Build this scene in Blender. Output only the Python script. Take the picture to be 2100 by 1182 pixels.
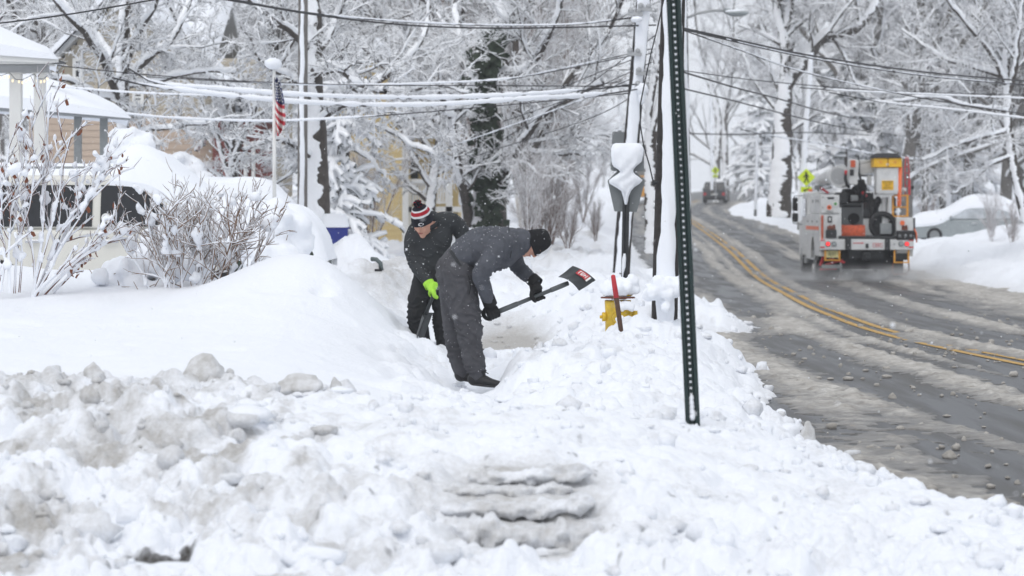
import bpy, bmesh, math, random
import numpy as np
from mathutils import Vector, Matrix

# ---------------------------------------------------------------- camera, sky, sun, exposure
SC = bpy.context.scene
for o in list(bpy.data.objects):
    bpy.data.objects.remove(o, do_unlink=True)
COL = SC.collection
F, HOR, EYE = 5833.0, 435.0, 1.70          # focal length in photo pixels, horizon row, eye height
cam_d = bpy.data.cameras.new('camera')
cam = bpy.data.objects.new('camera', cam_d)
COL.objects.link(cam)
cam.location = (0, 0, EYE)
cam.rotation_euler = (math.radians(90), 0, 0)
cam_d.sensor_width = 36
cam_d.lens = 100
cam_d.shift_y = -(591 - HOR) / 2100
cam_d.clip_start = 0.1
cam_d.clip_end = 4000
cam_d.dof.use_dof = True
cam_d.dof.focus_distance = 25.0
cam_d.dof.aperture_fstop = 3.6
SC.camera = cam

W = bpy.data.worlds.new('World')
SC.world = W
W.use_nodes = True
nt = W.node_tree
nt.nodes.clear()
sky = nt.nodes.new('ShaderNodeTexSky')
sky.sky_type = 'NISHITA'
sky.sun_disc = False
sky.sun_elevation = math.radians(52)
sky.sun_rotation = math.radians(200)
sky.dust_density = 6
ovc = nt.nodes.new('ShaderNodeMix')
ovc.data_type = 'RGBA'
ovc.inputs[0].default_value = 0.9
ovc.inputs[7].default_value = (8.25, 8.6, 9.2, 1)
bg = nt.nodes.new('ShaderNodeBackground')
bg.inputs['Strength'].default_value = 0.098
wo = nt.nodes.new('ShaderNodeOutputWorld')
nt.links.new(sky.outputs[0], ovc.inputs[6])
nt.links.new(ovc.outputs[2], bg.inputs['Color'])
nt.links.new(bg.outputs[0], wo.inputs['Surface'])

sun_d = bpy.data.lights.new('sun', 'SUN')
sun_d.energy = 0.9
sun_d.angle = math.radians(50)
sun_d.color = (1.0, 0.985, 0.96)
sun = bpy.data.objects.new('sun', sun_d)
COL.objects.link(sun)
_e, _r = math.radians(52), math.radians(200)
_s = Vector((math.sin(_r) * math.cos(_e), math.cos(_r) * math.cos(_e), math.sin(_e)))
sun.rotation_euler = _s.to_track_quat('Z', 'Y').to_euler()

SC.view_settings.view_transform = 'Standard'
SC.view_settings.look = 'None'
SC.view_settings.exposure = 0.10
SC.view_settings.gamma = 1.0
SC.view_settings.use_curve_mapping = False
SC.render.engine = 'CYCLES'
SC.cycles.use_denoising = True
SC.cycles.max_bounces = 8
SC.cycles.diffuse_bounces = 4
SC.cycles.glossy_bounces = 3
SC.cycles.transmission_bounces = 3
SC.cycles.volume_bounces = 2
SC.cycles.use_adaptive_sampling = True
SC.cycles.adaptive_threshold = 0.02

# ---------------------------------------------------------------- helpers
def at(px, py, d):
    """the point d metres ahead that the photo shows at (px, py)"""
    return Vector(((px - 1050) * d / F, d, EYE + (HOR - py) * d / F))

def A3(*p):
    return np.array([list(at(*q)) for q in p], float)

ORG = {}
def thing(name, label, cat, loc=(0, 0, 0), group=None):
    o = bpy.data.objects.new(name, None)
    o.empty_display_size = 0.2
    COL.objects.link(o)
    o.location = loc
    ORG[o.name] = Vector(loc)
    o['label'] = label
    o['category'] = cat
    if group:
        o['group'] = group
    return o

def tag(o, label=None, cat=None, group=None, kind=None):
    for k, v in (('label', label), ('category', cat), ('group', group), ('kind', kind)):
        if v:
            o[k] = v
    return o

def link(name, me, mat, parent=None, smooth=None):
    o = bpy.data.objects.new(name, me)
    COL.objects.link(o)
    if mat is not None:
        for m in (mat if isinstance(mat, (list, tuple)) else [mat]):
            me.materials.append(m)
    if smooth is not None:
        me.polygons.foreach_set('use_smooth', np.full(len(me.polygons), smooth))
    if parent is not None:
        o.parent = parent
        r = parent
        while r.parent is not None:
            r = r.parent
        org = ORG.get(r.name, Vector())
        ORG[o.name] = org
        if org.length > 0:
            me.transform(Matrix.Translation(-org))
    return o

def np_mesh(name, V, Q, T=None):
    """mesh out of a vertex array, quads and triangles"""
    me = bpy.data.meshes.new(name)
    V = np.ascontiguousarray(V, np.float32).reshape(-1, 3)
    nq = 0 if Q is None else len(Q)
    ntr = 0 if T is None else len(T)
    me.vertices.add(len(V))
    me.vertices.foreach_set('co', V.ravel())
    me.loops.add(nq * 4 + ntr * 3)
    li = []
    if nq: li.append(np.asarray(Q, np.int32).ravel())
    if ntr: li.append(np.asarray(T, np.int32).ravel())
    me.loops.foreach_set('vertex_index', np.concatenate(li).astype(np.int32))
    me.polygons.add(nq + ntr)
    st = np.concatenate([np.arange(nq) * 4, nq * 4 + np.arange(ntr) * 3]).astype(np.int32)
    me.polygons.foreach_set('loop_start', st)
    me.update(calc_edges=True)
    return me

def add_attr(me, name, vals):
    a = me.attributes.new(name, 'FLOAT', 'POINT')
    a.data.foreach_set('value', np.ascontiguousarray(vals, np.float32).ravel())

# ---- noise
def hsh(ix, iy, seed):
    n = (ix.astype(np.int64) * 374761393 + iy.astype(np.int64) * 668265263 + seed * 1442695041) & 0xffffffff
    n = ((n ^ (n >> 13)) * 1274126177) & 0xffffffff
    n = n ^ (n >> 16)
    return n / 4294967296.0

def vn(x, y, seed=0):
    ix, iy = np.floor(x), np.floor(y)
    fx, fy = x - ix, y - iy
    fx = fx * fx * fx * (fx * (fx * 6 - 15) + 10)
    fy = fy * fy * fy * (fy * (fy * 6 - 15) + 10)
    a, b = hsh(ix, iy, seed), hsh(ix + 1, iy, seed)
    c, d = hsh(ix, iy + 1, seed), hsh(ix + 1, iy + 1, seed)
    return (a + (b - a) * fx) * (1 - fy) + (c + (d - c) * fx) * fy

def fbm(x, y, seed=0, oct=4, gain=0.5):
    s, a, t = 0, 1, 0
    for k in range(oct):
        s = s + a * vn(x * 2 ** k + 17.3 * k, y * 2 ** k - 9.1 * k, seed + k)
        t += a
        a *= gain
    return s / t

def lumps(x, y, size, seed=0, prob=0.7):
    """hemispherical clods of about the given size"""
    X, Y = x / size, y / size
    ix, iy = np.floor(X), np.floor(Y)
    best = np.zeros_like(X)
    for dx in (-1, 0, 1):
        for dy in (-1, 0, 1):
            cx, cy = ix + dx, iy + dy
            h1, h2, h3, h4 = (hsh(cx, cy, seed + k) for k in (1, 2, 3, 4))
            r = 0.3 + 0.5 * h3
            q = 1 - ((X - cx - h1) ** 2 + (Y - cy - h2) ** 2) / (r * r)
            hh = np.sqrt(np.maximum(q, 0)) * r * (h4 < prob)
            best = np.maximum(best, hh)
    return best * size

def sstep(a, b, x):
    t = np.clip((x - a) / (b - a), 0, 1)
    return t * t * (3 - 2 * t)

def curve1(pts):
    """smooth curve through (x, y) points (Catmull-Rom slopes), as a function"""
    xs = np.array([p[0] for p in pts], float)
    ys = np.array([p[1] for p in pts], float)
    m = np.gradient(ys, xs)
    def f(x):
        x = np.clip(np.asarray(x, float), xs[0], xs[-1])
        i = np.clip(np.searchsorted(xs, x) - 1, 0, len(xs) - 2)
        h = xs[i + 1] - xs[i]
        t = (x - xs[i]) / h
        return ((2 * t**3 - 3 * t**2 + 1) * ys[i] + (t**3 - 2 * t**2 + t) * h * m[i]
                + (-2 * t**3 + 3 * t**2) * ys[i + 1] + (t**3 - t**2) * h * m[i + 1])
    return f

# ---- a collector of simple shapes that becomes ONE mesh object
class MB:
    def __init__(s):
        s.v, s.f, s.sm, s.mi = [], [], [], []
        s.m = 0
    def add(s, verts, faces, smooth=False):
        o = len(s.v)
        s.v += [tuple(p) for p in verts]
        for f in faces:
            s.f.append([o + i for i in f])
            s.sm.append(smooth)
            s.mi.append(s.m)
        return s
    def box(s, c, size, rot=None):
        c = Vector(c)
        h = [Vector((x * size[0] / 2, y * size[1] / 2, z * size[2] / 2)) for x in (-1, 1) for y in (-1, 1) for z in (-1, 1)]
        if rot is not None:
            h = [rot @ p for p in h]
        return s.add([c + p for p in h], [(0, 1, 3, 2), (4, 6, 7, 5), (0, 4, 5, 1), (2, 3, 7, 6), (0, 2, 6, 4), (1, 5, 7, 3)])
    def bb(s, x0, x1, y0, y1, z0, z1):
        return s.box(((x0 + x1) / 2, (y0 + y1) / 2, (z0 + z1) / 2), (abs(x1 - x0), abs(y1 - y0), abs(z1 - z0)))
    def bar(s, a, b, w, h=None):
        """rectangular bar from a to b"""
        a, b = Vector(a), Vector(b)
        q = (b - a).to_track_quat('X', 'Z').to_matrix()
        return s.box((a + b) / 2, ((b - a).length, w, h or w), q)
    def tube(s, pts, r, n=8, cap=True, flat=1.0):
        pts = [Vector(p) for p in pts]
        k = len(pts)
        rs = list(r) if isinstance(r, (list, tuple, np.ndarray)) else [r] * k
        V, Fc = [], []
        up = Vector((0.13, 0.21, 0.97))
        for i, p in enumerate(pts):
            t = (pts[min(i + 1, k - 1)] - pts[max(i - 1, 0)]).normalized()
            u = t.cross(up)
            if u.length < 1e-3:
                u = t.cross(Vector((1, 0, 0)))
            u.normalize()
            w = u.cross(t).normalized()
            for j in range(n):
                a = 2 * math.pi * j / n
                V.append(p + (u * math.cos(a) + w * math.sin(a) * flat) * rs[i])
        for i in range(k - 1):
            for j in range(n):
                j2 = (j + 1) % n
                Fc.append((i * n + j, i * n + j2, (i + 1) * n + j2, (i + 1) * n + j))
        s.add(V, Fc, True)
        if cap:
            o = len(s.v) - k * n
            s.f.append([o + j for j in range(n)][::-1]); s.sm.append(False); s.mi.append(s.m)
            s.f.append([o + (k - 1) * n + j for j in range(n)]); s.sm.append(False); s.mi.append(s.m)
        return s
    def disc(s, c, axis, r, h, n=20):
        a = Vector(axis).normalized()
        return s.tube([Vector(c) - a * h / 2, Vector(c) + a * h / 2], r, n)
    def ball(s, c, r, n=10, m=7, seed=None, rough=0.0, low=-1.0):
        c = Vector(c)
        r = Vector(r) if not isinstance(r, (int, float)) else Vector((r, r, r))
        rnd = random.Random(seed)
        V, Fc = [], []
        for i in range(m + 1):
            ph = math.pi * i / m
            for j in range(n):
                th = 2 * math.pi * j / n + (0.5 * i)
                k = 1 + (rnd.uniform(-rough, rough) if rough and 0 < i < m else 0)
                z = max(math.cos(ph), low)
                V.append(c + Vector((math.sin(ph) * math.cos(th) * r.x * k, math.sin(ph) * math.sin(th) * r.y * k, z * r.z * k)))
        for i in range(m):
            for j in range(n):
                j2 = (j + 1) % n
                Fc.append(((i + 1) * n + j, (i + 1) * n + j2, i * n + j2, i * n + j))
        return s.add(V, Fc, True)
    def prism(s, poly, axis, a, b):
        """polygon of 2D points pushed along 'x', 'y' or 'z' from a to b"""
        def P(u, v, w):
            return {'y': (u, w, v), 'x': (w, u, v), 'z': (u, v, w)}[axis]
        n = len(poly)
        V = [P(u, v, a) for u, v in poly] + [P(u, v, b) for u, v in poly]
        Fc = [tuple(range(n)), tuple(range(2 * n - 1, n - 1, -1))]
        Fc += [((i + 1) % n, i, n + i, n + (i + 1) % n) for i in range(n)]
        return s.add(V, Fc)
    def grid(s, P, smooth=True):
        """grid of points P[i][j]"""
        a, b = len(P), len(P[0])
        return s.add([p for row in P for p in row],
                     [(i * b + j, i * b + j + 1, (i + 1) * b + j + 1, (i + 1) * b + j) for i in range(a - 1) for j in range(b - 1)], smooth)
    def build(s, name, mat, parent=None, bevel=0.0, fix=True, seg=2):
        me = bpy.data.meshes.new(name)
        me.from_pydata([tuple(v) for v in s.v], [], s.f)
        me.polygons.foreach_set('use_smooth', s.sm)
        me.polygons.foreach_set('material_index', s.mi)
        if fix:
            bm = bmesh.new()
            bm.from_mesh(me)
            bmesh.ops.recalc_face_normals(bm, faces=bm.faces)
            if bevel:
                es = [e for e in bm.edges if len(e.link_faces) == 2 and e.calc_face_angle(0) > 0.6]
                bmesh.ops.bevel(bm, geom=es, offset=bevel, segments=seg, profile=0.5, affect='EDGES', clamp_overlap=True)
            bm.to_mesh(me)
            bm.free()
        me.update()
        return link(name, me, mat, parent)

# ---- materials
M = {}
def mat(name, col, rough=0.6, var=0.12, scale=6.0, bump=0.0, bscale=40.0, metal=0.0, spec=0.5, emit=None, coords='Object', col2=None, grime=0.0):
    m = bpy.data.materials.new(name)
    m.use_nodes = True
    n, l = m.node_tree.nodes, m.node_tree.links
    b = n['Principled BSDF']
    b.inputs['Roughness'].default_value = rough
    b.inputs['Metallic'].default_value = metal
    b.inputs['Specular IOR Level'].default_value = spec
    tc = n.new('ShaderNodeTexCoord')
    nz = n.new('ShaderNodeTexNoise')
    nz.inputs['Scale'].default_value = scale
    nz.inputs['Detail'].default_value = 5
    nz.inputs['Roughness'].default_value = 0.65
    l.new(tc.outputs[coords], nz.inputs['Vector'])
    cr = n.new('ShaderNodeValToRGB')
    cr.color_ramp.elements[0].position = 0.3
    cr.color_ramp.elements[1].position = 0.7
    c2 = col2 or tuple(min(1, c * (1 + var)) for c in col)
    c1 = tuple(c * (1 - var) for c in col) if col2 is None else col
    cr.color_ramp.elements[0].color = (*c1, 1)
    cr.color_ramp.elements[1].color = (*c2, 1)
    l.new(nz.outputs['Fac'], cr.inputs[0])
    l.new(cr.outputs[0], b.inputs['Base Color'])
    if bump:
        n2 = n.new('ShaderNodeTexNoise')
        n2.inputs['Scale'].default_value = bscale
        n2.inputs['Detail'].default_value = 4
        l.new(tc.outputs[coords], n2.inputs['Vector'])
        bp = n.new('ShaderNodeBump')
        bp.inputs['Strength'].default_value = bump
        bp.inputs['Distance'].default_value = 0.02
        l.new(n2.outputs['Fac'], bp.inputs['Height'])
        l.new(bp.outputs[0], b.inputs['Normal'])
    if emit:
        b.inputs['Emission Color'].default_value = (*emit[:3], 1)
        b.inputs['Emission Strength'].default_value = emit[3]
    M[name] = m
    return m

def snow_mat(name, dirt=False, bump=0.35, bs=30.0, col=(0.86, 0.885, 0.93)):
    m = bpy.data.materials.new(name)
    m.use_nodes = True
    n, l = m.node_tree.nodes, m.node_tree.links
    b = n['Principled BSDF']
    b.inputs['Roughness'].default_value = 0.75
    b.inputs['Specular IOR Level'].default_value = 0.15
    tc = n.new('ShaderNodeTexCoord')
    b.inputs['Base Color'].default_value = (*col, 1)
    if bump:
        bp_in = None
        for sc, st, ds in ((bs, bump, 0.03), (bs * 5, bump * 0.8, 0.008)):
            nz = n.new('ShaderNodeTexNoise')
            nz.inputs['Scale'].default_value = sc
            nz.inputs['Detail'].default_value = 5
            nz.inputs['Roughness'].default_value = 0.6
            l.new(tc.outputs['Object'], nz.inputs['Vector'])
            bp = n.new('ShaderNodeBump')
            bp.inputs['Strength'].default_value = st
            bp.inputs['Distance'].default_value = ds
            l.new(nz.outputs['Fac'], bp.inputs['Height'])
            if bp_in is not None:
                l.new(bp_in.outputs[0], bp.inputs['Normal'])
            bp_in = bp
        l.new(bp_in.outputs[0], b.inputs['Normal'])
    if dirt:
        prev = None
        for nm, c in (('dirt', (0.41, 0.395, 0.37)), ('grit_shade', (0.055, 0.05, 0.045)), ('rough', None)):  # darkest colour serves loose specks and the shade painted into bank cavities
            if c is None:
                continue
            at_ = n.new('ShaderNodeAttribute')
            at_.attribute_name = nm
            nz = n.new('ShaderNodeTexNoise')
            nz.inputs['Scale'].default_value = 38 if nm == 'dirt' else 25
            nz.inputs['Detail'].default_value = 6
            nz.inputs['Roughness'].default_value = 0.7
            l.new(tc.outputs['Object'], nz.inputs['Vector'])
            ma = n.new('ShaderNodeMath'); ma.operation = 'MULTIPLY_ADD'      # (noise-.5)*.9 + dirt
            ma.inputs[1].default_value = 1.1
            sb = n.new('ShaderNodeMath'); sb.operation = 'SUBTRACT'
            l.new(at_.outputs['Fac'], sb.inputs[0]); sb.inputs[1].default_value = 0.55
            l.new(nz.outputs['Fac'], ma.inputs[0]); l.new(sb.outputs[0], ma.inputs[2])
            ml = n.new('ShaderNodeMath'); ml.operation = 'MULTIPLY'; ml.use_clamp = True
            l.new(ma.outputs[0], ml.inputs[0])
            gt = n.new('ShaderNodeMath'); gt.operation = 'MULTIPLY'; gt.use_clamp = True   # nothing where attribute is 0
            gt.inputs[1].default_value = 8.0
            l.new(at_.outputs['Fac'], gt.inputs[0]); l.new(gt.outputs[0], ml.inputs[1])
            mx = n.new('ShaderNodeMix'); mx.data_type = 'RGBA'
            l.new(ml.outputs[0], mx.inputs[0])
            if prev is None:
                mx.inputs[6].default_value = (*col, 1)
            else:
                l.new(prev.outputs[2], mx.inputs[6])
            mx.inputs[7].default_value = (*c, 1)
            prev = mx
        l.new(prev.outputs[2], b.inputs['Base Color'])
    M[name] = m
    return m

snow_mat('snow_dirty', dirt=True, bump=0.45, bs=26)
snow_mat('snow', bump=0.25, bs=14)
snow_mat('snow_plain', bump=0, col=(0.92, 0.935, 0.96))
mat('bark', (0.075, 0.065, 0.058), 0.9, 0.3, 9, 0.6, 30)
mat('bark_red', (0.20, 0.145, 0.125), 0.9, 0.2, 6)
mat('bark_grey', (0.16, 0.15, 0.14), 0.9, 0.25, 6, 0.5, 20)
mat('twig_brown', (0.15, 0.060, 0.038), 0.8, 0.25, 10)
mat('twig_tan', (0.21, 0.125, 0.075), 0.8, 0.25, 10)
mat('leaf_brown', (0.20, 0.065, 0.03), 0.7, 0.3, 20)
mat('evergreen', (0.035, 0.05, 0.035), 0.8, 0.3, 8)
mat('ivy_green', (0.025, 0.038, 0.022), 0.7, 0.4, 8)
mat('black_rubber', (0.018, 0.018, 0.02), 0.7, 0.2, 10)
mat('wire_black', (0.022, 0.022, 0.025), 0.6, 0.2, 5)
mat('pole_wood', (0.028, 0.024, 0.022), 0.9, 0.35, 12, 0.6, 50)
mat('white_paint', (0.76, 0.76, 0.74), 0.45, 0.05, 3)
mat('truck_white', (0.60, 0.61, 0.61), 0.45, 0.2, 2.2)
mat('grey_paint', (0.36, 0.37, 0.38), 0.5, 0.1, 4)
mat('grey_metal', (0.25, 0.265, 0.27), 0.45, 0.1, 6, metal=0.4)
mat('sign_back', (0.175, 0.19, 0.195), 0.6, 0.06, 5)
mat('dark_metal', (0.028, 0.03, 0.032), 0.55, 0.25, 8, metal=0.2)
mat('post_green', (0.005, 0.020, 0.019), 0.45, 0.25, 20, 0.15, 60)
mat('glass_dark', (0.012, 0.014, 0.018), 0.08, 0.1, 3)
mat('yellow', (0.80, 0.46, 0.02), 0.55, 0.12, 5)
mat('hydrant_yellow', (0.60, 0.40, 0.025), 0.55, 0.3, 12, 0.2, 60)
mat('amber', (0.66, 0.30, 0.03), 0.5, 0.15, 6)
mat('orange', (0.80, 0.16, 0.05), 0.5, 0.15, 6)
mat('orange_red', (0.55, 0.10, 0.04), 0.7, 0.35, 14)
mat('red_paint', (0.50, 0.03, 0.04), 0.5, 0.15, 6)
mat('rust', (0.16, 0.05, 0.03), 0.8, 0.35, 14)
mat('lime_sign', (0.62, 0.78, 0.02), 0.5, 0.04, 4)
mat('black_flat', (0.012, 0.012, 0.014), 0.6, 0.1, 4)
mat('tail_red', (0.75, 0.04, 0.04), 0.3, 0.05, 5, emit=(1.0, 0.05, 0.06, 0.9))
mat('lens_grey', (0.30, 0.33, 0.34), 0.25, 0.1, 5)
mat('window_frost', (0.42, 0.45, 0.48), 0.6, 0.3, 3)
mat('warm_lamp', (0.9, 0.75, 0.5), 0.3, 0.05, 5, emit=(1.0, 0.75, 0.4, 2.0))
mat('warm_bulb', (0.8, 0.7, 0.5), 0.3, 0.05, 5, emit=(1.0, 0.8, 0.5, 0.8))
mat('beige_siding', (0.44, 0.39, 0.31), 0.7, 0.06, 2)
mat('peach_siding', (0.50, 0.40, 0.32), 0.7, 0.05, 2)
mat('yellow_siding', (0.66, 0.52, 0.26), 0.7, 0.04, 2)
mat('grey_siding', (0.26, 0.27, 0.27), 0.7, 0.08, 2)
mat('car_white', (0.66, 0.65, 0.60), 0.3, 0.03, 2)
mat('car_dark', (0.045, 0.05, 0.056), 0.3, 0.1, 3)
mat('car_grey', (0.16, 0.17, 0.18), 0.35, 0.1, 3)
mat('chrome', (0.55, 0.56, 0.58), 0.2, 0.05, 4, metal=0.9)
mat('bin_blue', (0.015, 0.03, 0.24), 0.45, 0.12, 4)
mat('bin_grey', (0.10, 0.125, 0.125), 0.5, 0.1, 4)
mat('jacket_grey', (0.072, 0.077, 0.092), 0.85, 0.18, 12, 0.25, 300)
mat('trousers_grey', (0.070, 0.070, 0.078), 0.92, 0.22, 9, 0.35, 260)
mat('jacket_black', (0.020, 0.023, 0.026), 0.75, 0.25, 10, 0.25, 250)
mat('trousers_black', (0.011, 0.012, 0.014), 0.8, 0.25, 10, 0.2, 200)
mat('knit_black', (0.010, 0.010, 0.012), 0.95, 0.4, 60, 0.8, 220)
mat('knit_navy', (0.010, 0.011, 0.020), 0.95, 0.3, 60, 0.8, 220)
mat('knit_red', (0.45, 0.015, 0.03), 0.95, 0.2, 60, 0.8, 220)
mat('knit_white', (0.75, 0.75, 0.77), 0.95, 0.08, 60, 0.8, 220)
mat('glove_black', (0.009, 0.009, 0.010), 0.85, 0.3, 30, 0.4, 200)
mat('glove_lime', (0.38, 0.72, 0.06), 0.8, 0.1, 20, 0.3, 200)
mat('boot_black', (0.008, 0.008, 0.009), 0.5, 0.3, 25, 0.3, 120)
mat('skin', (0.55, 0.30, 0.22), 0.55, 0.12, 25)
mat('lip', (0.36, 0.12, 0.10), 0.5, 0.1, 20)
mat('hair', (0.03, 0.02, 0.015), 0.7, 0.3, 40)
mat('shaft_grey', (0.085, 0.095, 0.10), 0.45, 0.1, 10)
mat('blade_black', (0.016, 0.020, 0.022), 0.4, 0.2, 14)
mat('flag_red', (0.50, 0.02, 0.04), 0.8, 0.08, 6)
mat('flag_blue', (0.02, 0.03, 0.13), 0.8, 0.08, 6)
mat('wood_dark', (0.085, 0.045, 0.028), 0.75, 0.35, 18)
mat('line_yellow', (0.46, 0.27, 0.05), 0.6, 0.3, 7, coords='Object')
mat('line_white', (0.52, 0.47, 0.38), 0.6, 0.2, 7)
# ---------------------------------------------------------------- road and ground
zr = curve1([(0, 0), (30, 0), (55, -.03), (75, -.05), (100, 0.38), (143, 1.06), (233, 2.42), (330, 3.6), (700, 7.0), (1200, 10)])
XC = curve1([(6, 11.5), (12, 9.3), (15, 8.3), (20, 7.2), (25, 6.5), (32, 5.8), (39, 5.36), (49, 5.46), (66, 6.2), (88, 7.2), (143, 9.3), (185, 10.8), (233, 14.6), (300, 21), (400, 31), (700, 60)])
XL = curve1([(6, 16), (12, 9), (14, 4.6), (15, 2.95), (16.4, 2.55), (18.3, 2.45), (21.3, 2.4), (25.9, 2.55), (30, 2.7), (33, 2.75),
             (36, 2.62), (38.5, 2.65), (39.6, 3.2), (48, 3.45), (60, 3.85), (75, 4.25), (88, 4.6), (143, 6.5), (185, 8.0), (233, 11.2), (300, 17), (400, 27), (700, 56)])
XR = curve1([(6, 17), (12, 14), (20, 11.8), (40, 10.1), (56, 10.1), (74, 11.0), (88, 11.0), (143, 12.5), (185, 13.6), (233, 18.7), (300, 25), (400, 35), (700, 64)])

# snow surface left of the road: (px, d, height over the road)
CT = [(-2.5, 8, .06, 0), (0, 8, .06, 0), (2.5, 8, .05, 0),
      (-2.3, 11.8, .2, 0), (-1, 11.8, .16, 0), (.2, 11.8, .14, 0), (1.5, 11.8, .13, 0), (2.6, 11.8, .10, 0)]
def cp(d, *ps):
    for px, z in ps:
        CT.append(((px - 1050) * d / F, d, z, 0))
cp(12.9, (50, .24), (400, .24), (700, .23), (1080, .19), (1500, .18), (2000, .13))
cp(13.5, (50, .43), (400, .42), (700, .42), (1080, .42), (1500, .28), (2000, .15))
cp(14.3, (50, .56), (400, .55), (700, .54), (1080, .56), (1500, .37), (2000, .17))
cp(16.5, (0, .70), (350, .69), (700, .64), (1000, .54), (1425, .50), (1700, .30), (2000, .12))
cp(18.2, (0, .56), (350, .55), (700, .53), (1000, .38), (1300, .42), (1500, .36), (1720, .18))
cp(21, (0, .56), (400, .56), (700, .48), (850, .34), (1000, .25), (1300, .40), (1450, .36), (1600, .2))
cp(24, (0, .72), (400, .70), (650, .64), (800, .44), (900, .24), (985, .15), (1080, .32), (1250, .46), (1400, .38))
cp(27, (0, .90), (250, .92), (450, .94), (650, .92), (800, .58), (880, .36), (1040, .26), (1250, .46), (1400, .42))
cp(30, (-200, 1.13), (0, 1.13), (300, 1.08), (500, .95), (640, .88), (790, .62), (900, .25), (1040, .14), (1280, .44), (1390, .40))
cp(34, (-200, .5), (0, .5), (300, .5), (600, .62), (750, .72), (850, .50), (950, .10), (1040, .08), (1130, .12), (1290, .62), (1400, .46))
cp(40, (-200, .4), (200, .42), (500, .55), (700, .72), (830, .82), (950, .62), (1100, .52), (1290, .62), (1420, .4))
cp(50, (-200, .6), (200, .6), (500, .7), (760, .75), (1000, .62), (1200, .6), (1350, .5))
cp(70, (-200, .9), (300, .9), (700, .85), (1000, .75), (1200, .7), (1320, .4))
cp(100, (-200, 1.2), (500, 1.1), (900, .9), (1150, .7), (1290, .4))
cp(160, (-400, 1.6), (500, 1.2), (1000, .8), (1250, .5))
cp(300, (-400, 2.4), (600, 1.5), (1200, .6))
CT = np.array(CT)
def _uv(x, d):
    return np.stack([x / d * 9.0, np.log(d) * 3.2], -1)
def _phi(r2):
    return 0.5 * r2 * np.log(r2 + 1e-9)
_c = _uv(CT[:, 0], CT[:, 1])
_n = len(CT)
_K = _phi(((_c[:, None] - _c[None]) ** 2).sum(-1)) + 0.006 * np.eye(_n)
_P = np.concatenate([np.ones((_n, 1)), _c], 1)
_S = np.zeros((_n + 3, _n + 3))
_S[:_n, :_n] = _K; _S[:_n, _n:] = _P; _S[_n:, :_n] = _P.T
_w = np.linalg.solve(_S, np.concatenate([CT[:, 2], np.zeros(3)]))
def tps(x, d):
    x = np.clip(x, -d * 0.45, d * 0.45)
    u = _uv(x, np.clip(d, 8, 400)).reshape(-1, 2)
    out = _w[_n] + u @ _w[_n + 1:]
    for k in range(_n):
        out = out + _w[k] * _phi(((u - _c[k]) ** 2).sum(-1))
    return out.reshape(np.shape(x))

# smooth bumps added on top: (px, d, height, half width x, half depth)
BUMPS = [(665, 26.4, .30, .95, 1.5), (560, 26.8, .12, .8, 1.2), (1088, 23.9, .20, .24, .4), (1160, 23.2, .12, .4, .5), (975, 24.0, -.05, .28, .5),
         (1200, 26.5, .10, .5, .8), (1310, 28.5, .16, .35, .7), (1440, 27.8, .12, .25, .8), (1250, 31.8, .24, .55, 1.0), (1350, 33.5, .2, .5, 1.0),
         (740, 36, .30, .7, 2.0), (820, 38.5, .28, .6, 1.5), (1180, 38, .22, .6, 1.6), (1390, 31.0, .10, .3, .6), (1060, 40, .15, 1.2, 1.2),
         (1220, 50, .2, 1.0, 2), (690, 46.2, .36, .42, .7), (740, 46.5, .44, .45, .8), (640, 44.8, .25, .3, .5), (425, 16.4, .06, .35, .5), (1960, 84, .34, 1.5, 3.0), (2100, 80, .42, 1.0, 3), (2085, 96, .4, 1.6, 4)]
PITS = [(318, 12.72, .1, .17, .13), (1395, 12.95, .1, .09, .11), (1335, 12.92, .1, .05, .05),
        (660, 25.6, .10, .09, .12)]
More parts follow.
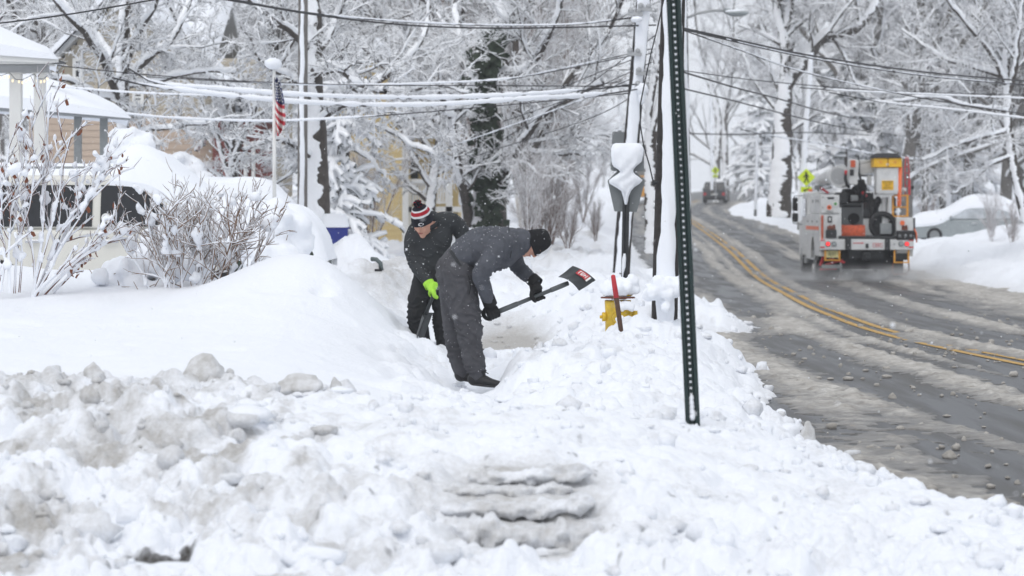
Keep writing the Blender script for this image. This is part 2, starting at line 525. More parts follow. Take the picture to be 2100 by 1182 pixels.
def hsnow(x, d):
    """height, dirt, grit of the snow cover at (x, d)"""
    wx = x + 0.10 * (fbm(x * 3.1, d * 2.1, 5, 3) - 0.5)
    wd = d + 0.16 * (fbm(x * 2.3, d * 2.7, 9, 3) - 0.5)
    base = tps(x, d)
    for px, bd, h, a, b in BUMPS:
        q = ((x - (px - 1050) * bd / F) / a) ** 2 + ((d - bd) / b) ** 2
        base = base + h * np.exp(-q * 1.2)
    u = XL(d) - x + (fbm(x * 1.3, d * 0.9, 21, 4) - 0.5) * 1.0 * sstep(12, 16, d) * (1 - sstep(45, 70, d))
    v = x - XR(d) + (fbm(x * 0.8, d * 0.5, 22, 3) - 0.5) * 0.9
    wl = 0.55 + 0.02 * d
    fl = sstep(-0.1, wl, u)
    right = 0.12 + 0.075 * np.clip(v, 0, 16) + 0.012 * np.clip(v - 16, 0, 200) + 0.12 * np.exp(-((v - 1.6) / 1.2) ** 2)
    for px, bd, h, a, b in BUMPS:
        if px > 1800:
            q = ((x - (px - 1050) * bd / F) / a) ** 2 + ((d - bd) / b) ** 2
            right = right + h * np.exp(-q * 1.2)
    fr = sstep(-0.2, 1.5, v)
    z = -0.10 + fl * (base + 0.10) + fr * (right + 0.10)
    # where the snow has been thrown, ploughed and trodden
    tx = x / d * F + 1050
    fore = 1 - sstep(16.2, 17.6, d + 0.25 * (fbm(x * 2, d, 3, 2) - .5))
    fore_w = fore * (0.4 + 0.6 * sstep(14.6, 12.4, d) + 0.6 * sstep(700, 300, tx) * sstep(12, 13, d))
    fore_w = np.clip(fore_w, 0, 1)
    edge = np.exp(-((u - 0.35) / 0.55) ** 2) * (d < 90) * 0.9
    lawn = sstep(860, 760, tx) * sstep(17.0, 18.5, d) * sstep(33, 29, d)
    work = (1 - lawn) * sstep(17, 18.5, d) * sstep(60, 38, d) * 0.62 * (1 - .85 * np.exp(-(((tx - 965) / 60) ** 2 + ((d - 23.9) / .9) ** 2)))
    piles = sstep(1.6, .2, np.sqrt(((tx - 800) / 75) ** 2 + ((d - 37) / 4.5) ** 2))
    rg = np.clip(np.maximum.reduce([fore_w, edge, work, piles * .9, .9 * sstep(38, 46, d) * sstep(112, 85, d) * sstep(700, 900, tx) * (v < 0), .6 * sstep(-.6, .4, v) * sstep(9, 4, v) * (d < 110)]), 0, 1) * np.clip(fl * 1.6 + fr * .5, 0, 1)
    near = d < 110
    dz = np.zeros_like(z)
    if near.any():
        X, D, R = wx[near], wd[near], rg[near]
        l1 = lumps(X, D, 0.42, 31, .55)
        l2 = lumps(X + .3, D, 0.19, 41, .65)
        l3 = lumps(X, D + .7, 0.085, 51, .7)
        l4 = lumps(X + .1, D + .2, 0.042, 61, .6)
        f1 = fbm(X * 4, D * 4, 71, 5) - .5
        l0 = lumps(X, D * .6, 0.95, 25, .5) * sstep(36, 46, D)
        dz[near] = R * (.35 * l0 + (0.5 - .18 * fore[near]) * l1 + (0.6 - .15 * fore[near]) * l2 + 0.65 * l3 + 0.65 * l4 + 0.13 * f1 - 0.06)
    z = z + dz + (1 - rg) * fl * 0.035 * (fbm(x * .9, d * .7, 81, 4) - .5) * 2
    z = z + (1 - rg) * fl * (d < 40) * .016 * (fbm(x * 5, d * 4, 83, 5, .6) - .5) * 2
    dimple = (1 - rg) * fl * lumps(x, d, 0.55, 91, .16) * 0.10 * (d < 34)
    z = z - dimple
    # ploughed hollow with tyre ledges, front of the bank
    hol = np.exp(-(((tx - 1080) / 175) ** 2) ** 2) * sstep(12.5, 12.75, d) * sstep(14.1, 13.7, d)
    ter = z + .02 * (fbm(x * 5, d * 2, 7, 3) - .5)
    st = 0.10
    fr_ = ter / st - np.floor(ter / st)
    ter = (np.floor(ter / st) + sstep(.0, .35, fr_) * .9 + .1 * fr_) * st
    zs = tps(x, d) * fl + .05 * fbm(x * 4, d * 1.5, 6, 3) - .022
    fr2 = zs / st - np.floor(zs / st)
    zs = (np.floor(zs / st) + sstep(.3, .75, fr2)) * st + .025 * (fbm(x * 14, d * 9, 8, 3) - .5) - .04
    z = z * (1 - hol) + zs * hol
    grit_shade = np.zeros_like(z)
    for px, bd, h, a, b in PITS:
        q = ((wx - (px - 1050) * bd / F) / a) ** 2 + ((wd - bd) / b) ** 2
        g = np.exp(-(q * 1.1) ** 2)
        if bd > 20:
            z = z - h * g
            continue
        # a cavity in the face of the bank: floor level with the ground in front, back wall darkened in colour as the shade of an overhang
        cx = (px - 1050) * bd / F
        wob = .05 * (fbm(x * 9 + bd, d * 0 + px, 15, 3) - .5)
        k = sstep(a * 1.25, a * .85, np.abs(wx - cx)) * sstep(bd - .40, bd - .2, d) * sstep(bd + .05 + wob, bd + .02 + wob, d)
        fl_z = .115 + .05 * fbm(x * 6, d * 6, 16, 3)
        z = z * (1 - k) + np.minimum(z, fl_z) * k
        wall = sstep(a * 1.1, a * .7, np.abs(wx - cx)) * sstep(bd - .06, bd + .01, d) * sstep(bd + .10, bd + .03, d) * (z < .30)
        grit_shade = np.maximum(grit_shade, wall * .95)  # painted shade on the cavity wall, no overhang is modelled
    # dirt
    sp = fbm(x * 5, d * 4, 101, 5, .62)
    sp2 = fbm(x * 1.3, d * 1.1, 111, 4)
    leftness = sstep(1150, 350, tx)
    dirt = fore * np.clip(0.16 + 2.2 * (sp - .50) + 1.3 * (sp2 - .5), 0, .8) * (.22 + .85 * leftness)
    crest = np.exp(-((d - 16.6) / .6) ** 2) * sstep(850, 500, tx)
    dirt = np.maximum(dirt, crest * np.clip(.5 + 1.5 * (sp - .5), 0, .8))
    dirt = np.maximum(dirt, hol * (.60 + .7 * (sp - .45)))
    rim = np.exp(-((u + 0.05) / (0.16 + .006 * d)) ** 2)
    dirt = np.maximum(dirt, rim * (.5 + sp * .5))
    dirt = np.maximum(dirt, sstep(.25, -.05, u) * sstep(-3, -1, v) * 0.0 + np.exp(-((v + .1) / .7) ** 2) * (.35 + .5 * sp) * (d < 120))
    dirt = np.maximum(dirt, piles * np.clip(.55 + 1.2 * (sp - .5), 0, .85))
    apron = sstep(1.2, .5, np.sqrt(((tx - 1045) / 95) ** 2 + ((d - 34.0) / 3.2) ** 2))
    dirt = np.maximum(dirt, apron * .95)
    for px, bd, a, b in ((1178, 66, 55, 3.5), (1215, 96, 22, 4.0), (1130, 52, 60, 2.0), (1085, 44, 40, 1.5)):
        q = ((tx - px) / a) ** 2 + ((d - bd) / b) ** 2
        dirt = np.maximum(dirt, np.exp(-q) * np.clip(.75 + 1.6 * (sp - .5), 0, .9))
    dirt = np.maximum(dirt, work * np.clip(1.6 * (sp - .56), 0, .35))
    z = z * (1 - apron * .6) + apron * .6 * (.085 + .012 * (sp - .5))
    grit_shade = np.maximum(grit_shade, (fore + work * .3) * np.clip((fbm(x * 17, d * 14, 131, 3) - .80) * 7, 0, .5))
    return z + zr(d), np.clip(dirt, 0, 1), grit_shade

def ground_z(x, d):
    return float(hsnow(np.array([float(x)]), np.array([float(d)]))[0][0])

def gz_many(x, d):
    return hsnow(np.asarray(x, float), np.asarray(d, float))[0]

def fan(ds, ts):
    D, T = np.meshgrid(np.array(ds), np.array(ts), indexing='ij')
    return D * T, D
def gridq(a, b):
    i = np.arange(a * b).reshape(a, b)
    return np.stack([i[:-1, :-1], i[:-1, 1:], i[1:, 1:], i[1:, :-1]], -1).reshape(-1, 4)

ds = np.concatenate([np.arange(5, 11.4, .12), np.arange(11.4, 14.4, .0145), np.arange(14.4, 17.4, .026), np.arange(17.4, 26, .055),
                     np.arange(26, 46, .19), np.arange(46, 110, .42), np.arange(110, 120, 1.2), np.geomspace(120, 700, 60)])
ts = np.concatenate([-np.geomspace(2.6, .215, 26), np.linspace(-.198, .198, 450), np.geomspace(.215, 2.6, 26)])
GX, GD = fan(ds, ts)
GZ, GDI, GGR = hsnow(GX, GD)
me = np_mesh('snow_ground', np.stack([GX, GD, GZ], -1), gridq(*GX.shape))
add_attr(me, 'dirt', GDI); add_attr(me, 'grit_shade', GGR)
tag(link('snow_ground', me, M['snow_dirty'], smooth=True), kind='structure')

bp_ = MB().add([(-1100, -90, -.55), (1100, -90, -.55), (1100, 1150, -.55), (-1100, 1150, -.55)], [(0, 1, 2, 3)])
tag(bp_.build('ground', M['snow_plain']), kind='structure')

# wet asphalt
m = mat('asphalt', (0.030, 0.031, 0.034), 0.5, 0.3, 1.2, 0.25, 45, spec=.5)
n, l = m.node_tree.nodes, m.node_tree.links
b = n['Principled BSDF']
tc = [q for q in n if q.type == 'TEX_COORD'][0]
nz = n.new('ShaderNodeTexNoise'); nz.inputs['Scale'].default_value = 1.6; nz.inputs['Detail'].default_value = 7
mp = n.new('ShaderNodeMapping'); mp.inputs['Scale'].default_value = (1.8, .14, 1)
l.new(tc.outputs['Object'], mp.inputs[0]); l.new(mp.outputs[0], nz.inputs['Vector'])
cr = n.new('ShaderNodeValToRGB')
cr.color_ramp.elements[0].position = .42; cr.color_ramp.elements[0].color = (0, 0, 0, 1)
cr.color_ramp.elements[1].position = .72; cr.color_ramp.elements[1].color = (1, 1, 1, 1)
l.new(nz.outputs['Fac'], cr.inputs[0])
old = b.inputs['Base Color'].links[0].from_socket
mx = n.new('ShaderNodeMix'); mx.data_type = 'RGBA'
l.new(cr.outputs[0], mx.inputs[0]); l.new(old, mx.inputs[6]); mx.inputs[7].default_value = (0.095, 0.092, 0.086, 1)
l.new(mx.outputs[2], b.inputs['Base Color'])
mr = n.new('ShaderNodeMapRange'); mr.inputs[3].default_value = .34; mr.inputs[4].default_value = .7
l.new(cr.outputs[0], mr.inputs[0]); l.new(mr.outputs[0], b.inputs['Roughness'])

rd = np.concatenate([np.arange(6, 120, .4), np.arange(120, 240, 1.5), np.geomspace(240, 700, 30)])
cross = np.linspace(0, 1, 9)
xl, xr = XL(rd) - 3.2, XR(rd) + 2.2
RX = xl[:, None] + (xr - xl)[:, None] * cross[None]
RD = np.repeat(rd[:, None], 9, 1)
me = np_mesh('road', np.stack([RX, RD, zr(RD) - .004], -1), gridq(*RX.shape))
tag(link('road', me, M['asphalt'], smooth=True), kind='structure')

def stripe(name, off, w, d0, d1, mt, path=XC, gaps=None):
    q = np.arange(d0, d1, .5 if d1 < 80 else 1.0)
    c = path(q) + off
    P = np.stack([np.stack([c - w / 2, q, zr(q) + .004], -1), np.stack([c + w / 2, q, zr(q) + .004], -1)], 1)
    me = np_mesh(name, P, gridq(len(q), 2))
    return tag(link(name, me, mt), kind='structure')
stripe('centre_line', -.13, .12, 12, 260, M['line_yellow'])
stripe('centre_line', .13, .12, 12, 260, M['line_yellow'])
edge_path = curve1([(25, 2.95), (29, 2.88), (33, 2.86), (38.3, 2.95)])
stripe('edge_line', 0, .11, 26.5, 38.2, M['line_white'], edge_path)

# slush lying on the road: real ridges, bare where the tyres ran
def smat():
    m = mat('slush', (0.29, 0.268, 0.238), 0.6, 0.2, 4, 0.5, 35, col2=(0.56, 0.54, 0.505), spec=.25)
    n, l = m.node_tree.nodes, m.node_tree.links
    b = n['Principled BSDF']
    old = b.inputs['Base Color'].links[0].from_socket
    a = n.new('ShaderNodeAttribute'); a.attribute_name = 'thick'
    tc = n.new('ShaderNodeTexCoord')
    nz = n.new('ShaderNodeTexNoise'); nz.inputs['Scale'].default_value = 17; nz.inputs['Detail'].default_value = 7; nz.inputs['Roughness'].default_value = .75
    l.new(tc.outputs['Object'], nz.inputs['Vector'])
    m1 = n.new('ShaderNodeMath'); m1.operation = 'MULTIPLY_ADD'; m1.inputs[1].default_value = 1.5; m1.use_clamp = True
    m0 = n.new('ShaderNodeMath'); m0.operation = 'SUBTRACT'; m0.inputs[1].default_value = .62
    l.new(a.outputs['Fac'], m0.inputs[0]); l.new(nz.outputs['Fac'], m1.inputs[0]); l.new(m0.outputs[0], m1.inputs[2])
    mx = n.new('ShaderNodeMix'); mx.data_type = 'RGBA'
    l.new(m1.outputs[0], mx.inputs[0]); mx.inputs[6].default_value = (.040, .040, .041, 1); l.new(old, mx.inputs[7])
    l.new(mx.outputs[2], b.inputs['Base Color'])
    mr = n.new('ShaderNodeMapRange'); mr.inputs[3].default_value = .3; mr.inputs[4].default_value = .7
    l.new(m1.outputs[0], mr.inputs[0]); l.new(mr.outputs[0], b.inputs['Roughness'])
    return m
smat()
sd = np.concatenate([np.arange(15, 40, .075), np.arange(40, 80, .22), np.arange(80, 250, 1.5)])
sc_ = np.linspace(0, 1, 190)
tb = curve1([(14, -2.3), (20, -1.95), (28, -1.66), (32, -1.5), (40, -1.1), (48, -.84), (88, -.92), (143, -1.05), (260, -1.1)])
xl, xr = XL(sd) - .8, XR(sd) + 1.0
SX = xl[:, None] + (xr - xl)[:, None] * sc_[None]
SD = np.repeat(sd[:, None], len(sc_), 1)
t = SX - XC(SD)
B = tb(SD)
def gs(c, w):
    return np.exp(-((t - c) / w) ** 2)
lw = .30 + .008 * np.clip(40 - SD, 0, 20)
cov = .95 * gs(B, lw) + .8 * gs(B * .55, .15) * sstep(24, 34, SD) + .85 * gs(.52, .30) + .38 * gs(0, .34) + .75 * gs(1.9, .42) + .65 * gs(3.3, .7) + 1.1 * sstep(3.3, 4.4, t)
cov = cov + .6 * np.exp(-((SX - XL(SD) - .1) / .55) ** 2) + .12 * np.exp(-((SX - XL(SD) - .7) / .7) ** 2) * sstep(34, 24, SD) + .5 * gs(B - 1.55, .3) * sstep(50, 38, SD)
cov = cov + .05 * sstep(34, 20, SD) * sstep(-4.6, -2.8, t) * sstep(-1.6, -2.4, t)
nz_ = .6 * fbm(t * 2.6, SD * .16, 201, 5, .6) + .4 * fbm(SX * 2.4, SD * .8, 205, 5, .6)
nz2 = fbm(SX * 7, SD * 4, 211, 4, .6)
thk = cov + 1.5 * (nz_ - .5) + .55 * (nz2 - .5) - .60
h = np.clip(thk, -.5, .9) * .035
ck = lumps(SX, SD, .16, 221, .5) * .28 + lumps(SX + .4, SD, .075, 231, .55) * .34
h = h + ck * sstep(-.12, .35, thk) * (1.0 - .5 * sstep(40, 90, SD)) - .002
h = np.where(thk < -.14, -.05, np.maximum(h, .0025 + .006 * (thk > 0)))
me = np_mesh('road_slush', np.stack([SX, SD, zr(SD) + h], -1), gridq(*SX.shape))
add_attr(me, 'thick', np.clip(thk * 1.5 + .30, -.3, 1.2))
tag(link('road_slush', me, M['slush'], smooth=True), kind='stuff')

# loose clods: thrown snow lying on the banks and bits of slush on the road
rng = np.random.default_rng(7)
def ico():
    bm = bmesh.new()
    bmesh.ops.create_icosphere(bm, subdivisions=2, radius=1.0)
    V = np.array([v.co[:] for v in bm.verts]); T = np.array([[v.index for v in f.verts] for f in bm.faces])
    bm.free()
    return V, T
ICV, ICT = ico()
def clods(name, X, D, S, Z, mt, sink=.25, seed=1, attr=None):
    r = np.random.default_rng(seed)
    n = len(X)
    sc = S[:, None] * r.uniform(.65, 1.25, (n, 3)) * np.array([1, 1, .8])
    V = np.repeat(ICV[None], n, 0)
    k = np.zeros((n, len(ICV)))
    for f in (1.7, 3.4):
        ph = r.uniform(0, 6.28, (n, 1, 3))
        k += (np.sin(V * f * 1.9 + ph).sum(-1)) * (.16 / (f / 1.7))
    V = V * (1 + k)[..., None] * sc[:, None]
    a = r.uniform(0, 6.28, n)
    c, s_ = np.cos(a)[:, None], np.sin(a)[:, None]
    V = np.stack([V[..., 0] * c - V[..., 1] * s_, V[..., 0] * s_ + V[..., 1] * c, V[..., 2]], -1)
    V += np.stack([X, D, Z + S * (.8 - sink * 2)], -1)[:, None]
    T = (ICT[None] + (np.arange(n) * len(ICV))[:, None, None]).reshape(-1, 3)
    me = np_mesh(name, V, None, T)
    if attr is not None:
        add_attr(me, 'dirt', np.repeat(attr, len(ICV)))
        add_attr(me, 'grit_shade', np.zeros(n * len(ICV)))
    return link(name, me, mt, smooth=True)
n1 = 520
D1 = 11.6 + 5.6 * rng.random(n1) ** .9
X1 = (rng.random(n1) * 2 - 1) * .2 * D1
n2 = 750
D2 = 14.5 + 34 * rng.random(n2) ** 1.5
X2 = XL(D2) - np.abs(rng.normal(0, .5, n2)) + .25
n3 = 300
D3 = 20 + 18 * rng.random(n3)
X3 = rng.uniform(-.02, .055, n3) * D3
X_, D_ = np.concatenate([X1, X2, X3]), np.concatenate([D1, D2, D3])
S_ = rng.lognormal(-3.55, .5, len(X_)).clip(.012, .085)
Z_, DI_, _g = hsnow(X_, D_)
k = ((Z_ - zr(D_)) > -.02) & ~((np.abs(X_ - .07) < .42) & (D_ > 12.4) & (D_ < 14.2))
o = clods('snow_clods', X_[k], D_[k], S_[k], Z_[k], M['snow_dirty'], .3, 3, np.clip(DI_[k] * .9 + rng.normal(0, .12, k.sum()), 0, .8))
tag(o, kind='stuff')
n4 = 520
D4 = 16 + 34 * rng.random(n4) ** 1.3
U4 = rng.random(n4) ** 1.3
X4 = XL(D4) + U4 * 4.5
S4 = rng.lognormal(-3.9, .45, n4).clip(.01, .06)
o = clods('slush_clods', X4, D4, S4, zr(D4), M['slush'], .3, 5)
add_attr(o.data, 'thick', np.full(len(o.data.vertices), .8))
tag(o, kind='stuff')

# the biggest dirty blocks along the crest of the bank
mat('snow_grey', (0.44, 0.43, 0.41), 0.8, 0.2, 12, 0.5, 40, col2=(0.74, 0.75, 0.77), spec=.15)
def chunk(px, py, d, w, h, label, seed):
    r = random.Random(seed)
    c = at(px, py, d)
    bm = bmesh.new()
    bmesh.ops.create_icosphere(bm, subdivisions=3, radius=1)
    pl = [(Vector((r.uniform(-1, 1), r.uniform(-1, 1), r.uniform(-.6, 1))).normalized(), r.uniform(.55, .85)) for _ in range(11)]
    for v in bm.verts:
        p = v.co.copy()
        for nn, k in pl:
            q = p.dot(nn)
            if q > k:
                p -= nn * (q - k) * .9
        p *= 1 + .07 * math.sin(p.x * 9 + seed) * math.sin(p.y * 8) + .05 * math.sin(p.z * 15 + seed)
        v.co = (p.x * w / 2 * 1.25, p.y * w / 2, p.z * h / 2 * 1.3)
    me = bpy.data.meshes.new('snow_chunk')
    bm.to_mesh(me); bm.free()
    o = link('snow_chunk', me, M['snow_grey'], smooth=True)
    o.location = (c.x, c.y, c.z)
    tag(o, label, 'snow chunk', 'dirty snow chunks on the crest of the bank')
chunk(424, 775, 16.5, .25, .24, 'largest pale grey snow block sitting on the crest of the dirty bank', 3)
chunk(196, 772, 16.5, .12, .13, 'pointed grey snow chunk on the bank crest left of the largest block', 5)
chunk(124, 784, 16.5, .11, .10, 'rounded brownish snow chunk on the bank crest, farthest left', 8)
chunk(346, 788, 16.5, .09, .14, 'narrow upright dirty chunk just left of the largest snow block', 13)
chunk(318, 797, 16.4, .10, .09, 'low dark chunk leaning beside the narrow upright one', 17)
chunk(610, 796, 16.4, .24, .14, 'wide low white snow lump on the crest right of the largest block', 21)
chunk(690, 795, 16.6, .06, .11, 'small thin grey snow shard at the right end of the crest', 27)
chunk(1655, 905, 19.0, .11, .20, 'smooth upright snow slab near the road edge below the green post', 31)

# packed ridges left by a tyre in the hollow of the bank
def ridge(label, pts, th, seed):
    r = np.random.default_rng(seed)
    q = np.array([list(at(px, py, np.interp(py, [930, 1140], [13.95, 12.72]))) for px, py in pts])
    s = np.linspace(0, len(pts) - 1, 60)
    P = np.stack([np.interp(s, np.arange(len(pts)), q[:, i]) for i in range(3)], -1)
    k = np.ones(7) / 7
    for i in range(3):
        P[:, i] = np.convolve(np.pad(P[:, i], 3, mode='edge'), k, 'valid')
    h = th * 13.2 / F
    rows = []
    for i, p in enumerate(P):
        e = min(1, min(i, 59 - i) / 7) ** .5
        n1 = 1 + .55 * (float(fbm(np.array([p[0] * 9.]), np.array([float(seed)]), seed, 4)[0]) - .5) * 2
        row = []
        for j in range(15):
            a = -1.15 + 4.3 * j / 14            # from under the front lip, over the top, down the back
            rr = h * e * n1 * (1 + .9 * (float(vn(np.array([p[0] * 22.]), np.array([j * .55]), seed)[0]) - .5) + .4 * (float(vn(np.array([p[0] * 60.]), np.array([j * .9]), seed + 3)[0]) - .5))
            yy = -math.cos(a) * rr * 1.9 if a < 1.57 else -math.cos(a) * rr * 3.2
            row.append((p[0], p[1] + yy, p[2] + math.sin(a) * rr * 1.05))
        rows.append(row)
    me = MB().grid(rows)
    o = me.build('snow_ridge', M['snow_dirty'], None, fix=False)
    V = np.array(rows).reshape(-1, 3)
    add_attr(o.data, 'dirt', np.clip(.38 + .9 * (fbm(V[:, 0] * 8, V[:, 1] * 4 + V[:, 2] * 10, 3, 4) - .5), 0, .7)); add_attr(o.data, 'grit_shade', np.zeros(len(V)))
    tag(o, label, 'snow ridge', 'tyre-pressed ridges in the front of the bank')
ridge('uppermost tyre-pressed grey ridge, just under the dark scar of the bank', [(955, 978), (1010, 985), (1080, 982), (1150, 975), (1220, 968)], 14, 3)
ridge('second tyre-pressed ridge from the top, short and flat', [(900, 1010), (960, 1008), (1040, 1012), (1110, 1008), (1180, 1004)], 12, 4)
ridge('middle tyre-pressed ridge, broken and curving up at its left end', [(885, 1038), (940, 1046), (1010, 1044), (1090, 1050), (1170, 1040), (1225, 1030)], 17, 5)
ridge('widest and thickest tyre-pressed ridge, pale and smooth', [(905, 1078), (960, 1094), (1030, 1100), (1110, 1106), (1190, 1102), (1250, 1086)], 27, 7)
ridge('lowest tyre-pressed ridge, half sunk in loose snow', [(950, 1124), (1020, 1134), (1100, 1138), (1180, 1134)], 10, 8)
# ---------------------------------------------------------------- snow-laden trees
def nrm(v):
    return v / (np.linalg.norm(v, axis=-1, keepdims=True) + 1e-9)

def resample(pts, K):
    p = np.asarray(pts, float)
    s = np.concatenate([[0], np.cumsum(np.linalg.norm(np.diff(p, axis=0), axis=1))])
    # Catmull-Rom like smoothing through a cubic curve per axis
    q = np.linspace(0, s[-1], K + 1)
    if len(p) > 2:
        return np.stack([curve1(list(zip(s, p[:, i])))(q) for i in range(3)], -1)
    return np.stack([np.interp(q, s, p[:, i]) for i in range(3)], -1)

def sprout(P, R, n, ratio, ang, rr, K, rng, droop=0., up=0., tmin=.25, wig=.16, angs=.25, flat=0., rmin=.004):
    """n children on each parent branch: polylines (N*n, K+1, 3) and radii"""
    N, k1 = P.shape[:2]
    seg = np.linalg.norm(np.diff(P, axis=1), axis=-1)
    L = seg.sum(1)
    t = tmin + (1 - tmin) * ((np.arange(n)[None] + rng.random((N, n))) / n)
    f = t * (k1 - 1)
    i = np.minimum(f.astype(int), k1 - 2)
    w = (f - i)[..., None]
    ar = np.arange(N)[:, None]
    p0 = P[ar, i] * (1 - w) + P[ar, i + 1] * w
    tan = nrm(P[ar, i + 1] - P[ar, i])
    r0 = (R[ar, i] * (1 - w[..., 0]) + R[ar, i + 1] * w[..., 0])
    rv = rng.normal(size=tan.shape)
    rv[..., 2] *= (1 - flat)
    perp = nrm(rv - (rv * tan).sum(-1, keepdims=True) * tan)
    a = ang + rng.normal(0, angs, (N, n))
    d = tan * np.cos(a)[..., None] + perp * np.sin(a)[..., None]
    d[..., 2] += up
    d = nrm(d).reshape(-1, 3)
    ln = (L[:, None] * ratio * rng.uniform(.55, 1.25, (N, n)) * (1.2 - .6 * t)).reshape(-1)
    rc = np.maximum(r0 * rr, rmin).reshape(-1)
    Q = np.zeros((N * n, K + 1, 3))
    Q[:, 0] = p0.reshape(-1, 3)
    for k in range(K):
        Q[:, k + 1] = Q[:, k] + d * (ln / K)[:, None]
        d = d + rng.normal(0, wig, d.shape)
        d[:, 2] += droop
        d = nrm(d)
    RR = rc[:, None] * np.linspace(1, .42, K + 1)[None]
    return Q, RR

def tubes(P, R, S, off=None):
    """tube mesh arrays round polylines"""
    N, k1 = P.shape[:2]
    T = np.zeros_like(P)
    T[:, 1:-1] = P[:, 2:] - P[:, :-2]
    T[:, 0] = P[:, 1] - P[:, 0]
    T[:, -1] = P[:, -1] - P[:, -2]
    T = nrm(T)
    ref = np.where(np.abs(T[..., 2:3]) > .9, np.array([1., 0, 0]), np.array([0, 0, 1.]))
    U = nrm(np.cross(T, ref))
    V_ = np.cross(T, U)
    a = 2 * np.pi * np.arange(S) / S + .5
    C = P if off is None else P + off
    V = C[:, :, None] + (U[:, :, None] * np.cos(a)[:, None] + V_[:, :, None] * np.sin(a)[:, None]) * R[:, :, None, None]
    i = np.arange(N * k1 * S).reshape(N, k1, S)
    j = np.roll(i, -1, axis=2)
    Q = np.stack([i[:, :-1], j[:, :-1], j[:, 1:], i[:, 1:]], -1).reshape(-1, 4)
    return V.reshape(-1, 3), Q

WIND = np.array([0.1, -0.5, 0.85]); WIND /= np.linalg.norm(WIND)
def snow_on(P, R, S, ts, rng, gap=.12, vert=.35):
    """a roll of snow on the upper, windward side of each branch"""
    T = np.zeros_like(P)
    T[:, 1:-1] = P[:, 2:] - P[:, :-2]
    T[:, 0] = P[:, 1] - P[:, 0]
    T[:, -1] = P[:, -1] - P[:, -2]
    T = nrm(T)
    hz = np.sqrt(np.clip(1 - T[..., 2] ** 2, 0, 1))
    w = WIND - (T @ WIND)[..., None] * T
    w = nrm(w)
    amt = vert + (1 - vert) * hz
    r = (R * .82 + ts * amt) * rng.uniform(.65, 1.3, R.shape)
    r = np.where(rng.random(R.shape) < gap, r * .35, r)
    off = w * (R * .55 + ts * amt * .55)[..., None]
    return tubes(P, r, S, off)

BLOW = np.array([-0.42, -0.8, 0.42]); BLOW /= np.linalg.norm(BLOW)
def trunk_snow(pts, r0, r1, rng, half=.85, th=.02):
    """ragged sheet of snow stuck to the windward side of a trunk or limb"""
    K = 110
    P = resample(pts, K); R = np.linspace(r0, r1, K + 1)
    T = np.gradient(P, axis=0); T = nrm(T)
    hz = np.sqrt(np.clip(1 - T[:, 2] ** 2, 0, 1))[:, None]
    c = nrm(BLOW * (1 - hz) + np.array([-.05, -.35, .95]) * hz)
    w = nrm(c - (c * T).sum(1, keepdims=True) * T)
    u = np.cross(T, w)
    s = np.concatenate([[0], np.cumsum(np.linalg.norm(np.diff(P, axis=0), axis=1))])
    z0 = np.zeros(K + 1); ph = rng.uniform(0, 99, 3)
    nse = lambda k: (fbm(s * 1.7 + ph[k], z0 + k, 3, 5, .75) - .5) + .16 * (vn(s * 26 + ph[k], z0 + k, 7) - .5) + .16 * (vn(s * 61 + ph[k], z0 + k, 8) - .5)
    h0 = np.clip(half + hz[:, 0] * .25 + 2.2 * nse(0), .05, 1.7); h1 = np.clip(half + hz[:, 0] * .25 + 2.2 * nse(1), .05, 1.7)
    j = np.linspace(-1, 1, 9)
    ang = np.where(j[None] < 0, j[None] * h0[:, None], j[None] * h1[:, None])
    k = np.sqrt(1 - j ** 2)[None]
    t2 = (th * (1 + 2.0 * hz[:, 0]) * (1 + 1.6 * nse(2)))[:, None]
    rr = R[:, None] * 1.0 - .006 - .004 * (k < .01) + (t2 + .006) * k
    V = P[:, None] + (w[:, None] * np.cos(ang)[..., None] + u[:, None] * np.sin(ang)[..., None]) * rr[..., None]
    i = np.arange((K + 1) * 9).reshape(K + 1, 9)
    Q = np.stack([i[:-1, :-1], i[:-1, 1:], i[1:, 1:], i[1:, :-1]], -1).reshape(-1, 4)
    return V.reshape(-1, 3), Q

def snow_mass(name, balls, vox, parent, mt='snow', disp=.25, seed=0, fr=9.0):
    """many overlapping lumps of snow fused into one soft mass"""
    mb = MB()
    for k, (c, r) in enumerate(balls):
        mb.ball(c, r, 10, 7, k + seed, .08)
    me = bpy.data.meshes.new(name)
    me.from_pydata(mb.v, [], mb.f)
    ob = bpy.data.objects.new(name, me); COL.objects.link(ob)
    m_ = ob.modifiers.new('r', 'REMESH'); m_.mode = 'VOXEL'; m_.voxel_size = vox
    s_ = ob.modifiers.new('s', 'SMOOTH'); s_.iterations = 3; s_.factor = .5
    dg = bpy.context.evaluated_depsgraph_get(); dg.update()
    out = bpy.data.meshes.new_from_object(ob.evaluated_get(dg))
    bpy.data.objects.remove(ob); out.name = name
    n_ = len(out.vertices)
    co = np.zeros(n_ * 3, np.float32); out.vertices.foreach_get('co', co); co = co.reshape(-1, 3)
    no = np.zeros(n_ * 3, np.float32); out.vertices.foreach_get('normal', no); no = no.reshape(-1, 3)
    f = fr
    q = fbm(co[:, 0] * f + co[:, 1] * f * .7, co[:, 2] * f - co[:, 1] * f * .5, seed, 4) - .5
    q += .5 * (fbm(co[:, 0] * f * 3 - co[:, 1] * f, co[:, 2] * f * 3 + co[:, 1] * f, seed + 9, 3) - .5)
    co = co + no * (q * disp * vox * 4)[:, None]
    out.vertices.foreach_set('co', co.ravel()); out.update()
    return link(name, out, M[mt], parent, smooth=True)

def join(parts):
    V, Q, o = [], [], 0
    for v, q in parts:
        V.append(v); Q.append(q + o); o += len(v)
    return np.concatenate(V), np.concatenate(Q)

